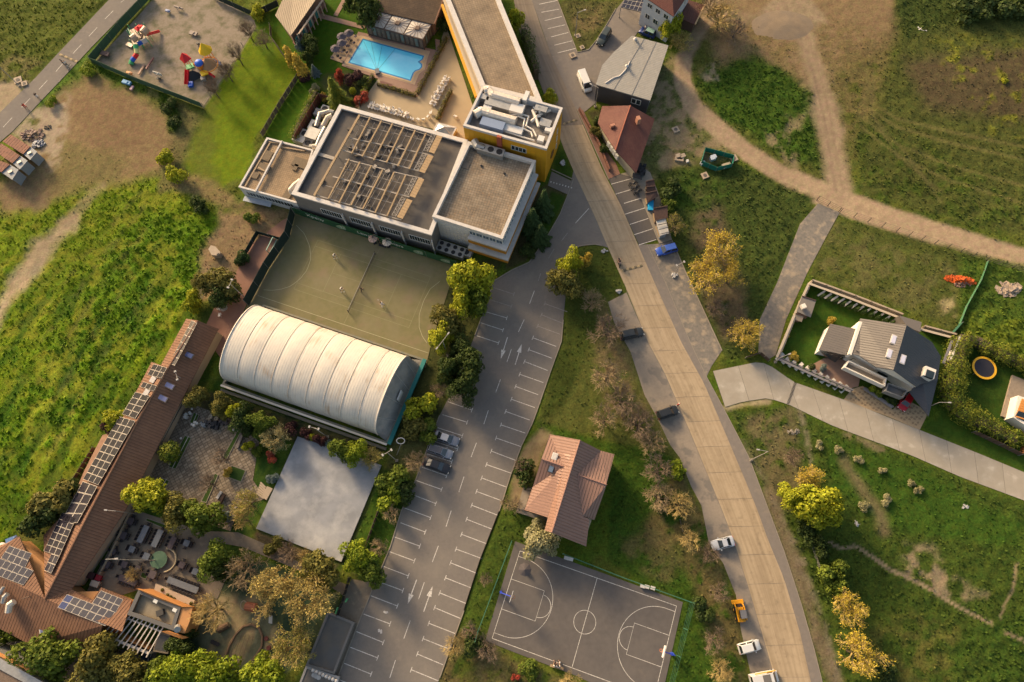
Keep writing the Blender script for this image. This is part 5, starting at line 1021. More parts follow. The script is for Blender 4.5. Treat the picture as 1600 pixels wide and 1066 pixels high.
vi.part('wall',MB().prism([G(x,y,3.4)[:2]for x,y in[(1342,503),(1412,512),(1452,536),(1464,556),(1458,592),(1436,600),(1428,608),(1398,582),(1368,577),(1330,553)]],-.3,3.5,bottom=False),M_vw)
ga,gc=G(1330,553,3.4),G(1430,606,3.4)
gb_=[Vector((ga.x,ga.y,3.4)),Vector((gc.x,gc.y,3.4)),G(1431,604,5.0),G(1397,579,7.9),G(1369,575,6.4),G(1343,557,5.2),G(1329,553,4.8)]
vi.part('gable',MB().add(gb_+[p+Vector((.3,.6,0))for p in gb_],[tuple(range(7)),tuple(range(13,6,-1))]+[(i,7+i,7+(i+1)%7,(i+1)%7)for i in range(7)]),M_vw)
vi.part('wall',MB().prism([G(x,y,3.2)[:2]for x,y in[(1298,508),(1334,516),(1320,552),(1284,545)]],-.3,3.2,bottom=False),M_vw)
gd=(gc-ga).normalized();go=Vector((gd.y,-gd.x,0));go=go if go.y<0 else-go
for k,(f,z,w_,h_)in enumerate([(.12,4.6,2.6,1.5),(.24,4.9,2.0,1.5),(.50,5.2,1.4,1.0),(.80,4.4,3.4,1.5),(.2,1.6,3,1.8),(.45,1.6,4,1.9)]):window(vi,Vector((ga.x,ga.y,0))+gd*((gc-ga).length*f)+go*.05+Vector((0,0,z)),go,w_,h_,frame=M_dkframe,bars=1)
vi.part('glazed_corner',slab3(MB(),[G(1282,549,3.4),G(1320,556,3.4),G(1305,566,1.0),G(1290,558,1.6)],.1),M_glass)
bc_=[(1326,563),(1386,591),(1383,604),(1319,574)];vi.part('balcony_floor',MB().prism([G(x,y,3.2)[:2]for x,y in bc_],2.7,3.1),mat('balcony_tile',(.24,.195,.145),.8));mb=MB();ring(mb,[G(x,y,4.0)[:2]for x,y in bc_],inset([G(x,y,4.0)[:2]for x,y in bc_],.2),2.7,4.0);vi.part('balcony_wall',mb,M_vw)
b2=[(1388,598),(1419,610),(1411,622),(1383,611)];vi.part('balcony_floor',MB().prism([G(x,y,3.2)[:2]for x,y in b2],2.5,2.9),mat('balcony_grey',(.17,.165,.16),.7));mb=MB();ring(mb,[G(x,y,3.8)[:2]for x,y in b2],inset([G(x,y,3.8)[:2]for x,y in b2],.18),2.5,3.8);vi.part('balcony_wall',mb,mat('balcony_grey',(1,1,1)))
Pl=plane(vr0,G(1344.4,497.8,5.0),G(1327.5,552,5.0));Prr=plane(vr0,vr1,G(1465,594,3.6))
for p,pl in(((1395.5,531),Pl),((1389,553),Pl),((1410,562),Prr)):
    c=GP(*p,pl);o=vi.part('skylight',MB().box(c+Vector((0,0,.12)),(.9,1.7,.2),ang(vr0,vr1)+math.pi/2),M_par);vi.part('pane',MB().box(c+Vector((0,0,.24)),(.65,1.4,.05),ang(vr0,vr1)+math.pi/2),mat('pale_pane',(.5,.5,.6),.2,spec=.7),parent=o)
c=G(1449,584,5.4);vi.part('dormer',MB().box(c,(1.8,1.8,1.6),ang(vr0,vr1)),M_vw);vi.part('dormer_glass',MB().box(c+Vector((-.1,-.3,.6)),(1.3,1.3,.55),ang(vr0,vr1)),M_glass)
sheet('villa_terrace',[(1287,560),(1330,563),(1345,585),(1341,604),(1328,607),(1270,585),(1265,572)],.06,M_pink,grow=False)
# herringbone drive of separate-looking blocks
M_dr=mat('drive_block',(.34,.25,.15),.85,(.29,.21,.125),3)
dp=[G(x,y)for x,y in[(1331,608),(1348,603),(1395,640),(1412,622),(1445,640),(1448,650),(1437,672),(1385,650),(1318,625)]]
dr=Thing('villa_drive',None,None,dp[0],kind='structure');dr.part('block_bed',MB().prism([p[:2]for p in dp],-.1,.016,bottom=False),M_dr)
mb=MB();M_dz=mat('drive_block_dark',(.20,.145,.09),.85)
DX=np.array([p.x for p in dp]);pl2=[(p.x,p.y)for p in dp]
for j in range(14):
    for i in range(60):
        x=min(DX)+i*.45;y=min(p.y for p in dp)+j*1.0+(.3 if i%2 else-.02);d=psdf(np.array([x]),np.array([y]),pl2)[0]
        if d<-.35:mb.box((x,y,.012),(.4,.32,.024),.35 if i%2 else-.35)
o=dr.part('block',mb,M_dz,kind='stuff')
# villa at the right edge
rv=Thing('edge_house','corner of a house with orange timber deck at the right edge','house',G(1600,620));rv.part('terrace',MB().prism([G(x,y,.4)[:2]for x,y in[(1582,586),(1640,610),(1640,700),(1605,668),(1565,650)]],-.1,.4),mat('terrace_stone',(.25,.20,.15),.85,(.2,.16,.12),2));
for k in range(8):rv.part('deck_board',MB().bar(G(1587+k*1.3,650-k*3.6,2.6),G(1620+k*1.3,660-k*3.6,2.6),.42,.1),mat('deck_orange',(.50,.21,.05),.6))
rv.part('wall',MB().prism([G(x,y,2.4)[:2]for x,y in[(1591,618),(1640,635),(1640,690),(1583,652)]],-.1,2.4),M_vw);rv.part('glazing',slab3(MB(),[G(1586,651,2.6),G(1592,642,2.9),G(1630,655,3.2),G(1630,672,2.4)],.1),M_glass)
# ================================================================ trees and shrubs
def leafmat(name,c,c2,tr=.3,isl=.35):
    if name in MATS:return MATS[name]
    m=bpy.data.materials.new(name);MATS[name]=m;m.use_nodes=True;t=m.node_tree;L=t.links.new;b=t.nodes['Principled BSDF'];out=t.nodes['Material Output']
    b.inputs['Roughness'].default_value=.7;b.inputs['Specular IOR Level'].default_value=.2
    geo=N(t,'NewGeometry');n=N(t,'TexNoise',Scale=.9,Detail=3.0);L(geo.outputs['Position'],n.inputs['Vector'])
    r=N(t,'ValToRGB');r.color_ramp.elements[0].position=.38;r.color_ramp.elements[1].position=.62;r.color_ramp.elements[0].color=(*c,1);r.color_ramp.elements[1].color=(*c2,1);L(n.outputs[0],r.inputs[0])
    mr=N(t,'MapRange');mr.inputs[3].default_value=1-isl;mr.inputs[4].default_value=1+isl;L(geo.outputs['Random Per Island'],mr.inputs[0])
    x=N(t,'VectorMath',operation='SCALE');L(r.outputs[0],x.inputs[0]);L(mr.outputs[0],x.inputs['Scale']);L(x.outputs[0],b.inputs['Base Color'])
    ts=N(t,'BsdfTranslucent');L(x.outputs[0],ts.inputs[0]);ms=N(t,'MixShader',Fac=tr);L(b.outputs[0],ms.inputs[1]);L(ts.outputs[0],ms.inputs[2]);L(ms.outputs[0],out.inputs[0]);return m
LM=dict(willow=leafmat('leaf_willow',(.40,.31,.035),(.50,.38,.05)),yellow=leafmat('leaf_yellow_green',(0.230,0.257,0.016),(0.338,0.338,0.020)),mid=leafmat('leaf_mid_green',(0.088,0.128,0.016),(0.135,0.169,0.019)),dark=leafmat('leaf_dark_green',(0.038,0.061,0.014),(0.057,0.081,0.016)),
          olive=leafmat('leaf_olive',(0.121,0.115,0.027),(0.169,0.149,0.032)),spruce=leafmat('needle_green',(0.035,0.065,0.019),(0.054,0.089,0.024)),bud=leafmat('bud_gold',(0.30,0.235,0.075),(0.40,0.32,0.10)),budg=leafmat('bud_green',(0.19,0.185,0.04),(0.29,0.255,0.06)),
          thuja=leafmat('thuja_green',(0.075,0.115,0.012),(0.19,0.20,0.02)),gold=leafmat('thuja_gold',(0.365,0.270,0.041),(0.446,0.324,0.054)),purple=leafmat('leaf_purple',(0.054,0.024,0.027),(0.081,0.035,0.032)),red=leafmat('leaf_red',(0.405,0.068,0.041),(0.297,0.081,0.047)),
          blue=leafmat('needle_blue',(0.115,0.155,0.149),(0.162,0.203,0.189)),pale=leafmat('leaf_pale',(0.230,0.216,0.101),(0.324,0.297,0.162)),bright=leafmat('leaf_bright',(0.149,0.203,0.014),(0.230,0.270,0.016)))
M_bark=mat('bark',(.10,.075,.05),.9,(.07,.052,.036),4);M_twig=mat('twig_tan',(.30,.225,.13),.85,(.22,.16,.09),2);M_twigg=mat('twig_gold',(.42,.31,.12),.85,(.34,.25,.09),2);M_twigd=mat('twig_brown',(.20,.145,.10),.85,(.14,.10,.07),2)
def leafcloud(n,cl,size,seed,flat=.0):
    """n leaves spread over clumps cl = [(x,y,z,r)]; returns quads of unit-scaled foliage"""
    g=np.random.default_rng(seed);cl=np.array(cl);w_=cl[:,3]**2;k=g.choice(len(cl),n,p=w_/w_.sum())
    d=g.normal(size=(n,3));d/=np.linalg.norm(d,axis=1)[:,None];d[:,2]=np.where(d[:,2]<-.3,-d[:,2],d[:,2]);rad=cl[k,3]*g.uniform(.72,1.06,n)*(1+.10*np.sin(d[:,0]*9+k)*np.sin(d[:,1]*11))
    P=cl[k,:3]+d*rad[:,None];nrm=d+g.normal(scale=.55,size=(n,3));nrm[:,2]+=.3;nrm/=np.linalg.norm(nrm,axis=1)[:,None]
    t1=np.cross(nrm,g.normal(size=(n,3)));t1/=np.linalg.norm(t1,axis=1)[:,None];t2=np.cross(nrm,t1);s=size*g.uniform(.6,1.4,n)[:,None]
    V=np.stack([P-t1*s,P-t2*s*.7,P+t1*s,P+t2*s*.7],1).reshape(-1,3);return V,np.arange(4*n).reshape(-1,4)
def trunkmesh(h,r,seed,limbs=5,top=.9):
    g=random.Random(seed);mb=MB();mb.tube((0,0,-.05),(.03,.02,h*.5),r,r*.7,6,caps=False)
    for i in range(limbs):a=6.28*i/limbs+g.random();mb.tube((.03,.02,h*.45),(math.cos(a)*.45,math.sin(a)*.45,h*(.6+.25*g.random())),r*.55,r*.15,4,caps=False)
    return mb
def crownmeshes(kind,nv=3):
    out=[]
    for s in range(nv):
        g=random.Random(s*13+5);cl=[]
        if kind=='round':
            for i in range(19):
                a=g.uniform(0,6.28);q=g.uniform(.15,.78);z=g.uniform(.38,.86)-q*.22;cl.append((math.cos(a)*q,math.sin(a)*q,z*1.15,g.uniform(.2,.40)))
            cl.append((0,0,.75,.5));V,Fq=leafcloud(3400,cl,.058,s)
        elif kind=='bush':
            for i in range(11):a=g.uniform(0,6.28);q=g.uniform(.1,.68);cl.append((math.cos(a)*q,math.sin(a)*q,g.uniform(.15,.5),g.uniform(.26,.42)))
            V,Fq=leafcloud(1500,cl,.075,s)
        elif kind=='ball':V,Fq=leafcloud(1600,[(0,0,.9,.93)],.075,s)
        elif kind=='column':
            cl=[(g.uniform(-.1,.1),g.uniform(-.1,.1),z,.52*(1-.75*(z/2.6)**1.6)+.1)for z in np.linspace(.3,2.4,9)];V,Fq=leafcloud(900,cl,.10,s)
        elif kind=='conifer':
            n=2600;gg=np.random.default_rng(s);z=gg.uniform(0,1,n)**1.35;tier=(z*9)%1;a=gg.uniform(0,6.28,n);lob=.82+.18*np.cos(a*7+np.floor(z*9)*2)
            r_=(1-z)*(.62+.38*(1-tier))*lob*gg.uniform(.55,1.0,n)**.5;P=np.stack([r_*np.cos(a),r_*np.sin(a),.12+z*2.35-.08*r_],1);out_=np.stack([np.cos(a),np.sin(a),-.35+0*a],1);sd_=np.stack([-np.sin(a),np.cos(a),gg.uniform(-.3,.3,n)],1)
            L_=.13*gg.uniform(.6,1.3,n)[:,None];W_=.05;V=np.stack([P-out_*L_,P-sd_*W_,P+out_*L_,P+sd_*W_],1).reshape(-1,3);Fq=np.arange(4*n).reshape(-1,4)
        me=npmesh('crown',V,Fq);me.materials.append(LM['mid']);out.append(me)
    return out
CM={k:crownmeshes(k)for k in('round','bush','ball','column','conifer')}
def branchmesh(seed,spread=1.0,lv=5,up=.25,thick=.022,buds=0,droop=0.0):
    g=random.Random(seed);mb=MB();tips=[]
    def grow(p,d,L,r,lev):
        q=p+d*L*.5+Vector((g.uniform(-1,1),g.uniform(-1,1),g.uniform(-1,1)))*L*.05;e=q+(d+Vector((g.uniform(-.18,.18),g.uniform(-.18,.18),g.uniform(-.1,.12)))).normalized()*L*.5
        n=5 if lev==0 else 3;mb.tube(p,q,r,r*.8,n,caps=False);mb.tube(q,e,r*.8,r*.55,n,caps=False)
        if lev>=lv:tips.append(e);return
        for i in range(g.choice((4,5,5,6))if lev<3 else g.choice((3,4))):
            f=g.uniform(.3,1.0);o=p.lerp(e,f);a=g.uniform(0,6.28);ax=d.orthogonal().normalized();ax=(Matrix.Rotation(a,3,d)@ax)
            dn=(d*g.uniform(.5,.95)+ax*g.uniform(.5,.95)*spread+Vector((0,0,up-droop*lev))).normalized();grow(o,dn,L*g.uniform(.55,.78),max(r*.55,.006),lev+1)
    for i in range(8):
        a=6.28*i/8+g.uniform(-.4,.4);grow(Vector((0,0,.38+g.uniform(-.05,.12))),Vector((math.cos(a)*spread,math.sin(a)*spread,g.uniform(.35,1.3))).normalized(),.48,thick,1)
    me=mesh_of('branches',mb,M_twig);bm_=None
    if buds:
        gg=np.random.default_rng(seed);T=np.array([tuple(t)for t in tips]);k=gg.integers(0,len(T),buds);P=T[k]+gg.normal(scale=.035,size=(buds,3));n=gg.normal(size=(buds,3));n[:,2]=abs(n[:,2])+.2;n/=np.linalg.norm(n,axis=1)[:,None]
        t1=np.cross(n,gg.normal(size=(buds,3)));t1/=np.linalg.norm(t1,axis=1)[:,None];t2=np.cross(n,t1);s=.021*gg.uniform(.6,1.4,buds)[:,None]
        bm_=npmesh('buds',np.stack([P-t1*s,P-t2*s,P+t1*s,P+t2*s],1).reshape(-1,3),np.arange(4*buds).reshape(-1,4));bm_.materials.append(LM['bud'])
    return me,bm_
BM={'bare':[branchmesh(s,buds=0,lv=4)for s in(1,2,3)],'bud':[branchmesh(s+20,buds=2000,lv=4,thick=.026)for s in(1,2,3)]}
TM=[mesh_of('trunk',trunkmesh(1.0,.05,s),M_bark)for s in range(3)]
def child(name,me,par,m=None,sc=None):
    o=bpy.data.objects.new(name,me);COL.objects.link(o);o.parent=par
    if m is not None:o.material_slots[0].link='OBJECT';o.material_slots[0].material=m
    return o
_tc=[0]
def tree(kind,px,py,r,h,label,m='mid',m2=None,group=None,cat=None):
    """px,py = centre of the crown in the photograph, r = its radius in photo pixels, h = height in metres"""
    _tc[0]+=1;i=_tc[0];hc=h*.6;c=G(px,py,hc);rm=(G(px+r,py,hc)-c).length*(1.22 if kind in('round','bush','bud','bare')else 1.0);g=random.Random(i*7)
    cat=cat or('shrub' if kind in('bush','ball')or h<2.6 else 'tree');nm={'round':'leafy_tree','bush':'shrub','ball':'clipped_shrub','column':'thuja','conifer':'spruce_tree','bare':'bare_tree','bud':'budding_tree'}[kind]
    e=bpy.data.objects.new(nm,None);COL.objects.link(e);e.location=(c.x,c.y,0);e.rotation_euler=(0,0,g.uniform(0,6.28));props(e,label,cat,group)
    if kind in('bare','bud'):
        br,bu=BM[kind][i%3];e.scale=(rm*1.02,rm*1.02,h*.72);tk=child('trunk',TM[i%3],e);tk.scale=(1,1,.9)
        b=child('branches',br,e,{None:M_twig,'gold':M_twigg,'brown':M_twigd}.get(m2,M_twig))
        if bu:child('buds',bu,e,LM[m])
    elif kind in('round',):e.scale=(rm*.95,rm*.95,h*.85);child('trunk',TM[i%3],e);child('crown',CM[kind][i%3],e,LM[m])
    elif kind=='bush':e.scale=(rm,rm,h*1.15);child('foliage',CM[kind][i%3],e,LM[m]);child('stem',TM[i%3],e).scale=(.6,.6,.5)
    elif kind=='ball':e.scale=(rm,rm,h*.55);child('foliage',CM[kind][i%3],e,LM[m]);child('stem',TM[i%3],e)
    elif kind in('column','conifer'):e.scale=(rm*(1.5 if kind=='column' else 1.05),rm*(1.5 if kind=='column' else 1.05),h/2.5);child('crown',CM[kind][i%3],e,LM[m]);child('trunk',TM[i%3],e)
    return e
def hedge(pts,wpx,h,label,m='thuja',dens=26,group=None,rag=.18):
    """a hedge along photo points: lumps of leaves round a twiggy core"""
    P=GL(pts,0);wm=wpx;cl=[];g=random.Random(len(pts)*31+int(pts[0][0]));t=Thing('hedge',label,'hedge',P[0],group=group);core=MB()
    L=0
    for a,b in zip(P[:-1],P[1:]):
        n=max(1,int((b-a).length/(wm*.55)))
        for k in range(n):q=a.lerp(b,(k+.5)/n);s=wm/2*g.uniform(.8,1.3);cl.append((q.x-P[0].x+g.uniform(-rag,rag),q.y-P[0].y+g.uniform(-rag,rag),max(h-s,s*.5)*g.uniform(.85,1.05),s));cl.append((q.x-P[0].x,q.y-P[0].y,h*.35,s))
        L+=(b-a).length;core.bar(a+Vector((0,0,h*.35)),b+Vector((0,0,h*.35)),wm*.35,h*.6)
    n=int(dens*L*(wm+h));V,Fq=leafcloud(n,cl,.13 if wm>1 else .09,int(pts[0][0]));me=npmesh('foliage',V,Fq);me.materials.append(LM[m]);o=bpy.data.objects.new('foliage',me);COL.objects.link(o);o.parent=t.e
    t.part('stems',core,M_bark);return t
T=tree
# -- hotel and left side
T('round',735,432,34,9,'tall yellow green tree at the right corner of the tennis court','yellow');T('round',722,474,22,7.5,'yellow green tree second along the tennis court edge','yellow');T('round',700,500,25,7,'olive yellow tree beside the right baseline of the tennis court','olive');T('round',748,468,22,6.5,'mid green tree overhanging the upper left parking bays','mid')
T('round',690,528,22,7,'bright yellow tree at the lower right end of the tennis court','yellow');T('round',722,545,22,6,'dark green tree under the bright yellow one by the tennis court','dark');T('round',738,572,26,8,'big dark green tree overhanging the car park by the arrows','dark');T('round',722,604,24,7,'dark green tree at the end of the dark row by the car park','dark');T('round',703,575,22,7,'dark tree nearest the right end of the sports hall','dark')
T('bush',660,636,26,4.5,'yellow flowering shrub by the green end wall of the sports hall','yellow');T('bush',645,662,24,4,'olive shrub below the yellow one near the sports hall corner','olive');T('bare',688,610,18,4.5,'pinkish bare tree between the sports hall and the car park',m2='brown');T('bush',672,672,20,2.5,'low green shrub above the three parked cars','mid')
T('bare',650,720,20,6,'bare tree leaning over the parked cars');T('bush',612,752,24,3.6,'green shrub right of the pale square slab, upper','mid');T('bush',605,778,22,3,'yellow dotted shrub right of the pale square slab','bright');T('bush',630,765,20,3,'dark green shrub by the kerb below the parked cars','dark');T('bare',610,803,17,4,'pale bare round tree at the kerb below the pale slab');T('bare',591,856,20,4.5,'pale bare spiky tree at the kerb near the entrance')
T('round',560,868,26,6,'bright green tree at the lower corner of the pale slab','bright');T('round',580,892,22,5,'mid green tree at the kerb beside the entrance paving','mid');T('round',503,888,30,6,'round olive green tree touching the bottom corner of the pale slab','olive');T('bare',450,862,20,4,'bare shrub along the lower left edge of the pale slab',m2='brown');T('bare',475,872,18,4,'bare shrub next to the round olive tree',m2='gold');T('bush',425,852,16,2.5,'brown green shrub at the left corner of the pale slab','olive')
T('bud',430,918,42,9,'large golden budding tree in the play garden, left of two','bud','gold');T('bud',482,940,42,9.5,'large golden budding tree in the play garden nearest the grey roof','bud','gold');T('bare',378,890,36,8.5,'pale spreading bare tree right of the restaurant tables');T('bare',330,955,34,7.5,'bare tan tree beside the orange kitchen block',m2='gold');T('bud',455,1012,36,8,'budding tree beside the grey roof extension','budg','gold');T('bush',472,1012,12,3,'small amber shrub inside the budding tree by the grey roof','gold')
T('round',335,876,28,7,'dense green tree right of the green gazebo','mid');T('round',345,893,16,6,'darker green tree tucked under the dense one by the gazebo','dark');T('round',230,778,30,7.5,'bright yellow tree at the corner of the long solar roof','yellow');T('round',278,800,28,7,'olive tree second in the row above the restaurant tables','olive');T('round',313,806,28,7,'mid green tree third in the row above the restaurant tables','mid');T('bud',384,788,26,6,'golden budding tree left of the pale slab','budg','gold');T('bare',378,812,18,5,'bare golden tree just below the budding one left of the slab',m2='gold');T('bush',353,806,9,2,'small blue grey shrub by the garden path','blue')
T('ball',265,706,18,3.6,'clipped round green bush beside the long tiled roof','thuja');T('bush',177,655,20,4,'yellow topped bush on the meadow side of the solar roof','yellow');T('bush',172,668,14,2.5,'dark red brown bush under the yellow topped one','purple')
T('bush',78,778,34,4.5,'wide olive thicket at the meadow end of the tiled roof','olive');T('bush',100,765,20,4,'dark thicket against the clay terrace wall','dark');T('bush',60,808,26,4,'dark green thicket above the lower solar panels','dark')
T('bush',12,996,18,3.5,'green shrub at the left edge below the brown roof','mid');T('round',75,1025,42,8.5,'big round dark green tree below the brown roof','mid');T('round',150,1040,38,8,'olive green tree second along the bottom left','olive');T('round',205,1052,34,7,'olive green tree third along the bottom left','olive');T('round',285,1045,34,8,'bright green tree by the small grey shed','bright');T('round',338,1058,32,8,'bright yellow green tree at the bottom by the sand oval','bright');T('round',412,1058,30,7,'bright yellow green tree at the bottom left of the grey extension','bright');T('round',280,1008,20,5.5,'dark olive tree above the bright ones by the shed','dark');T('round',245,1060,24,6,'dark green tree at the bottom edge under the pergola','mid')
T('round',308,622,18,4.5,'olive tree at the lower left corner of the sports hall','olive');T('round',345,635,19,4.5,'green tree below the sports hall, second from the left','olive');T('round',378,655,22,5,'dark green tree below the sports hall near the courtyard','dark');T('round',367,642,12,5,'yellow tinted tree below the sports hall gutter','yellow');T('round',408,660,20,5,'green tree above the tan blossoming tree','mid');T('bud',430,684,22,5,'tan blossoming tree above the small red shrub','pale','gold');T('bush',424,713,10,1.8,'small red shrub beside the pale slab','red');T('bush',452,672,13,3,'dark purple shrub below the sports hall','purple');T('bush',480,678,10,2.5,'second dark purple shrub by the top of the slab','purple');T('bush',500,686,11,3,'third dark purple shrub by the top of the slab','purple');T('ball',487,683,6,2,'small bright clipped bush among purple shrubs','yellow');T('ball',513,692,6,2,'small blue green clipped bush by the top of the slab','blue')
T('round',532,700,18,5,'green tree overhanging the top edge of the pale slab','mid');T('round',556,708,20,5,'yellow green tree overhanging the top edge of the pale slab','bright');T('bud',580,716,18,4.5,'thin golden tree at the top right corner of the pale slab','budg','gold');T('bush',388,697,9,2.5,'bright yellow green shrub in the flagstone courtyard','yellow');T('bush',400,707,10,1.6,'low green shrub next to the bright one in the courtyard','mid');T('bush',355,737,7,1.6,'small amber shrub at the square grass bed','gold')
T('bare',345,715,20,4,'thin bare tree on the flagstones',m2='brown');T('bare',325,755,18,4,'thin bare tree by the long grass bed',m2='brown');T('bush',425,748,9,1.5,'grey planted mound with a white ball beside the slab','blue')
T('round',352,440,26,6,'olive tree above the brick patio lamp','olive');T('round',322,442,20,5.5,'olive tree at the meadow edge by the brick patio','olive');T('bush',300,470,16,3.5,'yellow green bush at the meadow edge above the tiled roof','yellow');T('round',345,462,20,5,'dark olive tree beside the brick patio','dark');T('bush',378,400,13,3,'small dark conifer like bush by the black screen','spruce');T('bush',310,320,14,2.5,'round green bush on the path left of the annex','dark');T('bush',393,338,12,2,'low green shrub under the annex wall','mid')
T('bush',258,242,14,3.2,'bright yellow forsythia bush by the dirt field','yellow');T('bush',272,272,15,3.4,'bright yellow forsythia bush lower of the two','yellow');T('bush',265,165,14,2.2,'dark green weeds patch under the playground fence, upper','dark');T('bush',272,190,12,2.0,'dark green weeds patch under the playground fence, lower','dark');T('bush',135,108,12,1.8,'yellow green bush at the corner of the playground fence','bright');T('bush',80,158,10,1.4,'low yellow green bush at the street edge','bright')
for k,(x,y,nm)in enumerate([(385,44,'topmost'),(368,82,'second'),(352,108,'third'),(330,134,'lowest')]):T('bare',x,y,15,6.5,'slender bare sapling on the playground right fence, %s of four'%nm,m2='brown')
T('bush',402,18,12,2.5,'yellow bush above the playground corner','yellow');T('bare',410,60,18,5,'bare tree at the top of the bright lawn')
# -- hotel garden
T('conifer',522,140,24,9,'large dark green spruce beside the hotel roof corner','thuja');T('bush',530,118,8,3.5,'red leaved shrub behind the large spruce','red');T('bush',553,122,15,2.5,'dark purple brown shrub right of the large spruce','purple');T('bush',566,128,10,2,'dark green shrub beside the purple brown one','dark');T('ball',551,142,6,1.8,'small bright yellow bush right of the large spruce','yellow');T('bush',508,151,8,2,'orange shrub left of the large spruce','gold')
T('column',452,86,9,6,'golden columnar conifer, left of the pair by the garden fence','gold');T('column',467,100,11,6.5,'golden columnar conifer, right of the pair by the garden fence','gold');T('round',487,68,15,4,'round dark green bush on the hotel lawn','dark');T('round',480,90,10,3.5,'smaller dark bush below the round one on the lawn','dark');T('conifer',490,107,9,3,'small blue grey spruce on the hotel lawn','blue');T('bush',476,120,9,1.6,'brown pink shrub at the fence corner of the lawn','purple');T('bush',492,136,9,1.3,'pale brown shrub on the lawn above the thuja row','pale');T('bush',470,68,10,3,'grey green shrub by the garden house corner','blue')
T('round',570,14,26,9,'tall dark green tree behind the pool pavilion','dark');T('round',556,4,18,8,'dark green tree left of the tall one behind the pavilion','dark');T('bush',691,36,12,3,'dark shrub in the corner between pavilion and long wing','dark');T('bush',563,152,12,1.8,'pink brown shrub in the terrace corner bed','red')
hedge([(497,150),(480,182),(468,205),(462,222)],1.8,2.6,'row of yellow green thujas along the brown yard fence','thuja');hedge([(698,62),(684,88),(668,118),(653,148)],1.2,1.3,'low amber hedge on the right side of the pool terrace','olive');hedge([(650,152),(625,144),(590,134)],1.1,1.2,'low amber hedge below the pool','olive');hedge([(583,121),(575,135),(569,150)],1.4,1.5,'dark green clipped hedge at the left end of the terrace','thuja');hedge([(705,144),(696,162),(684,188)],1.2,1.3,'short free standing hedge on the terrace by the white chairs','olive')
# -- road side
T('conifer',850,312,21,9,'dark spruce at the foot of the yellow tower, upper','spruce');T('conifer',832,340,22,8.5,'dark spruce at the foot of the yellow tower, left','spruce');T('conifer',845,362,20,7,'dark spruce at the foot of the yellow tower, lowest','spruce');T('bush',822,390,14,1.6,'low dark shrub at the hotel corner by the street','dark')
T('round',805,30,14,6,'yellow green tree at the top between hotel wing and road','yellow');hedge([(818,62),(828,90),(838,126)],2.6,5,'tall narrow dark hedge between the long wing and the road','dark');T('round',858,154,13,4,'yellow green bush behind the yellow tower','yellow')
T('round',892,412,20,7.5,'bright yellow green top of the tree on the grass point','yellow');T('round',885,442,26,7,'large olive green tree on the grass point beside the street','olive');T('bush',912,405,12,4,'golden bush right of the bright tree on the grass point','gold')
for k,(x,y,r,h,nm)in enumerate([(925,470,22,5,'uppermost bare tree in the grass triangle'),(952,515,32,6,'wide bare tree in the grass triangle level with the black car'),(950,585,32,6.5,'wide pale bare tree in the middle of the grass triangle'),(972,625,30,6,'bare tree by the layby in the grass triangle'),(945,655,26,5,'bare tree low in the grass triangle'),(1000,662,32,6,'wide bare tree at the lower right of the grass triangle'),(1020,690,24,5,'bare tree at the lowest tip of the grass triangle')]):T('bare',x,y,r,h,nm,m2=[None,'brown'][k%2])
for k,(x,y,r,h,nm,m_)in enumerate([(1030,735,30,5.5,'grey brown bare tree right of the orange roof house','brown'),(1030,775,30,5,'tangled bare tree lower right of the orange roof house',None),(1062,790,26,5,'bare tree at the layby edge below the triangle','gold'),(1075,842,22,4.5,'golden bare shrub opposite the silver car','gold'),(1110,865,20,4,'brown bare shrub left of the silver car','brown'),(1125,925,18,4,'brown bare shrub above the yellow loader','brown'),(1115,1000,22,4,'bare shrub left of the white hatchback','brown'),(1130,1050,24,4,'golden bare shrub left of the striped van','gold')]):T('bare',x,y,r,h,nm,m2=m_)
T('bush',1040,790,18,2,'low green bush under the tangled bare tree','dark');T('bush',1060,735,14,2,'yellow green bush at the layby edge','bright');T('bush',1100,950,20,1.8,'low dark green bush along the court fence','dark')
T('round',846,846,30,4.5,'pale blossoming tree between orange roof house and basketball court','pale');T('bush',820,738,20,3.5,'dark green bush left of the orange roof house','dark');T('bare',815,728,16,4.5,'bare sapling rising from the dark bush by the house',m2='brown');T('bare',805,790,15,3.5,'bare shrub below the grey terrace of the house');T('bare',789,785,12,4,'bare sapling at the kerb near the house');T('bare',708,1012,21,4.5,'pale yellow spiky bare tree by the lower right bays',m2='gold');T('bush',738,1010,20,2.5,'dark green bush beside the spiky tree','dark');T('bare',760,1015,22,3.5,'brown bare shrub below the basketball court corner',m2='brown');T('bare',735,985,18,3,'pinkish bare shrub at the left corner of the basketball court',m2='brown');T('bush',825,1045,18,2,'green shrub below the basketball court','mid');T('bare',890,1062,18,3,'golden bare shrub below the seated players',m2='gold');T('bush',806,1060,7,1,'small orange shrub at the bottom edge','red');T('bare',760,905,12,2.5,'small bare shrub beside the left court fence',m2='brown')
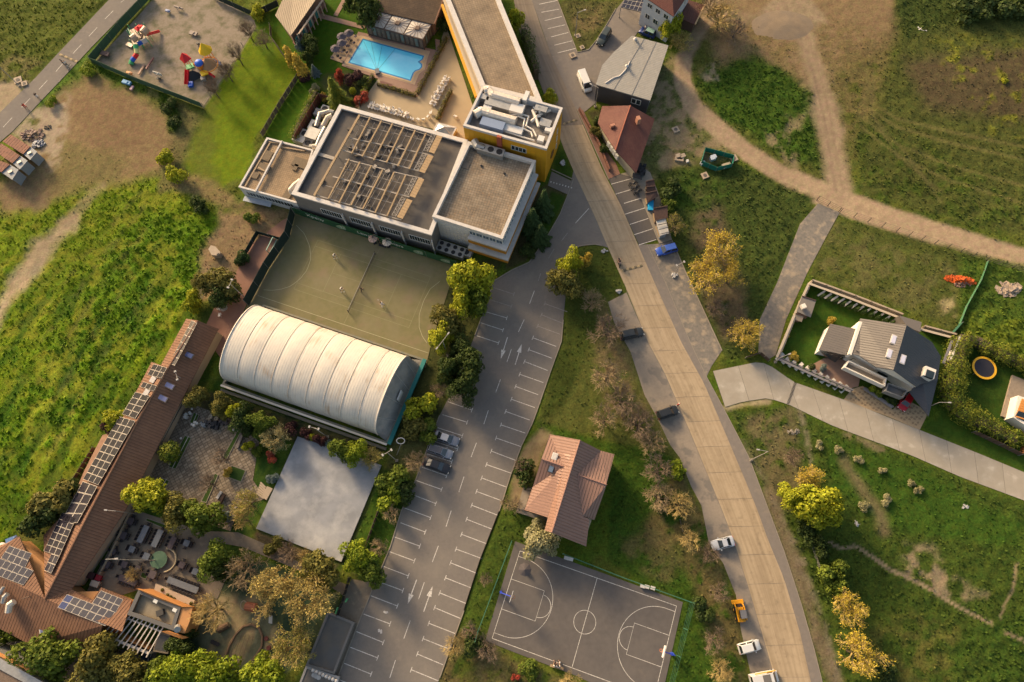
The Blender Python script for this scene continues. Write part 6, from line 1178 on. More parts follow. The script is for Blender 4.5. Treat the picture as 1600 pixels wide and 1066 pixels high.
# -- right side
T('bud',1125,385,32,8,'tall golden willow, upper of the pair right of the blue car','willow','gold');T('bud',1105,428,33,8,'broad golden willow, lower of the pair right of the blue car','willow','gold');T('bud',1142,425,22,7,'golden willow at the right of the pair','willow','gold');T('bud',1168,522,27,5,'yellow green budding tree at the foot of the side drive','willow','gold');T('bare',1120,480,20,3.5,'grey bare shrub below the golden willows',m2='brown')
T('round',1048,42,18,6,'yellow green tree in front of the white house','yellow');T('bud',1064,62,20,4.5,'pale budding shrub right of the grey shed','budg','gold');T('bare',1128,22,34,7,'large bare tree at the top of the dirt track',m2='gold');T('bare',1112,5,26,6,'bare tree at the top edge by the rusty shed');T('bare',1150,45,26,4,'bare thicket right of the dirt track',m2='brown')
T('bush',938,185,12,2.5,'dark shrub in the narrow bed left of the red roof house','dark');T('bush',945,232,9,1.8,'dark shrub beside the cream wall of the red roof house','dark');T('bush',932,205,9,2,'low dark shrub in the bed by the red paved walk','olive');T('bush',1045,295,20,2.5,'green shrub behind the market huts, upper','dark');T('bush',1045,318,14,2.5,'bright green shrub behind the brown hut','mid');T('bud',1055,350,18,3.5,'pale green bush behind the white stall','budg','brown')
T('round',1272,785,34,8,'big bright yellow green tree above the lower right meadow','yellow');T('round',1240,775,20,7,'bright yellow green tree at the left of the big one','yellow');T('round',1295,800,24,7,'bright yellow green tree at the right of the big one','yellow');T('bud',1265,745,22,6,'golden bare topped tree above the bright trees','willow','gold');T('bare',1240,712,18,4,'grey bare shrub near the lane bend',m2='brown');T('bush',1262,830,20,2.5,'dark green bush under the bright trees','dark')
T('bush',1300,890,22,4,'dense green bush by the verge, upper','mid');T('bush',1312,918,18,4,'dense green bush by the verge, lower','mid');T('bush',1285,855,16,3,'dark green bush at the start of the foot path','dark');T('bud',1330,950,30,6.5,'golden budding tree right of the road, upper of two','willow','gold');T('bud',1345,1022,38,8,'large golden budding tree at the lower right','willow','gold');T('bush',1385,1050,20,2,'dark green bush right of the large golden tree','dark')
for k,(x,y,r)in enumerate([(1282,695,8),(1310,703,8),(1343,718,7.5),(1380,736,7),(1424,755,7),(1436,766,7),(1384,782,10),(1350,792,10)]):T('bush',x,y,r,.9,['pinkish dry shrub nearest the bend of the lane','pinkish dry shrub second from the lane bend','pinkish dry shrub third from the lane bend','brown dry shrub alone on the green slope','pinkish dry shrub, upper of a close pair','pale dry shrub, lower of a close pair','large dry brown shrub low on the slope','large orange tinted dry shrub beside the bright trees'][k],'pale',group='round dry shrubs on the slope below the lane')
hedge([(1493,535),(1486,560),(1480,590),(1476,615),(1490,640)],5.6,3.6,'tall thick conifer hedge between the villa and the trampoline garden','thuja',50,rag=.5);hedge([(1490,640),(1510,655),(1535,665),(1560,680),(1580,690)],4.4,2.8,'thick hedge along the lower side of the trampoline garden','thuja',50,rag=.5);hedge([(1493,532),(1520,536),(1550,552),(1600,575),(1640,590)],4.0,2.6,'yellow green hedge along the top of the trampoline garden','thuja',50,rag=.4)
T('bush',1378,610,10,2.2,'green shrub in the raised bed of the villa drive','mid');T('bush',1368,606,9,2,'yellow green shrub in the raised bed of the villa drive','bright');T('bush',1395,624,9,1.5,'dark green shrub next to the red car','dark');T('bush',1299,500,7,1.5,'orange brown shrub at the corner of the low villa roof','gold');T('ball',1269,573,6,1.2,'round clipped shrub on the villa terrace','dark');T('bush',1240,556,9,.9,'yellow flowering plant on the villa lawn','gold');T('bush',1287,575,6,1.2,'spiky pale potted plant on the villa terrace','blue')
T('bush',1595,685,14,2,'green shrub by the edge house, right border','mid');T('bush',1575,550,10,1,'amber plant beside the edge house terrace','gold');T('bush',1528,8,34,3,'dark thicket at the top right edge','dark');T('bush',1582,6,30,3,'dark thicket in the top right corner','dark');T('bush',1570,126,6,.8,'tiny yellow flowering plant in the right field','yellow')
for k in range(11):
    f=k/10;a=T('column',1286+109*f,462+42*f,3.6,1.8,'small thuja in the row along the upper villa wall','spruce',group='small thujas along the upper villa wall');a.name='small_thuja'
for k in range(10):
    f=k/9;a=T('column',1224+92*f,560+48*f,3.4,1.3,'small thuja in the row along the lower villa wall','spruce',group='small thujas along the lower villa wall');a.name='small_thuja'
for k in range(7):
    a=T('bush',1248-k*4.5,482+k*10.5,4,.6,'low yellow green plant along the left villa wall',('bright','gold','mid')[k%3],group='low plants along the left villa wall')
for k,(x,y)in enumerate([(254,922),(262,930),(267,933),(272,936),(289,945),(299,943)]):T('ball',x,y,3.2,.9,'small round brown green bush on the pale ledge','olive',group='small bushes on the pale ledge')
# ================================================================ vehicles
M_tyre=mat('tyre',(.02,.02,.02),.9);M_rim=mat('rim',(.35,.35,.35),.4,metal=.7);M_cg=mat('car_glass',(.015,.02,.025),.08,spec=.8);M_hl=mat('headlight',(.6,.6,.58),.2);M_tl=mat('tail_light',(.35,.02,.02),.3)
def paint(name,c,r=.28):return mat('paint_'+name,c,r,spec=.6,metal=.15)
def car(kind,pm,label,rear,front,name=None,roof=None,cat='car',wd=None):
    A,B=G(*rear),G(*front);d=B-A;L=d.length;c=(A+B)/2;K=dict(sedan=(1.8,1.42),hatch=(1.72,1.5),suv=(1.88,1.72),wagon=(1.8,1.5),van=(1.95,1.95),coupe=(1.8,1.3))[kind];W=wd or K[0];Hh=K[1]
    t=Thing(name or 'parked_car',label,cat,c,math.atan2(d.y,d.x));loc=Vector((0,0,0));t.loc=loc
    bz={'van':1.05,'suv':.98}.get(kind,.86);z0=.22
    prof={'sedan':[(-.5,.62,.84),(-.485,.8,.93),(-.36,.86,1),(0,.88,1),(.25,.86,1),(.44,.76,.93),(.49,.62,.82),(.5,.5,.74)],
            'coupe':[(-.5,.62,.82),(-.48,.8,.92),(-.36,.84,1),(0,.84,.97),(.25,.82,1),(.43,.72,.9),(.49,.58,.78),(.5,.48,.68)],
            'hatch':[(-.5,.62,.86),(-.49,.84,.94),(-.3,.88,1),(0,.9,1),(.28,.88,1),(.43,.78,.92),(.49,.62,.8),(.5,.5,.72)]}
    pr=prof.get(kind,prof['hatch']);mb=MB();vs=[]
    for fx,zt_,fw in pr:
        zt_=zt_*bz/.88;hw=W/2*fw
        vs+=[(fx*L,-hw*.96,z0),(fx*L,-hw,z0+(zt_-z0)*.55),(fx*L,-hw*.9,zt_),(fx*L,0,zt_+.04),(fx*L,hw*.9,zt_),(fx*L,hw,z0+(zt_-z0)*.55),(fx*L,hw*.96,z0)]
    n=7;fs=[(j*n+k,(j+1)*n+k,(j+1)*n+k+1,j*n+k+1)for j in range(len(pr)-1)for k in range(n-1)];fs+=[tuple(range(n-1,-1,-1)),tuple((len(pr)-1)*n+k for k in range(n))];mb.add(vs,[f[::-1]for f in fs]);mb.add([(-.49*L,-W*.4,z0),(.49*L,-W*.4,z0),(.49*L,W*.4,z0),(-.49*L,W*.4,z0)],[(0,1,2,3)])
    cb={'sedan':(-.38,-.20,.08,.24),'coupe':(-.34,-.16,.04,.22),'hatch':(-.48,-.40,.10,.27),'suv':(-.49,-.44,.08,.22),'wagon':(-.48,-.40,.08,.25),'van':(-.495,-.47,.27,.40)}[kind]
    x0,x1,x2,x3=[q*L for q in cb];b=W/2*.86;tpw=W/2*.68 if kind!='van' else W/2*.8;bb=bz-.02
    base=[(x0,-b,bb),(x3,-b,bb),(x3,b,bb),(x0,b,bb)];top=[(x1,-tpw,Hh),(x2,-tpw,Hh),(x2,tpw,Hh),(x1,tpw,Hh)]
    mb.add(base+top,[(0,1,5,4),(1,2,6,5),(2,3,7,6),(3,0,4,7),(4,5,6,7)])
    bo=t.part('body',mb,pm);bv=bo.modifiers.new('soft','BEVEL');bv.width=.07;bv.segments=2;bv.limit_method='ANGLE';bo.data.polygons.foreach_set('use_smooth',[True]*len(bo.data.polygons))
    t.part('roof',MB().box(((x1+x2)/2,0,Hh+.015),(x2-x1-.06,tpw*2-.1,.04)),roof or pm)
    def glass(nm,q,k=.0,inn=.1):
        q=[Vector(p)for p in q];ce=sum(q,Vector())/4;nn=(q[1]-q[0]).cross(q[2]-q[0]).normalized();nn=nn if nn.dot(ce-Vector((0,0,Hh/2)))>0 else-nn;p=[ce+(v-ce)*(1-inn)+nn*.02 for v in q];m_=MB();m_.add(p+[v-nn*.03 for v in p],[(0,1,2,3),(7,6,5,4),(0,4,5,1),(1,5,6,2),(2,6,7,3),(3,7,4,0)]);t.part(nm,m_,M_cg)
    glass('windscreen',[base[1],base[2],top[2],top[1]]);glass('rear_window',[base[3],base[0],top[0],top[3]],inn=.14)
    for s in(0,1):
        q0,q1,q2,q3=(base[0],base[1],top[1],top[0])if s==0 else(base[3],base[2],top[2],top[3]);q0,q1,q2,q3=map(Vector,(q0,q1,q2,q3));ns=2 if kind not in('van',)else 3
        for k in range(ns if kind!='van' else 1):f0,f1=(k/ns,(k+1)/ns)if kind!='van' else(.68,.98);glass('side_window',[q0.lerp(q1,f0),q0.lerp(q1,f1),q3.lerp(q2,f1),q3.lerp(q2,f0)],inn=.16)
    for sx in(-.31,.31):
        for sy in(-1,1):
            w_=t.part('wheel',MB().tube((sx*L,sy*(W/2-.16),.31),(sx*L,sy*(W/2+.0),.31),.31,.31,12),M_tyre);t.part('rim',MB().tube((sx*L,sy*(W/2-.02),.31),(sx*L,sy*(W/2+.02),.31),.2,.2,8),M_rim,parent=w_)
    for sy in(-1,1):
        t.part('headlight',MB().box((.478*L,sy*W*.33,.60*bz/.88),(.10,.32,.13),sy*-.25),M_hl);t.part('tail_light',MB().box((-.492*L,sy*W*.36,.7*bz/.88),(.06,.26,.16)),M_tl);t.part('mirror',MB().box((x3-.25*(1 if kind!='van' else .6),sy*(W/2+.08),bz+.05),(.14,.2,.14)),pm)
    t.part('number_plate',MB().box((.5*L+.005,0,.45),(.02,.5,.11)),M_hl);t.part('bumper',MB().box((.495*L,0,.34),(.08,W*.72,.14)),mat('bumper_dark',(.03,.03,.03),.6))
    t.L=L;t.W=W;t.H=Hh;return t
car('sedan',paint('grey',(.16,.17,.20)),'grey saloon parked uppermost of the three side by side',(679.5,679.5),(717.5,692.5),roof=paint('silver',(.30,.31,.34)))
car('hatch',paint('silverblue',(.20,.215,.25)),'silver grey car with dark glass roof, middle of the three parked',(669,699),(707.5,712.5),roof=mat('dark_roof',(.05,.05,.06),.2,spec=.6));car('sedan',paint('black',(.02,.02,.024)),'black saloon parked lowest of the three side by side',(663.5,721),(703.5,735))
car('wagon',paint('black2',(.028,.032,.034)),'black estate car parked nose to the road beside the grass triangle',(968,527),(1004.5,519));car('hatch',paint('black3',(.022,.024,.026)),'small black car in the layby next to a person in white and red',(1026,651),(1058,640));car('coupe',paint('silver2',(.42,.44,.48)),'silver coupe parked at the edge of the concrete road',(1145,845),(1110.5,853.5))
car('hatch',paint('white',(.60,.60,.58)),'white hatchback parked in the layby below the yellow loader',(1152.5,1014.5),(1185.5,1006));car('wagon',paint('blue',(.02,.07,.36)),'bright blue estate car below the market bays',(1056.5,388),(1024.5,396.5),roof=paint('blue_roof',(.05,.11,.40)));car('van',paint('white2',(.62,.60,.56)),'white panel van parked beside the tall grey shed',(907,117),(919,146),name='delivery_van',cat='van');car('suv',paint('green_grey',(.045,.055,.05)),'dark green pick up style off roader on the driveway',(950.5,50),(935.5,73),cat='off-roader');car('hatch',paint('red',(.33,.008,.015)),'red car under the villa balcony',(1421,616),(1405,641));car('hatch',paint('deep_blue',(.015,.035,.16)),'dark blue car squeezed between grey shed and white house',(1023,59),(999,49),roof=mat('pale_green_glass',(.22,.34,.30),.3))
sv=car('van',paint('white3',(.58,.56,.53)),'white van with yellow edge at the bottom of the picture',(1170,1063),(1213,1055),name='delivery_van',cat='van');sv.part('yellow_bar',MB().bar((-.35*sv.L,sv.W/2+.03,1.9),(.38*sv.L,sv.W/2+.03,1.9),.14),mat('amber',(.75,.35,.03),.5));sv.part('roof_panel',MB().box((.1,0,2.0),(1.2,1.3,.05)),mat('roof_dark',(.12,.11,.1),.6))
# yellow loader
c=G(1155,958);t=Thing('mini_loader','small yellow loader with black cab beside the road','loader',c,ang(G(1158,975),G(1152,945)));t.loc=Vector();Y=mat('loader_yellow',(.62,.27,.01),.45);K_=mat('loader_black',(.03,.03,.032),.6)
t.part('chassis',MB().box((-.2,0,.6),(2.2,1.1,.6)),Y);t.part('cab',MB().box((-.1,-.15,1.35),(1.2,.85,.95)),K_);t.part('cab_roof',MB().box((-.1,-.15,1.86),(1.25,.95,.08)),mat('cab_roof',(.12,.12,.13),.5));t.part('bucket',MB().bar((1.75,-.9,.3),(1.75,.9,.3),.6,.45),Y)
for s in(-1,1):
    t.part('lift_arm',MB().bar((-1.1,s*.68,1.2),(.9,s*.68,1.1),.14,.18).bar((.9,s*.68,1.1),(1.6,s*.6,.45),.14,.16),Y)
    for x in(-.75,.65):w_=t.part('wheel',MB().tube((x,s*.55,.36),(x,s*.88,.36),.36,.36,10),M_tyre);t.part('hub',MB().tube((x,s*.86,.36),(x,s*.9,.36),.17,.17,8),Y,parent=w_)
# motorcycles and bicycles
def twowheeler(loc,rz,label,motor=True,group=None,m=None):
    t=Thing('motorcycle' if motor else 'bicycle',label,'motorcycle' if motor else 'bicycle',loc,rz,group);t.loc=Vector();r=.31 if motor else .33;w=.13 if motor else .05;m=m or mat('moto_black',(.03,.03,.032),.4);wb=.68 if motor else .52
    for x in(-wb,wb):
        mb=MB();P=[(x+r*math.cos(a),0,r+r*math.sin(a))for a in np.linspace(0,6.283,13)];mb.path(P,w/2,5);o=t.part('wheel',mb,M_tyre);t.part('spokes',MB().bar((x-r,0,r),(x+r,0,r),.02).bar((x,0,0.01),(x,0,2*r),.02),M_rim,parent=o)
    if motor:t.part('engine',MB().box((0,0,.45),(.5,.3,.35)),M_steel);t.part('tank',MB().dome((.15,0,.72),.3,.2,8,3),m);t.part('seat',MB().box((-.35,0,.76),(.7,.28,.1)),mat('moto_seat',(.05,.045,.045),.7));t.part('top_box',MB().box((-.72,0,.9),(.35,.38,.3)),m);t.part('fairing',MB().box((.5,0,.85),(.3,.36,.35)),m);t.part('fork',MB().bar((wb,0,r),(.45,0,1.0),.07),M_rim);t.part('handlebar',MB().bar((.42,-.36,1.05),(.42,.36,1.05),.05),M_dkframe)
    else:t.part('frame',MB().bar((-wb,0,r),(-.15,0,.3),.03).bar((-.15,0,.3),(.4,0,.8),.035).bar((-.2,0,.8),(.4,0,.85),.035).bar((-.15,0,.3),(-.22,0,.9),.03).bar((wb,0,r),(.42,0,.95),.03).bar((-wb,0,r),(-.2,0,.8),.025),m);t.part('saddle',MB().box((-.22,0,.92),(.26,.14,.05)),M_dkframe);t.part('handlebar',MB().bar((.42,-.26,.98),(.42,.26,.98),.03),M_dkframe)
    return t
for k,(x,y,lab)in enumerate([(989,289,'black motorcycle, upper of three parked in the market bay'),(992,295,'black motorcycle, middle of three parked in the market bay'),(996,301,'black motorcycle, lowest of three parked in the market bay')]):twowheeler(G(x,y),.25+.1*k,lab,group='motorcycles in the market bay')
mt=twowheeler(G(967,412),ang(G(967.5,417),G(966,406)),'motorcycle ridden up the concrete road by the speed bump');tb=[]
b1_=twowheeler(G(104,103),ang(G(100,101),G(111,106)),'bicycle lying nearest the speed bump on the narrow street',motor=False,m=mat('bike_white',(.5,.5,.5),.4));b2_=twowheeler(G(110,106),ang(G(113,102),G(108,110)),'white bicycle at the kerb of the narrow street',motor=False,m=mat('bike_white',(1,1,1)));b3_=twowheeler(G(42,170.5),ang(G(40,168),G(47,172)),'bicycle of the rider in red',motor=False,m=M_dkframe);b4_=twowheeler(G(61,154),ang(G(56,151),G(65,157)),'pale bicycle of the rider in black and white',motor=False,m=mat('bike_white',(1,1,1)))
bk=twowheeler(G(874,1039),.3,'bicycle standing by the seated players at the basketball court',motor=False,m=M_dkframe)
# ================================================================ people
def skin(name,V,E_,Rd,sub=1):
    me=bpy.data.meshes.new(name);me.from_pydata(V,E_,[]);o=bpy.data.objects.new('tmp',me);COL.objects.link(o);md=o.modifiers.new('s','SKIN');
    for i,r in enumerate(Rd):me.skin_vertices[0].data[i].radius=(r,r)
    me.skin_vertices[0].data[0].use_root=True;sb=o.modifiers.new('d','SUBSURF');sb.levels=sub;sb.render_levels=sub
    dg=bpy.context.evaluated_depsgraph_get();dg.update();m2=bpy.data.meshes.new_from_object(o.evaluated_get(dg));m2.name=name;bpy.data.objects.remove(o);m2.polygons.foreach_set('use_smooth',[True]*len(m2.polygons));return m2
def pose_meshes(P):
    """P: joint dict -> meshes of body, shirt, trousers, hair, shoes"""
    V=[P['pelvis'],P['waist'],P['chest'],P['neck'],P['head'],P['crown']];Rd=[.15,.13,.16,.06,.095,.075];E_=[(0,1),(1,2),(2,3),(3,4),(4,5)]
    def ch(root,pts,rr):
        j=root
        for p,r in zip(pts,rr):V.append(tuple(p));Rd.append(r);E_.append((j,len(V)-1));j=len(V)-1
        return j
    for s in('l','r'):
        w_=ch(2,[P['sh_'+s],P['el_'+s],P['wr_'+s]],[.065,.045,.032]);a=Vector(P['wr_'+s]);d=(a-Vector(P['el_'+s])).normalized();x=d.cross(Vector((0,0,1)));x=x.normalized()if x.length>.1 else Vector((1,0,0));palm=ch(w_,[a+d*.07],[.038])
        for k in range(4):L=(.075,.085,.08,.062)[k];b=a+d*.09+x*(k-1.5)*.02;ch(palm,[b,b+d*L*.6,b+d*L+Vector((0,0,-.02))],[.01,.009,.008])
        ch(w_,[a+d*.05+x*-.045,a+d*.10+x*-.06],[.011,.009]);ch(0,[P['hip_'+s],P['kn_'+s],P['an_'+s],Vector(P['an_'+s])+P['toe']*.16+Vector((0,0,-.03))],[.09,.058,.038,.036])
    body=skin('body',V,E_,Rd)
    S=[P['waist'],P['chest'],Vector(P['chest']).lerp(Vector(P['neck']),.6)];SE=[(0,1),(1,2)];SR=[.16,.185,.09]
    for s in('l','r'):a=len(S);S+=[P['sh_'+s],Vector(P['sh_'+s]).lerp(Vector(P['el_'+s]),.8)];SE+=[(1,a),(a,a+1)];SR+=[.085,.065]
    shirt=skin('shirt',[tuple(v)for v in S],SE,SR);Tt=[P['waist'],P['pelvis']];TE=[(0,1)];TR2=[.15,.175]
    for s in('l','r'):a=len(Tt);Tt+=[P['hip_'+s],P['kn_'+s],Vector(P['kn_'+s]).lerp(Vector(P['an_'+s]),.85)];TE+=[(1,a),(a,a+1),(a+1,a+2)];TR2+=[.11,.078,.06]
    tr=skin('trousers',[tuple(v)for v in Tt],TE,TR2);h=Vector(P['head']).lerp(Vector(P['crown']),.55);f=P['toe']
    hair=mesh_of('hair',MB().dome(h-f*.015+Vector((0,0,-.02)),.108,.13,10,5),M_tyre);shoe=MB()
    for s in('l','r'):a=Vector(P['an_'+s]);shoe.box(a+f*.07+Vector((0,0,-.04)),(.27,.1,.09),math.atan2(f.y,f.x))
    fc=MB();c=Vector(P['head'])+Vector((0,0,.03));x=Vector((-f.y,f.x,0));fc.box(c+f*.1,(.035,.025,.05));[fc.dome(c+f*.088+x*s*.035+Vector((0,0,.025)),.013,.013,6,3,full=True)for s in(-1,1)];[fc.box(c+x*s*.098,(.03,.02,.06))for s in(-1,1)];fc.box(c+f*.092+Vector((0,0,-.055)),(.012,.05,.012))
    return dict(body=body,shirt=shirt,trousers=tr,hair=hair,shoes=mesh_of('shoes',shoe,M_tyre),face=mesh_of('face',fc,M_tyre))
fw=Vector((1,0,0))
def J(**k):
    d=dict(pelvis=(0,0,.93),waist=(0,0,1.08),chest=(.02,0,1.32),neck=(.03,0,1.5),head=(.05,0,1.6),crown=(.05,0,1.70),sh_l=(0,.19,1.4),el_l=(.02,.27,1.14),wr_l=(.12,.27,.92),sh_r=(0,-.19,1.4),el_r=(.02,-.27,1.14),wr_r=(.12,-.27,.92),hip_l=(0,.1,.88),kn_l=(.03,.11,.48),an_l=(0,.11,.09),hip_r=(0,-.1,.88),kn_r=(.03,-.11,.48),an_r=(0,-.11,.09),toe=fw);d.update(k);return d
POSE=dict(stand=pose_meshes(J()),walk=pose_meshes(J(kn_l=(.22,.1,.5),an_l=(.28,.1,.09),kn_r=(-.08,-.1,.49),an_r=(-.32,-.1,.14),el_l=(-.14,.26,1.16),wr_l=(-.12,.25,.93),el_r=(.14,-.26,1.16),wr_r=(.32,-.24,1.02))),
            ready=pose_meshes(J(pelvis=(-.08,0,.82),waist=(-.02,0,.96),chest=(.14,0,1.16),neck=(.22,0,1.31),head=(.28,0,1.39),crown=(.30,0,1.49),sh_l=(.12,.19,1.24),el_l=(.26,.3,1.02),wr_l=(.48,.22,1.02),sh_r=(.12,-.19,1.24),el_r=(.26,-.34,1.04),wr_r=(.5,-.4,1.08),hip_l=(-.06,.12,.78),kn_l=(.12,.26,.46),an_l=(0,.3,.09),hip_r=(-.06,-.12,.78),kn_r=(.12,-.26,.46),an_r=(-.02,-.32,.09))),
            sit=pose_meshes(J(pelvis=(-.1,0,.80),waist=(-.08,0,.95),chest=(.04,0,1.18),neck=(.1,0,1.35),head=(.13,0,1.45),crown=(.14,0,1.55),sh_l=(.02,.19,1.26),el_l=(.2,.26,1.05),wr_l=(.42,.24,1.02),sh_r=(.02,-.19,1.26),el_r=(.2,-.26,1.05),wr_r=(.42,-.24,1.02),hip_l=(-.06,.11,.78),kn_l=(.3,.19,.66),an_l=(.18,.2,.28),hip_r=(-.06,-.11,.78),kn_r=(.3,-.19,.66),an_r=(.18,-.2,.28))))
M_skin=mat('skin',(.42,.25,.17),.6);M_hd=mat('hair_dark',(.03,.022,.018),.8)
def cloth(n,c):return mat('cloth_'+n,c,.85)
CW,CK,CR,CB,CG=cloth('white',(.62,.60,.57)),cloth('black',(.025,.025,.028)),cloth('red',(.60,.03,.015)),cloth('navy',(.03,.05,.12)),cloth('grey',(.18,.18,.18))
def person(pose,x,y,rz,label,shirt,pants,z=0.0,hair=None,group=None,loc=None):
    e=bpy.data.objects.new('person',None);COL.objects.link(e);e.location=loc or G(x,y)+Vector((0,0,z));e.rotation_euler=(0,0,rz);props(e,label,'person',group);P=POSE[pose]
    for nm,m_ in(('body',M_skin),('shirt',shirt),('trousers',pants),('hair',hair or M_hd),('shoes',CW if pose=='ready' else CK),('face',mat('face_detail',(.25,.13,.09),.6))):
        me=P[nm]
        if not me.materials:me.materials.append(m_)
        child(nm,me,e,m_)
    return e
netdir=math.atan2(TNU.y,TNU.x)
PL_=[('ready',523,402,netdir,'tennis player in white on the upper left of the court'),('ready',534,454,netdir,'tennis player in white on the lower left of the court'),('ready',599,478,netdir+math.pi,'tennis player in white on the right side of the court')]
for q in PL_:
    person(*q,CW,CK if q[1]!=599 else CW);a=q[3];p=G(q[1],q[2])+Vector((math.cos(a)*.62-math.sin(a)*-.42,math.sin(a)*.62+math.cos(a)*-.42,1.1));d=Vector((math.cos(a),math.sin(a),.2))
    T_=Thing('tennis_racket','racket held by the '+q[4],'racket',p);mb=MB();mb.bar(p-d*.12,p+d*.22,.03);T_.part('handle',mb,CK);mb=MB();cc=p+d*.38;s=d.cross(Vector((0,0,1))).normalized();mb.path([cc+d*.17*math.cos(u)+s*.12*math.sin(u)for u in np.linspace(0,6.283,13)],.012,4);mb.bar(cc-d*.16,cc+d*.16,.006).bar(cc-s*.11,cc+s*.11,.006);T_.part('hoop',mb,CW)
person('walk',565.5,454.5,netdir+1.2,'person in black walking beside the tennis net',CK,CK);obj('tennis_ball',MB().dome((0,0,.06),.06,.06,8,4,full=True),mat('ball_yellow',(.55,.6,.05),.8),label='yellow ball on the turf left of the tennis net',cat='ball',origin=G(542,414))
person('walk',593,379,.3,'person in black beside the umbrellas at the tennis screen',CK,CK);person('sit',42,170,ang(G(40,168),G(47,172)),'cyclist in bright red on the narrow street',CR,CR,z=.12);person('sit',60.5,153.5,ang(G(56,151),G(65,157)),'cyclist in black and white on the narrow street',CK,CW,z=.12)
person('stand',101,101.5,1.0,'person in dark clothes beside the bicycle at the speed bump',CK,CK);person('stand',107,104,2.0,'person in white with bicycles at the speed bump',CW,CG);person('stand',1058.5,634,2.0,'person in white and red standing at the small black car',CR,CK,hair=CW);person('sit',967,412,ang(G(967.5,417),G(966,406)),'rider in black on the motorcycle on the road',CK,CK,z=.08)
person('sit',None,None,ang(G(967.5,417),G(966,406)),'passenger in grey behind the rider on the motorcycle',CG,CK,loc=G(967,412)+Vector((math.cos(ang(G(967.5,417),G(966,406)))*-.5,math.sin(ang(G(967.5,417),G(966,406)))*-.5,.14)))
person('stand',866,1034,.6,'player in black standing by the basketball sideline',CK,CG);person('stand',874.5,1033,3.5,'player with pale cap at the basketball sideline',CK,CK,hair=CW);person('sit',872.5,1041,1.8,'person in white sitting at the basketball sideline',CW,CG,z=-.25);person('sit',867,1040,1.4,'person in white and black sitting leftmost at the sideline',CW,CK,z=-.25)
bn=Thing('bench','low bench under the people at the basketball sideline','bench',G(870,1042));bn.loc=Vector();bn.e.rotation_euler=(0,0,-.3);bn.part('seat',MB().box((0,0,.42),(2.2,.4,.06)),M_wood);[bn.part('leg',MB().box((s*.9,0,.2),(.08,.36,.38)),M_dkframe)for s in(-1,1)]
person('stand',1021,334,3.4,'person in white shirt standing at the market hut',CW,CB);person('stand',1024.5,355,.2,'person in dark clothes at the white stall, upper',CK,CK);person('stand',1026.5,360,1.2,'person in dark clothes at the white stall, lower',CG,CK)
person('stand',1007,49,.5,'person in white between the grey shed and the white house',CW,CR)
# ================================================================ fences, walls and screens
def fence(pts,h,label,kind='mesh',step=2.6,m=None,group=None,name='fence',pm=None):
    P=GL(pts);t=Thing(name,label,'fence' if name=='fence' else name.replace('_',' '),P[0],group=group);m=m or mat('wire_green',(.05,.09,.05),.6);pm=pm or mat('post_grey',(.12,.12,.11),.6)
    for a,b in zip(P[:-1],P[1:]):
        L=(b-a).length;n=max(1,round(L/step))
        for k in range(n+1):
            q=a.lerp(b,k/n);
            if k<n or b is P[-1]:t.part('post',MB().bar(q,q+Vector((0,0,h+.05)),.09),pm)
            if k<n:
                r=a.lerp(b,(k+1)/n);d=(r-q).normalized()*.05;q1,r1=q+d,r-d
                if kind=='screen':t.part('panel',MB().bar(q1+Vector((0,0,h/2+.05)),r1+Vector((0,0,h/2+.05)),.05,h-.1),m)
                elif kind=='boards':
                    for j in range(max(2,int((r1-q1).length/.9))):f0=(j+.06)/max(2,int((r1-q1).length/.9));f1=(j+.94)/max(2,int((r1-q1).length/.9));t.part('board',MB().bar(q1.lerp(r1,f0)+Vector((0,0,h/2)),q1.lerp(r1,f1)+Vector((0,0,h/2)),.06,h-.1),m)
                elif kind=='wall':t.part('block',MB().bar(q1+Vector((0,0,h/2-.05)),r1+Vector((0,0,h/2-.05)),.3,h),m)
                else:
                    mb=MB();[mb.bar(q1+Vector((0,0,z)),r1+Vector((0,0,z)),.03)for z in np.linspace(.15,h,4)];t.part('mesh_panel',mb,m)
    return t
M_scr=mat('screen_green',(.035,.075,.04),.85,(.05,.095,.05),1.5);M_scrd=mat('screen_black_green',(.012,.025,.02),.9,(.018,.032,.025),2);M_brf=mat('board_brown',(.075,.045,.032),.8,(.10,.06,.042),3);M_old=mat('board_weathered',(.12,.095,.07),.85,(.09,.07,.05),3)
fence([(237,-4),(190,46),(146,98)],2.0,'green windscreen fence between playground and street','screen',3,M_scr);fence([(146,99),(217,130),(318,169)],1.9,'green fence along the lower side of the playground','screen',3,M_scr);fence([(320,169),(362,108),(399,42)],1.6,'thin wire fence on the right side of the playground','mesh',2.8);fence([(334,-2),(400,28),(436,10)],1.8,'dark fence along the top of the playground','screen',3,M_scrd)
fence([(411,214),(440,165),(470,118)],1.6,'weathered board fence between bright lawn and hotel garden','boards',2.4,M_old);fence([(470,118),(446,92),(425,62),(424,44)],1.5,'weathered board fence by the garden house','boards',2.4,M_old);fence([(465,224),(484,190),(503,158),(528,166)],2.6,'dark red brown board fence round the service yard','boards',2.4,mat('board_red',(.09,.03,.02),.8,(.12,.045,.03),3));fence([(563,168),(569,152)],1.5,'short brown board fence at the terrace end','boards',2,M_brf)
ts=fence([(461,334),(540,361),(620,387),(714,417)],2.6,'dark green tennis windscreen with white lettering along the hall','screen',5.2,mat('tennis_screen',(.012,.06,.022),.85,(.018,.075,.03),1.5));fence([(461,336),(452,372),(420,420),(389,478)],3.0,'tall black green windscreen at the left end of the tennis court','screen',3.4,M_scrd)
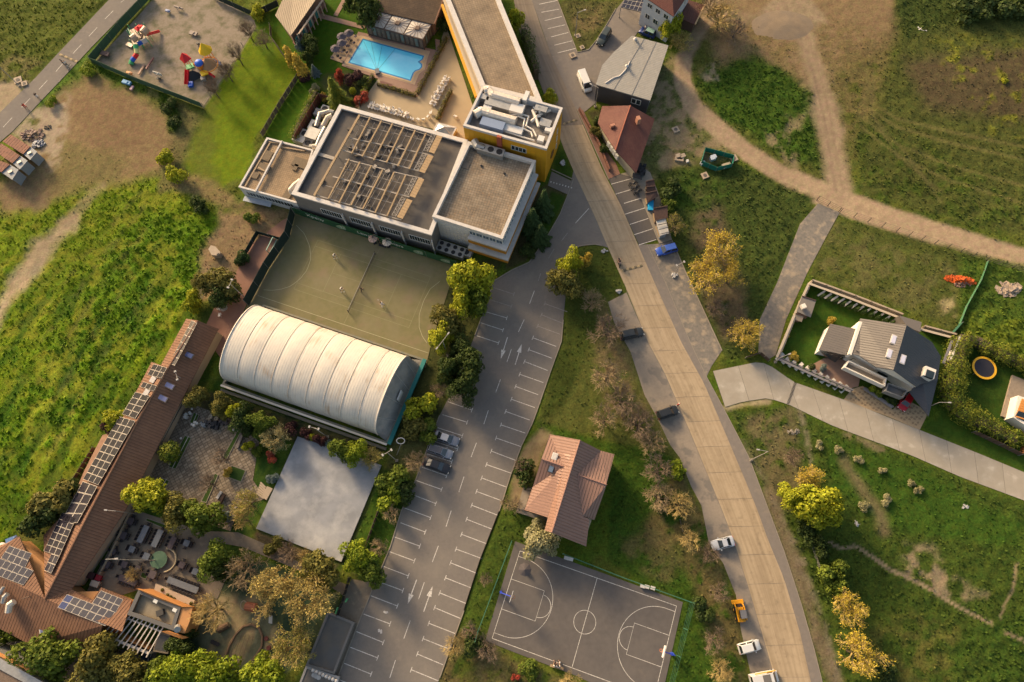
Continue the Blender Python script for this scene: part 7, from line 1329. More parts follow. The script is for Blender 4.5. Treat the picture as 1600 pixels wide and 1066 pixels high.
def text(t,s,a,b,z,size,m,off):
    """white printed letters along the screen from photo point a towards b"""
    A,B=G(*a),G(*b);d=(B-A).normalized();n=Vector((d.y,-d.x,0));n=n if n.y<0 else-n
    cu=bpy.data.curves.new('lettering','FONT');cu.body=s;cu.size=size;cu.extrude=.01;cu.align_x='CENTER';cu.align_y='CENTER';cu.resolution_u=2;o=bpy.data.objects.new('tmp',cu);COL.objects.link(o)
    dg=bpy.context.evaluated_depsgraph_get();dg.update();me=bpy.data.meshes.new_from_object(o.evaluated_get(dg));bpy.data.objects.remove(o);me.materials.clear();me.materials.append(m)
    M=Matrix(((d.x,0,n.x,0),(d.y,0,n.y,0),(0,1,0,0),(0,0,0,1)));c=(A+B)/2+n*off+Vector((0,0,z))-t.loc;me.transform(Matrix.Translation(c)@M)
    o=bpy.data.objects.new('lettering',me);COL.objects.link(o);o.parent=t.e;return o
M_let=mat('lettering_white',(.5,.52,.45),.8);M_logo=mat('logo_pale',(.17,.25,.15),.8)
text(ts,'Xpeny',(488,343.2),(504,348.6),1.55,1.5,M_let,.06);text(ts,'Lawcom  Tullners',(571,371),(622,387.7),1.45,1.35,M_let,.06)
for k,(x,y)in enumerate([(537.5,360.2),(657,398.8),(699,412.2)]):
    c=G(x,y)+Vector((0,0,1.4));n=Vector((-.28,-.96,0));u=Vector((.96,-.28,0));mb=MB();pts=[c+n*.1+u*(1.2*math.cos(a))+Vector((0,0,.8*math.sin(a)))for a in np.linspace(0,6.283,21)];mb.add(pts[:-1],[tuple(range(20))]);ts.part('roundel',mb,M_logo);text(ts,'LTC',(x-6,y-2),(x+6,y+2),1.4,.9,M_let,.16)
cf=mat('court_fence_green',(.04,.13,.08),.6);fence([(879,866),(970,902),(1078,941),(1046,1066),(1036,1100)],3.2,'tall thin green fence round the top and right of the basketball court','mesh',5,cf,pm=cf);fence([(800,846),(776,910),(748,985),(744,1000)],3.2,'tall thin green fence left of the basketball court','mesh',6,cf,pm=cf)
fence([(1276,313),(1310,331)],1.6,'black barred gate across the top of the side drive','mesh',2.2,mat('gate_black',(.03,.03,.03),.5),pm=mat('gate_black',(1,1,1)),name='gate');fence([(1312,332),(1400,362),(1500,394),(1600,426),(1660,446)],1.6,'low wire fence on dark posts along the dirt road','mesh',2.6,mat('wire_grey',(.16,.13,.10),.7),pm=mat('post_dark',(.05,.045,.04),.7))
fence([(1541,410),(1530,440),(1508,480),(1497,508)],.8,'sagging green net fence dividing the plots above the villa','screen',2.4,mat('net_green',(.05,.14,.07),.8));fence([(1497,508),(1483,524)],1.6,'dark green sheet fence above the thick hedge','screen',2,mat('sheet_green',(.02,.08,.05),.8))
M_vwall=mat('villa_wall',(.34,.27,.20),.8,(.30,.235,.17),2);M_cop=mat('coping_grey',(.16,.15,.155),.7)
def gwall(pts,h,lab,m,step=3.2):
    t=fence(pts,h,lab,'wall',step,m,pm=m,name='garden_wall');P=GL(pts,h+.03);t.e['category']='wall'
    for a,b in zip(P[:-1],P[1:]):t.part('coping',MB().bar(a,b,.42,.1),M_cop if m is not M_vwall else mat('coping_beige',(.40,.33,.25),.8))
    return t
gwall([(1264,443),(1330,467),(1404,496)],1.8,'beige garden wall with posts along the top of the villa garden',M_vwall);gwall([(1264,443),(1244,486),(1214,558)],1.6,'pinkish garden wall between the villa lawn and the side drive',M_vwall);gwall([(1437,514),(1486,527)],1.8,'beige garden wall right of the flat back roof',M_vwall);gwall([(1488,532),(1474,568)],2.4,'tall cream wall at the right end of the villa',M_vw,2.4);gwall([(1214,560),(1262,582),(1329,612)],1.2,'low grey blue wall along the lower villa terrace',M_cop)
gwall([(1349,607),(1372,622),(1394,637)],.6,'low grey edge of the raised bed on the villa drive',M_cop,2)
for k in range(12):
    f=k/11;c=G(1283+112*f,459+43*f);T_=Thing('gravel_pocket','white stone strip between small thujas of the upper villa wall','stone strip',c,ang(G(1283,459),G(1395,502))+1.0,group='white stone strips along the upper villa wall');T_.loc=Vector();T_.part('slab',MB().box((0,0,.1),(1.7,.35,.25)),M_vw)
for k in range(11):
    f=k/10;c=G(1218+100*f,558+50*f);T_=Thing('gravel_pocket','white stone strip between small thujas of the lower villa wall','stone strip',c,ang(G(1283,459),G(1395,502))+1.1,group='white stone strips along the lower villa wall');T_.loc=Vector();T_.part('slab',MB().box((0,0,.12),(1.9,.6,.25)),M_vw)
fence([(1518,676),(1560,696),(1592,712)],1.5,'dark slatted fence at the foot of the thick hedge','boards',2.2,M_brf);fence([(1590,712),(1604,680)],1.4,'orange board fence at the right edge','boards',2,mat('board_orange',(.36,.15,.05),.8));fence([(1200,565),(1186,553),(1164,560)],1.2,'dark low fence at the foot of the side drive','boards',2.4,M_brf)
fence([(548,902),(540,930),(529,962)],1.7,'black board fence beside the entrance paving','boards',2.2,mat('board_black',(.025,.02,.018),.8));fence([(592,800),(572,855),(560,885)],1.4,'dark fence between pale slab garden and car park','boards',2.4,M_brf);fence([(150,700),(120,748),(107,790)],1.2,'dark fence on the meadow edge of the clay terrace','boards',2.4,M_brf)
fence([(404,366),(440,376),(452,366)],1.4,'black low fence round the small yard beside the tennis court','screen',2.6,M_scrd);fence([(404,366),(388,394),(370,412)],1.4,'black low fence on the left of the small yard','screen',2.6,M_scrd);fence([(1062,812),(1066,830)],.5,'short timber edge on the layby','boards',2,M_old)
fence([(905,172),(935,225),(952,268)],.9,'low red brick wall along the footpath','wall',2.5,mat('brick_low',(.20,.09,.06),.9,(.15,.07,.05),4),name='garden_wall');fence([(1262,835),(1276,880),(1290,920)],1.0,'thin wire fence on the verge right of the road','mesh',4,mat('wire_pale',(.3,.27,.22),.7));fence([(210,795),(175,870),(150,915)],1.0,'pale low wall along the foot of the tiled roof','wall',3,mat('low_wall',(.27,.21,.14),.9),name='garden_wall')
# ================================================================ tennis net, hoops, trampoline
tn_=Thing('tennis_net','black tennis net with white band across the green court','net',TNC);a,b=TNC-TNV*6.4,TNC+TNV*6.4;z=Vector((0,0,1))
tn_.part('post',MB().tube(a,a+z*1.15,.07),CK);tn_.part('post',MB().tube(b,b+z*1.15,.07),CK);mb=MB();[mb.bar(a+z*h_,b+z*h_,.015)for h_ in np.linspace(.05,.9,8)];[mb.bar(a.lerp(b,f),a.lerp(b,f)+z*.92,.02)for f in np.linspace(0,1,60)];tn_.part('mesh',mb,CK);tn_.part('band',MB().bar(a+z*.97,b+z*.97,.04,.08),mat('band_white',(.35,.33,.3),.8))
def hoop(px,u0,s,lab):
    p=C(u0-s*.9,WID/2);t=Thing('basketball_hoop',lab,'basketball hoop',p);bl_=mat('hoop_blue',(.03,.06,.42),.5);d=U_*s;z=Vector((0,0,1))
    t.part('post',MB().tube(p,p+z*3.0,.1),bl_);t.part('arm',MB().bar(p+z*2.9,p+d*1.7+z*3.4,.14),bl_);q=p+d*1.85+z*3.45;v=V_;t.part('backboard',MB().bar(q-v*.9,q+v*.9,.06,1.05),mat('board_white',(.6,.58,.56),.5))
    r=q+d*.35-z*.35;mb=MB();mb.path([r+Vector((.23*math.cos(a),.23*math.sin(a),0))for a in np.linspace(0,6.283,13)],.025,4);o=t.part('rim',mb,mat('rim_orange',(.6,.14,.03),.5));mb=MB();[mb.bar(r+Vector((.22*math.cos(a),.22*math.sin(a),0)),r+Vector((.13*math.cos(a+.4),.13*math.sin(a+.4),-.4)),.015)for a in np.linspace(0,5.8,9)];t.part('net',mb,CW,parent=o)
    t.part('pad',MB().box(p+z*.9,(.35,.35,1.6)),bl_)
hoop(None,0.0,1,'basketball hoop on blue post at the left end of the court');hoop(None,LEN,-1,'basketball hoop on blue post at the right end of the court')
tp=Thing('trampoline','round black trampoline with yellow rim in the hedged garden','trampoline',G(1538,575));c=G(1538,575,.9);mb=MB();mb.tube(c-Vector((0,0,.02)),c,1.75,1.75,28);tp.part('mat',mb,mat('tramp_mat',(.02,.02,.03),.7));mb=MB()
for k in range(28):a0,a1=6.2832*k/28,6.2832*(k+1)/28;P=[c+Vector((r*math.cos(a),r*math.sin(a),.04))for r,a in((1.75,a0),(2.15,a0),(2.15,a1),(1.75,a1))];mb.add(P,[(0,1,2,3)])
tp.part('rim_pad',mb,mat('tramp_yellow',(.62,.33,.02),.6));[tp.part('leg',MB().tube(Vector((c.x+2*math.cos(a),c.y+2*math.sin(a),0)),c+Vector((2*math.cos(a),2*math.sin(a),0)),.05),M_steel)for a in(0.5,2.1,3.6,5.2)]
for nm,lab,cat,x,y,col,s in[('garden_ball','teal ball on the lawn of the trampoline garden','ball',1537.5,609.5,(.02,.28,.24),.35),('garden_toy','orange and white toy on the trampoline garden lawn','toy',1552,637,(.55,.22,.05),.4),('garden_ball','small white ball on the trampoline garden lawn','ball',1531.5,621.5,(.55,.6,.55),.2),('step_stool','grey round step below the trampoline','step',1533,592,(.12,.13,.17),.5)]:
    obj(nm,MB().dome((0,0,s if 'ball' in nm else 0),s,s if 'ball' in nm else .35,10,5,full='ball' in nm),mat('toy_%d'%x,col,.5),label=lab,cat=cat,origin=G(x,y),smooth=True)
obj('parasol',MB().cone((0,0,2.1),1.1,.4,8).tube((0,0,0),(0,0,2.1),.05),mat('parasol_dark',(.07,.06,.06),.8),label='dark parasol by the stone terrace of the edge house',cat='parasol',origin=G(1571,657))
# ================================================================ street lamps
def lamp(base,h,label,arm=None,heads=1,pm=None,flood=False,r=.09):
    b=G(*base);t=Thing('street_lamp',label,'street lamp',b);pm=pm or mat('lamp_grey',(.28,.25,.22),.5);z=Vector((0,0,h));t.part('pole',MB().tube(b,b+z,r,r*.6,7),pm);t.part('base',MB().box(b+Vector((0,0,.1)),(.5,.5,.3)),M_kerb)
    for k in range(heads):
        a=(arm or 0)+(math.pi*k if heads==2 else 2.1*k);d=Vector((math.cos(a),math.sin(a),0));L=.55 if flood else 1.4 if arm is not None else .0
        if L:t.part('arm',MB().bar(b+z,b+z+d*L+Vector((0,0,.1)),.08),pm)
        t.part('lamp_head',MB().box(b+z+d*(L+.25)+Vector((0,0,.12)),(.5,.22,.12)if not flood else(.28,.4,.22),a),mat('lamp_head',(.34,.32,.3),.4))
    return t
for base,h,lab,arm,hd,fl in[((31,135),9,'tall street lamp on the grass left of the narrow street',2.2,1,False),((388,471),8.4,'floodlight mast on the brick patio by the tennis screen',1.2,2,True),((299,600),5.6,'short floodlight mast rising beside the long tiled roof',1.9,2,True),((512,683),8.2,'floodlight mast at the top corner of the pale slab',-.3,2,True),((620,720),8.8,'floodlight mast at the lower right corner of the sports hall',.5,2,True),((700,556),8.6,'white headed lamp among the trees beside the tennis court',.9,2,False),((899,56),6.5,'street lamp on the grass beside the upper bays',.3,1,False),((930,167),6,'street lamp with bent arm by the dark shed wall',2.6,1,False),((1055,428),4.5,'lamp post on a white boulder at the gravel verge',.4,2,True),((1173,719),9,'lamp post leaning over the verge below the lane',2.9,1,False),((1445,638),4.5,'white lamp post on the strip below the villa hedge',-.1,1,False),((1211,566),3,'white lamp post at the corner of the villa wall',.3,1,False),((246,876),15,'very tall thin mast in the middle of the restaurant terrace',0.0,1,False),((212,803),6.0,'thin pole with bar lamp over the tiled roof edge',3.0,1,False)]:lamp(base,h,lab,arm,hd,flood=fl)
for k in range(8):x,y=[(287,613),(277,632),(302,640),(285,686),(267,725),(251,754),(370,794),(366,673)][k];T_=Thing('bollard_light','small white ball light in the courtyard beds','bollard light',G(x,y),group='ball lights in the courtyard beds');T_.loc=Vector();T_.part('globe',MB().dome((0,0,.55),.22,.22,8,5,full=True),M_par);T_.part('stem',MB().tube((0,0,0),(0,0,.4),.05),CK)
dish=Thing('dish','oval white ring lamp beside the lower right corner of the sports hall','lamp',G(620,711));p=G(626,689,3.6);mb=MB();mb.path([p+Vector((math.cos(a)*.7,.45*math.sin(a),.3*math.sin(a)))for a in np.linspace(0,6.283,17)],.08,5);dish.part('ring',mb,M_par);dish.part('stand',MB().tube(G(620,711),p+Vector((0,-.6,-.2)),.07),M_steel)
# ================================================================ pool and its furniture
pw=[(567,61),(663,88),(661,94),(656,97.5),(660,101),(660,106),(656,110),(650,112),(647,115),(642,127.5),(544,99)]
PWp=[G(x,y)[:2]for x,y in pw];deck=[(563,56),(672,81),(668,92),(664,109),(655,116),(648,133),(536,102)]
pool=Thing('swimming_pool',None,None,G(600,95),kind='structure');mb=MB();Pd=[G(x,y)[:2]for x,y in deck];n=len(Pd)
# coping ring built between the pool edge and the deck outline
pool.part('water',MB().prism(PWp,.03,.13),mat('pool_water',(.10,.55,.80),.12,(.15,.60,.84),.3,spec=.6,bump=.01,bsc=3));pool.part('deck',MB().prism(Pd,-.1,.118,bottom=False),M_deck)
mb=MB();ring(mb,inset(PWp,-.38),PWp,.0,.17);pool.part('coping',mb,mat('coping_tan',(.46,.33,.19),.8));mb=MB();ring(mb,inset(PWp,.02),inset(PWp,.32),.05,.137);pool.part('tile_band',mb,mat('pool_tile',(.03,.20,.42),.3))
for a in((568,64),(580,66),(597,71),(617,77)):pool.part('lane_cable',MB().bar(G(*a,.15),G(589,111,.15),.05,.02),mat('cable_dark',(.04,.16,.25),.6))
T_=Thing('pool_steps','small dark steps at the lower edge of the pool','steps',G(589.5,112));T_.part('frame',MB().box(G(589.5,112,.3),(.9,1.2,.5),.2),mat('steps_grey',(.12,.12,.13),.6))
T_=Thing('wooden_steps','brown slatted steps below the pool','steps',G(603,131));[T_.part('tread',MB().bar(G(594+1.6*k,126+1.2*k*.4,.13),G(594.5+1.6*k+2,134+1.2*k*.35,.13),.22,.04),mat('tread_red',(.18,.09,.075),.8))for k in range(12)]
T_=Thing('stone_steps','small flight of stone steps at the top right of the terrace','steps',G(685,66));[T_.part('tread',MB().bar(G(680+.2*k,62+2.6*k,.5-.06*k),G(687+.2*k,64+2.6*k,.5-.06*k),.35,.1),M_pink)for k in range(7)]
def parasol(x,y,lab,m,r=1.25,h=2.3,n=8,group=None):
    t=Thing('parasol',lab,'parasol',G(x,y),.2,group);t.loc=Vector();cn=t.part('canopy',MB().cone((0,0,h),r,.55,n),m);t.part('pole',MB().tube((0,0,0),(0,0,h+.5),.04),M_rail);t.part('foot',MB().box((0,0,.06),(.6,.6,.12)),CK)
    rb=MB();[rb.bar((0,0,h+.57),(r*math.cos(6.283*k/n),r*math.sin(6.283*k/n),h+.03),.05,.03)for k in range(n)];t.part('rib',rb,mat('rib_grey',(.07,.065,.07),.7),parent=cn);return t
M_pg_=mat('parasol_grey',(.10,.085,.10),.85)
for k,(x,y)in enumerate([(549,64),(538,69),(538,79),(528,88)]):
    parasol(x,y,['grey parasol nearest the pool corner','grey parasol second on the pale patio','grey parasol third on the pale patio','grey parasol lowest on the pale patio by the lawn'][k],M_pg_,1.1)
    for j in range(4):a=.6+j*1.57;p=G(x,y)+Vector((1.2*math.cos(a),1.2*math.sin(a),.1));T_=Thing('patio_chair','dark chair under the grey parasols by the pool','chair',p,a,'dark chairs on the pool patio');T_.loc=Vector();T_.part('seat',MB().box((0,0,.42),(.5,.5,.08)),M_pg_);T_.part('back',MB().box((.24,0,.65),(.06,.5,.45)),M_pg_)
parasol(569,382.5+0,'open orange cream parasol at the tennis screen, left of two',mat('parasol_cream',(.50,.36,.24),.8),1.0)if False else None
for k,(x,y,m_)in enumerate([(586,380,(.50,.33,.25)),(607.5,385.5,(.55,.46,.36))]):parasol(x,y,['pinkish parasol at the tennis screen','cream parasol at the tennis screen'][k],mat('parasol_c%d'%k,m_,.8),.95,2.0)
T_=Thing('bench','dark bench between the two parasols at the tennis screen','bench',G(597,384));T_.part('seat',MB().bar(G(592,382,.45),G(603,386,.45),.5,.1),CK);T_.part('back',MB().bar(G(592.5,381,.8),G(603.5,385,.8),.08,.4),CK)
def lounger(p,rz,lab,grp):
    t=Thing('sun_chair',lab,'chair',p,rz,grp);t.loc=Vector();m=mat('plastic_white',(.66,.62,.57),.5);t.part('seat',MB().box((0,0,.38),(.55,.55,.06)),m);t.part('back',MB().box((-.3,0,.68),(.08,.55,.58),tilt=('Y',-.25)),m);[t.part('armrest',MB().box((0,s*.29,.58),(.5,.05,.05)),m)for s in(-1,1)];[t.part('leg',MB().box((sx*.24,sy*.24,.18),(.05,.05,.36)),m)for sx in(-1,1)for sy in(-1,1)];return t
L0=lounger(G(712,184)+Vector((0,0,.05)),1.0,'single white plastic chair alone on the right of the terrace','white plastic chairs on the terrace')
random.seed(11)
for a,b,n,gname,lab in[((576,165.5),(640,183),13,0,'white plastic chair in the row above the dark hotel roof'),((700,121),(675,167),12,1,'white plastic chair in the slanting row by the short hedge')]:
    for k in range(n):
        for s in(-1,1):
            f=(k+.5)/n;p=G(a[0]+(b[0]-a[0])*f,a[1]+(b[1]-a[1])*f,.05);d=(G(*b)-G(*a)).normalized();q=p+Vector((-d.y,d.x,0))*s*.42+d*random.uniform(-.15,.15)
            copy_tree(L0.e,q,random.uniform(0,6.28),lab,['white chairs in the row above the dark roof','white chairs in the slanting row'][gname])
for k,(x,y)in enumerate([(645,188),(654,188.5),(662,188.5),(669,184),(673,178)]):copy_tree(L0.e,G(x,y,.05),.8*k,'white plastic chair in the curve joining the two rows, %s'%['first from the left','second from the left','third from the left','fourth from the left','last at the slanting row'][k],'white chairs in the curve')
# ================================================================ restaurant tables
M_tg=mat('table_grey',(.12,.135,.155),.6,(.10,.11,.13),3);M_td=mat('table_dark',(.065,.05,.055),.8,(.08,.062,.065),3);M_ch=mat('chair_dark',(.035,.03,.032),.8)
chair0=None
def dchair(p,rz,lab,grp):
    global chair0
    if chair0 is None:
        chair0=Thing('terrace_chair',lab,'chair',p,rz,grp);chair0.loc=Vector();chair0.part('seat',MB().box((0,0,.42),(.46,.46,.08)),M_ch);chair0.part('backrest',MB().box((-.24,0,.66),(.06,.46,.45)),M_ch);[chair0.part('leg',MB().box((sx*.19,sy*.19,.19),(.04,.04,.38)),M_ch)for sx in(-1,1)for sy in(-1,1)]
    else:copy_tree(chair0.e,p,rz,lab,grp)
tables=[(207.5,814.6,1.1,1.1,1,'dark square table at the top of the restaurant terrace'),(195.7,837,1.2,1.2,1,'dark square table second down by the tiled roof'),(227,835,2.9,1.0,0,'long grey table, left of the two long ones at the top'),(249,841.6,2.9,1.0,0,'long grey table, right of the two long ones at the top'),(271.7,848.4,2.0,.9,1,'dark oblong table right of the two long grey ones'),(294.5,849,1.0,1.0,0,'small grey table at the right end of the upper row'),(209.6,858.5,1.0,1.0,0,'small grey table in the left middle of the terrace'),(180.5,862,.9,.9,1,'dark table third down by the tiled roof'),(232,869.5,1.1,1.1,0,'grey square table touching the green gazebo'),(198,882,1.0,1.0,1,'small dark table left below the gazebo'),(170.4,882,1.1,1.1,1,'dark table fourth down by the tiled roof'),(203.3,906.6,1.0,3.3,1,'long dark table under the small bare tree'),(241.3,898,1.2,1.2,1,'dark square table below the gazebo'),(287,883,1.0,1.0,1,'brown table right of the gazebo'),(308,893,1.0,1.0,0,'grey table at the right edge of the terrace'),(288.6,914,1.0,5.6,0,'very long grey table beside the pale ledge'),(218.5,888,.8,.8,1,'small brown table by the grass square')]
ta=ang(G(219,855),G(234,824));
for x,y,w_,l_,dk,lab in tables:
    if w_>l_:w_,l_,rz=l_,w_,ta
    elif l_>3:rz=ang(G(265,905),G(310,922))
    else:rz=ta
    p=G(x,y)+Vector((0,0,.016));t=Thing('table',lab,'table',p,rz,'tables on the restaurant terrace');t.loc=Vector();m=M_td if dk else M_tg;t.part('tabletop',MB().box((0,0,.74),(l_,w_,.05)),m);[t.part('leg',MB().box((sx*(l_/2-.1),sy*(w_/2-.1),.36),(.06,.06,.72)),M_ch)for sx in(-1,1)for sy in(-1,1)]
    n=max(1,round(l_/.62));u=Vector((math.cos(rz),math.sin(rz),0));v=Vector((-u.y,u.x,0));cl='dark chair at the '+lab.replace(' of the restaurant terrace','')
    for k in range(n):
        for s in(-1,1):q=p+u*((k+.5)/n-.5)*l_*.95+v*s*(w_/2+.22);dchair(q,rz-s*math.pi/2,cl,'chairs at one terrace table')
    for s in(-1,1):dchair(p+u*s*(l_/2+.24),rz+(0 if s<0 else math.pi),cl,'chairs at one terrace table')
gz=Thing('gazebo','low round green topped stand with curved seat among the tables','gazebo',G(251,877));c=G(251,875,0);Gm=mat('gazebo_green',(.05,.10,.06),.7,(.07,.125,.075),2)
gz.part('roof',MB().cone((c.x,c.y,.7),1.45,.1,16),Gm);[gz.part('post',MB().tube((c.x+1.25*math.cos(a),c.y+1.25*math.sin(a),0),(c.x+1.25*math.cos(a),c.y+1.25*math.sin(a),.7),.06),M_rail)for a in(0.4,1.97,3.54,5.11)];mb=MB();mb.path([c+Vector((.9+2.0*math.cos(a),-.1+1.9*math.sin(a),.5))for a in np.linspace(-1.5,1.5,12)],.16,5);gz.part('curved_bench',mb,mat('bench_buff',(.28,.23,.15),.8));gz.part('deck',MB().tube((c.x+.6,c.y,-.05),(c.x+.6,c.y,.1),2.2,2.2,24),M_patio)
T('bare',205,898,14,3.2,'small golden bare tree beside the long dark table',m2='gold')
for k,(x,y,col,lab)in enumerate([(152,903,(.22,.012,.02),'dark red cabinet at the foot of the tiled roof'),(149,912,(.45,.36,.28),'cream cabinet below the dark red one'),(144,900,(.05,.02,.02),'black cabinet beside the dark red one')]):T_=Thing('cabinet',lab,'cabinet',G(x,y));T_.part('carcass',MB().box(G(x,y,.55),(.9,1.1,1.1),ta),mat('cab_%d'%k,col,.6));T_.part('top',MB().box(G(x,y,1.13),(1.0,1.2,.06),ta),mat('cab_%d'%k,col,.6));T_.part('door',MB().box(G(x,y,.5)+Vector((.5,-.2,0)),(.05,.8,.9),ta),mat('cab_%d'%k,col,.6))
# courtyard beds, benches, drums
def bed(pts,lab,m='mid'):
    t=Thing('grass_bed',lab,'flower bed',G(*pts[0]));Pp=[G(x,y)[:2]for x,y in pts];mb=MB();ring(mb,Pp,inset(Pp,.12),-.05,.12);t.part('edging',mb,mat('edging',(.22,.19,.15),.85));t.part('turf',MB().prism(inset(Pp,.11),-.05,.10,bottom=False),mat('bed_grass',(.025,.055,.008),.95,(.04,.08,.01),8,bump=.05,bsc=10));t.part('rail',MB().bar(G(*pts[0],.5).lerp(G(*pts[1],.5),.5),G(*pts[2],.5).lerp(G(*pts[3],.5),.5),.06),M_par)if 'rail' in lab else None
for pts,lab in[([(303,644),(312,648),(306,664),(296,661)],'small grass bed with white rail at the top of the courtyard'),([(289,680),(300,684),(275,734),(263,730)],'long grass bed with white rail by the clipped round bush'),([(254,747),(266,751),(258,765),(244,762)],'small grass bed with white rail by the bright yellow tree'),([(372,672),(377,675),(353,722),(345,719)],'narrow grass bed between flagstones and upper patio'),([(336,739),(342,742),(323,786),(314,784)],'narrow grass bed below the bare courtyard tree'),([(362,727),(385,735),(377,754),(355,746)],'square grass bed in the courtyard'),([(222,893),(233,897),(228,906),(219,902)],'small square grass bed below the gazebo'),([(229,809),(258,819),(266,826),(262,829),(228,814)],'narrow planted bed at the top of the restaurant terrace')]:bed(pts,lab)
for k,(a,b,lab)in enumerate([((339,779),(346,768),'pale top of the stone bench in the sunken court'),((378,679),(370,700),'grey stone bench in the upper courtyard')]):T_=Thing('stone_bench',lab,'bench',G(*a));T_.part('top',MB().bar(G(*a,.5),G(*b,.5),.5,.15),M_par if k==0 else mat('bench_grey',(.15,.13,.12),.8));T_.part('support',MB().bar(G(*a,.2),G(*b,.2),.35,.4),M_flag)
T_=Thing('bench_court_wall','long dark timber bench wall in the sunken court','wall',G(345,780));T_.part('seat',MB().bar(G(342,789,.5),G(351,772,.5),.5,.5),M_brf)
for k in range(6):x,y=[(326,657),(333,647),(339,655),(322,661),(330,652),(335,663)][k];T_=Thing('round_planter','pale round ring planter stacked in the courtyard','planter',G(x,y),group='ring planters in the courtyard');T_.loc=Vector();mb=MB();mb.path([Vector((.32*math.cos(a),.32*math.sin(a),.3))for a in np.linspace(0,6.283,11)],.12,5);T_.part('rim',mb,mat('ring_buff',(.34,.27,.19),.8));T_.part('tub',MB().tube((0,0,0),(0,0,.28),.38,.4,10),mat('ring_buff',(1,1,1)))
for k,(x,y,s,col,lab)in enumerate([(337,667,1.0,(.015,.017,.022),'black tarpaulin heap below the ring planters'),(328,663,.8,(.05,.045,.045),'dark stacked chairs left of the tarpaulin'),(320,665,.7,(.16,.17,.18),'grey crate beside the stacked chairs'),(352,662,.9,(.055,.045,.045),'dark folded furniture heap in the courtyard'),(295,649,.7,(.45,.43,.4),'white stacked chairs beside the top grass bed'),(306,664,.6,(.5,.47,.42),'white garden seat by the small top bed')]):
    T_=Thing('stacked_furniture',lab,'furniture',G(x,y));g=random.Random(k);[T_.part('piece',MB().box(G(x,y)+Vector((g.uniform(-s,s)*.7,g.uniform(-s,s)*.7,.25+.25*j/3)),(s*.8,s*.6,.5),g.uniform(0,3)),mat('stack_%d'%k,col,.7))for j in range(5)]
T_=Thing('stone_steps','pale slatted steps rising to the grey slab','steps',G(405,765));[T_.part('tread',MB().bar(G(399-1.2*k+8,754+4.2*k*.8,.15+.02*k),G(415-.6*k,762+4.2*k*.8,.15+.02*k),.28,.12),M_vwall)for k in range(6)];T_.part('landing',MB().prism([G(x,y)[:2]for x,y in[(418,760),(427,764),(417,782),(410,776)]],-.1,.3),M_vwall)
obj('white_ball_light',MB().dome((0,0,.5),.4,.4,12,6,full=True),M_par,label='big cream ball on the planted mound beside the slab',cat='lamp',origin=G(425,737),smooth=True)
# brick patio furniture, little white tank
T_=Thing('round_table','grey round table on the brick patio','table',G(352,483));p=G(352,483);T_.part('top',MB().tube(p+Vector((0,0,.7)),p+Vector((0,0,.75)),.75,.75,18),M_steel);T_.part('leg',MB().tube(p,p+Vector((0,0,.7)),.08),CK)
for k,(x,y)in enumerate([(344,483.5),(344.5,493.5),(353,460)]):copy_tree(L0.e,G(x,y),1.0+k*2,['pale chair left of the round patio table','curved pale chair below the round patio table','pale bench like chair near the patio lamp'][k],'pale chairs on the brick patio')
T_=Thing('water_tank','pale angular concrete tank with dark hole at the meadow edge','tank',G(339,397));mb=MB();P=[G(x,y)[:2]for x,y in[(330,394),(334,388),(341,390),(349,399),(346,404),(335,403)]];T_.part('box',MB().prism(P,-.1,1.3),M_vwall);T_.part('hatch',MB().box(G(341,398,1.33),(.5,.5,.08),.4),CK)
T_=Thing('goal_frame','pale green football goal leaning outside the tennis screen','goal',G(425,385));mb=MB();a,b=G(426,371,1.5),G(416,391,1.5);q1,q2=G(433,374,.1),G(421,396,.1);[mb.bar(u,v,.12)for u,v in((a,b),(a,q1),(b,q2),(q1,q2))];T_.part('frame',mb,mat('goal_green',(.25,.42,.36),.6));mb=MB();[mb.bar(a.lerp(b,f),q1.lerp(q2,f),.02)for f in np.linspace(0,1,10)];T_.part('net',mb,mat('goal_net',(.15,.22,.19),.8))
cu_=Thing('cooling_units','bank of grey rooftop style coolers with black fans behind the tennis screen','air conditioner',G(700,395));unit(cu_,G(705,391,1.2),(5.6,2.2,1.3),ang(G(690,384),G(735,399)),(4,2),name='casing');cu2=Thing('cooling_unit','single grey cooler with fan right of the cooler bank','air conditioner',G(729,396));unit(cu2,G(729,396,1.1),(2.2,1.5,1.2),ang(G(690,384),G(735,399)),(1,1),name='casing')
T_=Thing('drum_stack','dark drums left of the cooler bank','drum',G(686,388));[T_.part('drum',MB().tube(G(684+k*2,387+k*2,0),G(684+k*2,387+k*2,1.2),.4,.4,10),M_dkframe)for k in range(3)]
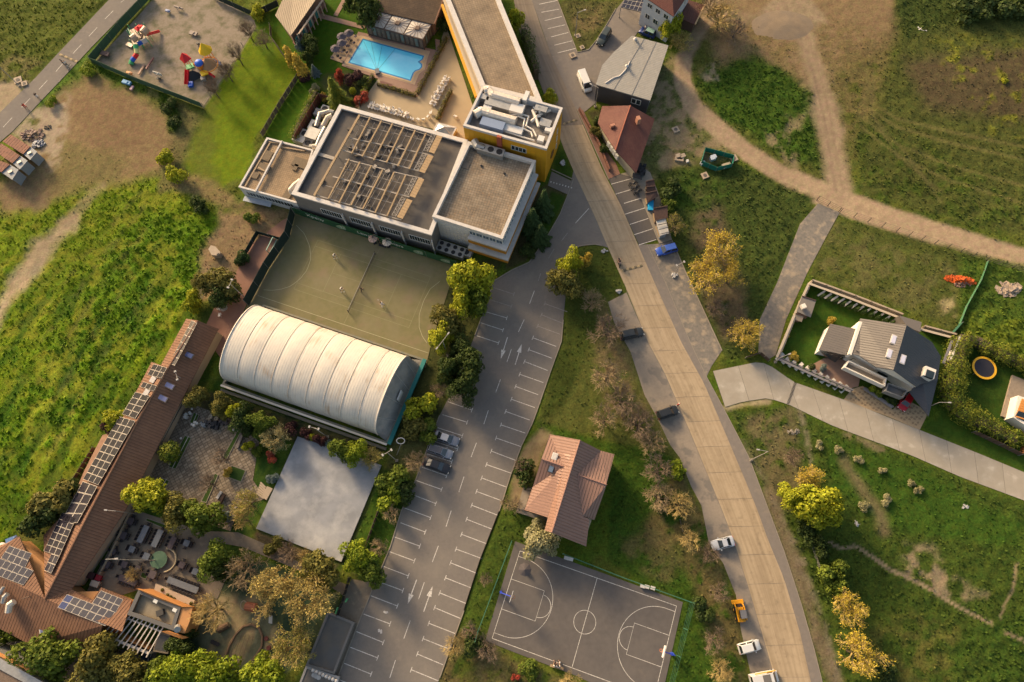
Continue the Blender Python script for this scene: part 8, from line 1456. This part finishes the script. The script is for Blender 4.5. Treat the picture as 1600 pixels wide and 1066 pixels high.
# ================================================================ market stalls
M_hut=mat('hut_brown',(.085,.048,.038),.8,(.07,.04,.032),3,stripe=(0,3.5,.02,.3))
def hut(q,h,lab,m,cat='hut',nm='market_hut',wall=None):
    W=GL(q,h);t=Thing(nm,lab,cat,cen(W));mesh_roof(t,'roof',[W[0],W[1],W[2]-Vector((0,0,.35)),W[3]-Vector((0,0,.35))],m,th=.1);wi=inset([p[:2]for p in W],.3);t.part('wall',MB().prism(wi,0,h-.5,bottom=False),wall or mat('hut_wall',(.12,.08,.06),.8));t.part('counter',MB().bar(Vector((*wi[0],1.0)),Vector((*wi[3],1.0)),.5,.08),M_wood);t.part('ridge_board',MB().bar(W[1]+Vector((0,0,.08)),W[0]+Vector((0,0,.08)),.2,.1),mat('hut_trim',(.05,.03,.025),.8));return t
hut([(1009,284),(1022,281),(1025,290),(1010,292)],2.4,'small brown hut roof with a gap, topmost of the market huts',M_hut);hut([(1010,292.5),(1024,291),(1025.5,297),(1011,298)],2.2,'narrow brown canopy under the topmost hut roof',M_hut);hut([(1008.5,302),(1026,298.5),(1029,305),(1012,316)],2.5,'brown hut partly under the green shrub',M_hut);hut([(1021,326),(1043,322),(1044,340),(1024,343)],2.5,'largest square brown hut beside the white stall',M_hut)
ws=hut([(1025,345),(1040,341.5),(1046,363),(1032,367)],2.6,'white stall with three awning strips below the brown huts',mat('stall_white',(.50,.46,.40),.7),wall=mat('stall_wall',(.22,.25,.27),.6));[ws.part('strip',MB().bar(G(1025+2.2*k,345+7*k,2.72),G(1040+2*k,341.5+7*k,2.72),.12,.08),M_dkframe)for k in range(4)]
T_=Thing('cool_box','bright blue box beside the brown hut','box',G(1016.5,320.5));T_.part('body',MB().box(G(1016.5,321,.5),(1.0,1.9,1.0),-.15),mat('cyan',(.015,.30,.55),.5));T_.part('lid',MB().box(G(1016.5,321,1.05),(1.08,2.0,.1),-.15),mat('cyan',(.015,.30,.55),.5))
for k in range(7):x,y=[(999,262),(1003,266),(1000,270),(1005,272),(1001,276),(997,267),(1006,263)][k];T_=Thing('bin','dark bin among the clutter behind the red roof house','bin',G(x,y),group='bins behind the red roof house');T_.loc=Vector();T_.part('body',MB().box((0,0,.5),(.6,.7,1.0),k),mat('bin_%d'%(k%3),[(.02,.022,.025),(.06,.08,.08),(.05,.05,.055)][k%3],.6));T_.part('lid',MB().box((0,0,1.04),(.66,.76,.08),k),CK)
T_=Thing('awning','black awning under the tip of the red roof','awning',G(992,275));T_.part('cloth',slab3(MB(),[G(989,270,2.4),G(1001,274,2.4),G(1003,281,2.2),G(988,276,2.2)],.1),CK)
# manholes, well covers, heaps, posts
def cover(x,y,s,lab,m=None):
    t=Thing('well_cover',lab,'manhole',G(x,y));p=G(x,y);t.part('slab',MB().box(p+Vector((0,0,.12)),(s,s,.3),.35),m or M_vwall);t.part('lid',MB().tube(p+Vector((0,0,.28)),p+Vector((0,0,.32)),s*.28,s*.28,10),mat('lid_dark',(.10,.085,.075),.8))
for x,y,s,lab in[(29,126,1.6,'pale square well cover beside the street, left'),(39,131.5,1.2,'pale small well cover beside the street, right'),(1055.5,203.5,1.3,'pale square well cover in the dry grass behind the red roof house'),(894.5,87.5,1.3,'tan manhole frame at the end of the upper bays'),(1101,275,1.3,'pale well cover below the green screened pit'),(1146,248,1.4,'pale well cover right of the green screened pit'),(903,57,1.0,'white lamp footing on the grass'),(909.5,75,.9,'small white box on the grass corner')]:cover(x,y,s,lab)
T_=Thing('concrete_pit','square concrete pit with black opening in the dry field','pit',G(1062,247));P=[G(x,y)[:2]for x,y in[(1055,244),(1069,246),(1067,254),(1054,252)]];mb=MB();ring(mb,P,inset(P,.35),-.1,.45);T_.part('rim',mb,M_vwall);T_.part('hole',MB().prism(inset(P,.33),-.05,.12),CK);[T_.part('lid',MB().box(G(x,243,.55),(1.0,.8,.15),.3),M_vwall)for x in(1060,1067)]
sp=fence([(1100,237),(1144,249),(1142,262),(1118,268),(1094,258),(1100,237)],1.5,'teal screened construction pit beside the dirt track','screen',1.8,mat('teal_net',(.01,.13,.09),.8),name='pit_screen');sp.e['category']='screen'
for k,(x,y,d,col,lab)in enumerate([(1114,247,(1.1,.8,1.2),(.34,.38,.44),'blue grey tank in the screened pit'),(1098,255,(.9,.6,.7),(.4,.42,.42),'white box at the left of the screened pit'),(1135,259,(1.8,1.0,.5),(.36,.30,.22),'pale slab heap at the right of the screened pit'),(1074,252,(.5,.5,.5),(.5,.48,.44),'tiny white box between the pits')]):T_=Thing('site_box',lab,'box',G(x,y));T_.part('body',MB().box(G(x,y,d[2]/2),d,.3),mat('site_%d'%k,col,.7));T_.part('cap',MB().box(G(x,y,d[2]+.04),(d[0]*.8,d[1]*.8,.08),.3),mat('site_%d'%k,col,.7))
def heap(x,y,rx,ry,h,m,lab,n=60,s=.35,nm='rubble_heap',cat='rubble',seed=0,flat=.5,rz=0):
    t=Thing(nm,lab,cat,G(x,y));g=random.Random(seed+int(x));mb=MB();c=G(x,y)
    for k in range(n):a=g.uniform(0,6.28);q=g.random()**.6;px,py=q*rx*math.cos(a),q*ry*math.sin(a);px,py=px*math.cos(rz)-py*math.sin(rz),px*math.sin(rz)+py*math.cos(rz);mb.box(c+Vector((px,py,h*(1-q)*g.uniform(.3,1)+.03)),(s*g.uniform(.5,1.6),s*g.uniform(.4,1),s*flat*g.uniform(.4,1)),g.uniform(0,3),tilt=('X',g.uniform(-.5,.5)))
    t.part('pieces',mb,m,kind='stuff');return t
heap(1500,438,2.9,.75,.9,mat('orange_pipe',(.50,.09,.010),.6,(.32,.06,.012),2),'heap of bright orange blocks in the grass above the villa',130,.5,seed=1,rz=-.2);heap(1503,443,2.0,.8,.5,mat('rubble_pink',(.20,.12,.09),.8),'brown rubble just below the orange heap',40,.4);heap(1577,453,2.2,1.5,.7,mat('scrap_timber',(.36,.27,.19),.8,(.25,.2,.16),3),'heap of pale scrap planks in the right plot',55,.9,flat=.12,nm='timber_heap',cat='timber',seed=4);heap(51,211,2.6,1.6,.9,mat('scrap_brown',(.12,.06,.045),.8,(.25,.2,.17),2),'rusty scrap heap beside the brown roofed sheds',60,.5,nm='scrap_heap',cat='scrap');heap(60,226,1.3,1.0,.8,mat('scrap_blue',(.10,.13,.19),.6,(.3,.3,.32),3),'blue grey scrap beside the rusty heap',30,.5,nm='scrap_heap',cat='scrap');heap(74,199,.6,.6,.3,CK,'small black debris on the dirt',8,.4);heap(1440,46,.9,.5,.2,M_par,'crumpled white sheet in the right field',8,.8,flat=.1,nm='white_sheet',cat='sheet');heap(1238,675,1.3,.5,.3,M_kerb,'pale broken stones beside the lane bend',26,.35);heap(1195,602,.1,.1,.05,M_kerb,'single small stone on the lane',2,.1);heap(1053,431,.6,.5,.4,mat('boulder',(.34,.33,.32),.8),'pale boulders round the foot of the verge lamp',8,.5,flat=.8);heap(966,455.5,.5,.5,.3,mat('boulder',(1,1,1)),'pale boulder on the right side of the grass point',6,.5,flat=.8);heap(944,393,.6,.4,.2,mat('boulder',(1,1,1)),'pale stones at the top of the grass point',8,.4,flat=.8);heap(1338,819,.4,.4,.2,mat('boulder',(1,1,1)),'small white stone heap on the meadow below the lane',6,.4);heap(1508,791,.5,.3,.2,mat('boulder',(1,1,1)),'white debris on the meadow at the right',6,.4);heap(878,254,.7,.7,.3,mat('boulder',(1,1,1)),'pale boulders in the grass at the tower foot',8,.5,flat=.8);heap(812,1010,.1,.1,.02,M_kerb,'tiny stone on the court edge',2,.08)
random.seed(21)
for x,y,lab in[(602,957,'crushed paper litter in the lower left bays'),(594,986,'torn white litter on the asphalt lower in the bays')]:heap(x,y,.3,.2,.05,M_par,lab,5,.35,flat=.1,nm='litter',cat='litter')
gm=Thing('gravel_mound','pale earth and gravel mound at the top of the right field','mound',G(1222,40));nV=26;gx=np.linspace(-1,1,nV);XX,YY=np.meshgrid(gx,gx);ZZ=np.clip(1-np.sqrt(XX**2+YY**2),0,1)**.8*.45*(.75+.5*fbm(XX*2+4,YY*2,4,3));c=G(1222,42);V=np.stack([XX*7.5,YY*4.6,ZZ-.12],-1).reshape(-1,3);i=np.arange(nV-1)[:,None]*nV+np.arange(nV-1)[None];me=npmesh('mound',V,np.stack([i,i+1,i+nV+1,i+nV],-1).reshape(-1,4));me.materials.append(mat('mound_earth',(.20,.15,.10),.95,(.165,.125,.085),.7,(.14,.115,.09),.3,bump=.06,bsc=5));o=bpy.data.objects.new('earth',me);COL.objects.link(o);o.parent=gm.e
# court side boxes and benches
for k,(x,y,lab)in enumerate([(885,872,'white crate bench at the upper court fence, left'),(892,874,'second white crate at the upper court fence'),(1004,916,'small grey crate at the right part of the upper court fence'),(1011,917,'cream crate at the right part of the upper court fence'),(1020,919,'cream crate rightmost at the upper court fence')]):T_=Thing('crate',lab,'crate',G(x,y));T_.part('box',MB().box(G(x,y,.25),(.7,.5,.5),-.35),M_vw if k!=2 else M_steel);T_.part('rim',MB().box(G(x,y,.52),(.76,.56,.06),-.35),M_par)
obj('gas_meter_box',MB().box((0,0,.4),(.5,.5,.8),.3),M_vw,label='small white box at the kerb left of the orange roof house',cat='box',origin=G(833,665))
# ================================================================ sheds at the left edge
M_rst=mat('rust_sheet',(.20,.075,.045),.75,(.13,.055,.038),1.4,(.27,.11,.06),.5,stripe=(0,1.6,.05,.3));M_gsh=mat('blue_grey_sheet',(.23,.24,.25),.6,(.19,.2,.21),2)
def shed(q,q2,lab):
    W=GL(q,2.8);t=Thing('garage',lab,'garage',cen(W));mesh_roof(t,'roof',W,M_rst,th=.12);V2=GL(q2,2.6);mesh_roof(t,'porch_roof',V2,M_gsh,th=.1);t.part('wall',MB().prism(inset([p[:2]for p in W],.2),-.1,2.6,bottom=False),mat('garage_wall',(.13,.11,.10),.8));t.part('door',MB().prism(inset([p[:2]for p in V2],.15),-.1,2.45,bottom=False),M_gsh);t.part('roof_vent',MB().box((V2[0]+V2[2])/2+Vector((0,0,.15)),(.8,.5,.2),.6),M_steel)
shed([(17,210),(47,229),(36,241),(4,221)],[(47,229),(58,237),(47,250),(36,241)],'rusty roofed garage nearest the street, first of three');shed([(2,224),(31,243),(19,255),(-12,234)],[(31,243),(43,251),(31,265),(19,255)],'brown roofed garage in the middle of three');shed([(-18,244),(15,257),(2,269),(-30,252)],[(15,257),(29,265),(19,281),(2,269)],'rust red garage roof lowest at the left edge')
T_=Thing('tarpaulin','blue tarpaulin on the roof edge at the meadow','tarpaulin',G(17,845));T_.part('sheet',slab3(MB(),[G(8,843,1.2),G(26,836,1.4),G(28,841,1.0),G(10,854,1.0)],.08),mat('tarp_blue',(.05,.16,.42),.6,(.2,.32,.55),3));T_=Thing('tank','white tank top beside the blue tarpaulin','tank',G(2,857));T_.part('dome',MB().dome(G(2,857,.8),1.0,.5,12,4),M_par);T_.part('shell',MB().tube(G(2,857),G(2,857,.8),1.0,1.0,12),M_par)
# plank garden shelters in the villa garden
T_=hut([(1253,463),(1275,470),(1268,495),(1246,486)],2.4,'small grey roofed hut in the corner of the villa garden',mat('hut_grey',(.17,.15,.13),.6),nm='garden_hut');T_.part('chimney',MB().box(G(1255,479,2.8),(.8,.8,.7),.3),M_vw)
hut([(1243,490),(1256,494),(1254,502),(1241,498)],1.8,'low wooden store below the garden hut',mat('store_wood',(.24,.19,.14),.8),nm='garden_store',cat='shed')
# ================================================================ playground
def bx(t,nm,c,d,rz,m):t.part(nm,MB().box(c,d,rz),m)
def col_(n,c):return mat('play_'+n,c,.45)
cR,cY,cB,cG_,cO,cK2,cT=col_('red',(.55,.015,.02)),col_('yellow',(.68,.42,.01)),col_('blue',(.02,.10,.48)),col_('green',(.05,.32,.12)),col_('orange',(.62,.20,.02)),col_('black',(.02,.02,.022)),col_('tan',(.34,.24,.16))
p1=Thing('play_tower','colourful climbing tower with tube slide, left of two on the playground','playground tower',G(215,60));z=1.6
for(x,y)in((210,50),(222,48),(214,64),(226,60)):p1.part('platform',MB().box(G(x,y,z),(2.0,1.8,.12),.4),cT);[p1.part('post',MB().tube(G(x,y,z)+Vector((sx*.9,sy*.8,-z)),G(x,y,z)+Vector((sx*.9,sy*.8,1.3)),.07),cG_)for sx in(-1,1)for sy in(-1,1)]
for(a,b,m_,nm)in(((206,62),(213,57),cT,'tube_roof'),((223,52),(229,45),cT,'tube_roof')):p1.part(nm,MB().tube(G(*a,3.1),G(*b,3.1),.8,.8,12),m_)
for k,(a,b,m_)in enumerate([((212,70),(213,77),cG_),((213,77),(214,84),col_('cream',(.55,.5,.2))),((214,84),(210,90),cR),((210,90),(206,95),cB),((206,95),(204.5,101),cG_)]):p1.part('tube_slide',MB().tube(G(*a,2.2-.42*k),G(*b,1.78-.38*k),.5,.5,10),m_)
p1.part('open_slide',MB().bar(G(229,54,1.8),G(249,48.5,.3),.7,.1).bar(G(229,53,2.0),G(249,47.5,.45),.08,.25).bar(G(229,55.5,2.0),G(249,50,.45),.08,.25),cR);p1.part('canopy',MB().cone(G(216,44,2.9),1.0,.5,4).cone(G(220,44,2.9),1.0,.5,4),cR);p1.part('panel',MB().box(G(222,66,1.8),(2.0,.1,1.0),.5),cB);p1.part('panel',MB().box(G(226,64,1.9),(1.2,.1,1.2),.5),M_par);p1.part('panel',MB().box(G(204,52,1.6),(.1,2.0,1.0),.5),cG_);p1.part('ramp',MB().bar(G(198,68,.2),G(207,72,.4),.9,.1),cT);p1.part('bridge',MB().bar(G(212,54,2.2),G(222,58,2.2),1.0,.3),col_('brown',(.16,.09,.06)))
p2=Thing('play_tower','castle like play tower with red and yellow pointed roofs, right of two','playground tower',G(315,100))
for(x,y,m_,r,h,n)in((290,92,cR,1.3,1.8,4),(321,79,cY,1.5,2.2,8)):p2.part('pointed_roof',MB().cone(G(x,y,3.0),r,h,n),m_);[p2.part('post',MB().tube(G(x,y,3)+Vector((sx*.6,sy*.6,-3)),G(x,y,3)+Vector((sx*.6,sy*.6,0)),.08),cO)for sx in(-1,1)for sy in(-1,1)]
p2.part('blue_dome',MB().dome(G(311,99,2.6),.95,.7,12,5),cB);p2.part('drum',MB().tube(G(311,99,2.6)-Vector((0,0,2.6)),G(311,99,2.6),.8,.8,12),cO);p2.part('slide',MB().bar(G(292,109,2.0),G(291,132,.3),1.0,.1).bar(G(289.5,109,2.2),G(288.5,132,.5),.12,.35).bar(G(294.5,109,2.2),G(293.5,132,.5),.12,.35),cR);p2.part('slide_mouth',MB().box(G(298,132,.3),(1.0,1.2,.5),.1),cB);p2.part('turntable',MB().tube(G(303.5,122,.2),G(303.5,122,.35),1.5,1.5,18),cK2)
p2.part('net_tower',MB().cone(G(326,101,1.6),1.7,1.9,12),col_('rope_tan',(.30,.17,.08)));p2.part('ring_beam',MB().path([G(326,101,1.7)+Vector((2*math.cos(a),2*math.sin(a),0))for a in np.linspace(0,6.283,15)],.1,5),cO);p2.part('yellow_deck',MB().box(G(319,114,1.5),(1.5,1.3,.3),.4),cY);p2.part('bridge',MB().bar(G(301,107,1.4),G(317,113,1.4),.9,.2),cT);p2.part('green_deck',MB().box(G(297,104,1.6),(1.7,1.2,.3),.4),cG_);p2.part('small_slide',MB().bar(G(326,114,1.4),G(336,121,.3),.5,.12),cR);p2.part('ramp',MB().bar(G(302,101,2.0),G(318,96,2.2),.4,.3),cO);p2.part('climber',MB().bar(G(336,92,.8),G(346,103,.5),.5,.6).bar(G(338,96,.5),G(344,98,.6),.4,.4),mat('play_navy',(.05,.07,.16),.5));p2.part('white_box',MB().box(G(318,123,.5),(1.0,1.0,.8),.2),M_steel)
for x,y,col,lab,d in[(202,114,(.60,.25,.10),'orange and white spring toy at the lower playground fence',(1.2,.5,.8)),(198,129,(.10,.26,.45),'blue play panel outside the playground fence',(1.9,.8,1.0)),(206,137.5,(.55,.32,.35),'pink toy outside the playground fence',(.5,1.0,.6)),(164,84,(.16,.10,.08),'brown bench table near the playground corner',(1.9,1.0,.7)),(221,109,(.28,.17,.12),'thin wooden seesaw on the playground',(.4,2.6,.4)),(234,99,(.20,.09,.08),'brown swing frame on the playground',(.3,3.2,.6)),(246,115,(.5,.46,.4),'white barred swing top on the playground',(2.0,.12,1.6)),(248,122,(.04,.04,.04),'black tyre swing on the playground',(.8,.8,.4)),(262,17,(.2,.25,.4),'blue spring rider at the top of the playground',(1.0,.5,.7)),(279,12,(.22,.18,.16),'thin grey merry go round frame at the top of the playground',(2.2,.2,.8)),(309,68,(.05,.045,.04),'small black seat in the middle of the playground',(.7,.5,.4)),(302,52,(.18,.14,.12),'low brown climbing frame in the middle of the playground',(1.8,1.0,.5))]:
    t=Thing('play_equipment',lab,'play equipment',G(x,y));m_=mat('pl_%d_%d'%(x,y),col,.6);t.part('body',MB().box(G(x,y,d[2]*.75),(d[0],d[1],d[2]*.5),-.4),m_);[t.part('leg',MB().box(G(x,y,d[2]*.25)+Vector((s*d[0]*.3,s*-.1*d[0],0)),(.1,.1,d[2]*.5)),m_)for s in(-1,1)];t.part('handle',MB().box(G(x,y,d[2]+.05),(d[0]*.4,.08,.12),.9),M_par if col[0]>.4 else m_)
# play garden by the lower trees
sb=Thing('sandpit','oval sandpit edged with logs in the play garden','sandpit',G(380,1000));mb=MB();P=GL([(352,1028),(358,1010),(368,992),(380,979),(393,976),(405,982),(410,995),(409,1010),(402,1022),(395,1032)],.15);mb.path(P,.2,6);sb.part('log_edge',mb,mat('log_brown',(.16,.10,.06),.85));[sb.part('rope',MB().bar(G(372+6*k,990+k,.3),G(358+7*k,1028,.3),.05),mat('rope_brown',(.13,.09,.06),.8))for k in range(5)]
for k,(x,y)in enumerate([(417,997.5),(421,1012),(409,1027)]):T_=Thing('stump_seat','dark red brown round seat right of the sandpit','stool',G(x,y),group='round seats by the sandpit');T_.loc=Vector();T_.part('cushion',MB().tube((0,0,.3),(0,0,.42),.38,.36,12),mat('stump_red',(.10,.03,.025),.8));T_.part('foot',MB().tube((0,0,0),(0,0,.3),.2,.2,8),M_bark)
T_=Thing('white_slide','small white slide under the golden budding trees','slide',G(423,970));T_.part('chute',MB().bar(G(423,962,1.2),G(422.5,974,.2),.6,.08),M_par);T_.part('ladder',MB().bar(G(424,958,0),G(423,961,1.3),.4,.1),CK)
T_=Thing('ring_tunnel','orange play tunnel with pale ring under the budding trees','play tunnel',G(390,948));T_.part('tunnel',MB().tube(G(384,947,.8),G(400,950,.8),.7,.7,12),mat('tunnel_rust',(.36,.12,.06),.7));mb=MB();c=G(381,946,1.0);mb.path([c+Vector((.55*math.cos(a),.7*math.sin(a),.2*math.sin(a)))for a in np.linspace(0,6.283,13)],.08,5);T_.part('ring',mb,mat('ring_buff',(1,1,1)))
T_=Thing('log','thick dark log on the ground beside the sandpit','log',G(348,980));T_.part('trunk',MB().tube(G(341,985,.4),G(357,976,.4),.55,.5,10),mat('log_dark',(.09,.055,.035),.9));T_.part('cut_end',MB().tube(G(357,976,.4),G(357.4,975.8,.4),.45,.45,10),M_wood)
for k,(x,y,lab)in enumerate([(526,954,'pale green notice board beside the black fence'),(541,938,'small green box by the entrance paving')]):T_=Thing('notice_board',lab,'sign',G(x,y));T_.part('board',MB().bar(G(x-1,y+5-k*2,1.5),G(x+2,y-5+k*2,1.5),.12,.9),mat('board_green',(.10,.34,.13),.6));T_.part('post',MB().bar(G(x,y),G(x,y,1.2),.1),CK)
for k,(x,y,c_,lab)in enumerate([(332,1003,M_ch,'dark low table left of the sandpit'),(490,1055,M_steel,'metal vent cluster on the grey extension roof')]):T_=Thing('low_table' if k==0 else 'vent_cluster',lab,'table' if k==0 else 'vent',G(x,y,0 if k==0 else 2.8));[T_.part('piece',MB().tube(G(x+4*j,y+2*j,0 if k==0 else 2.8),G(x+4*j,y+2*j,.5 if k==0 else 3.2),.35,.35,8),c_)for j in range(3)]
for k in range(8):x,y=489+5.2*k,1048+2.3*k;T_=Thing('roof_stone','pale stone weight in the row on the grey extension roof','stone',G(x,y,2.8),group='stone weights on the grey extension roof');T_.loc=Vector();T_.part('stone',MB().dome((0,0,0),.3,.22,7,3),M_par)
T_=Thing('dark_car_port','dark blue car half hidden under the pergola end','car',G(215,1020));bpy.data.objects.remove(T_.e)
car('sedan',paint('ink',(.012,.018,.05)),'dark blue car half hidden under the lower end of the pergola',(207,1011),(238,1024))
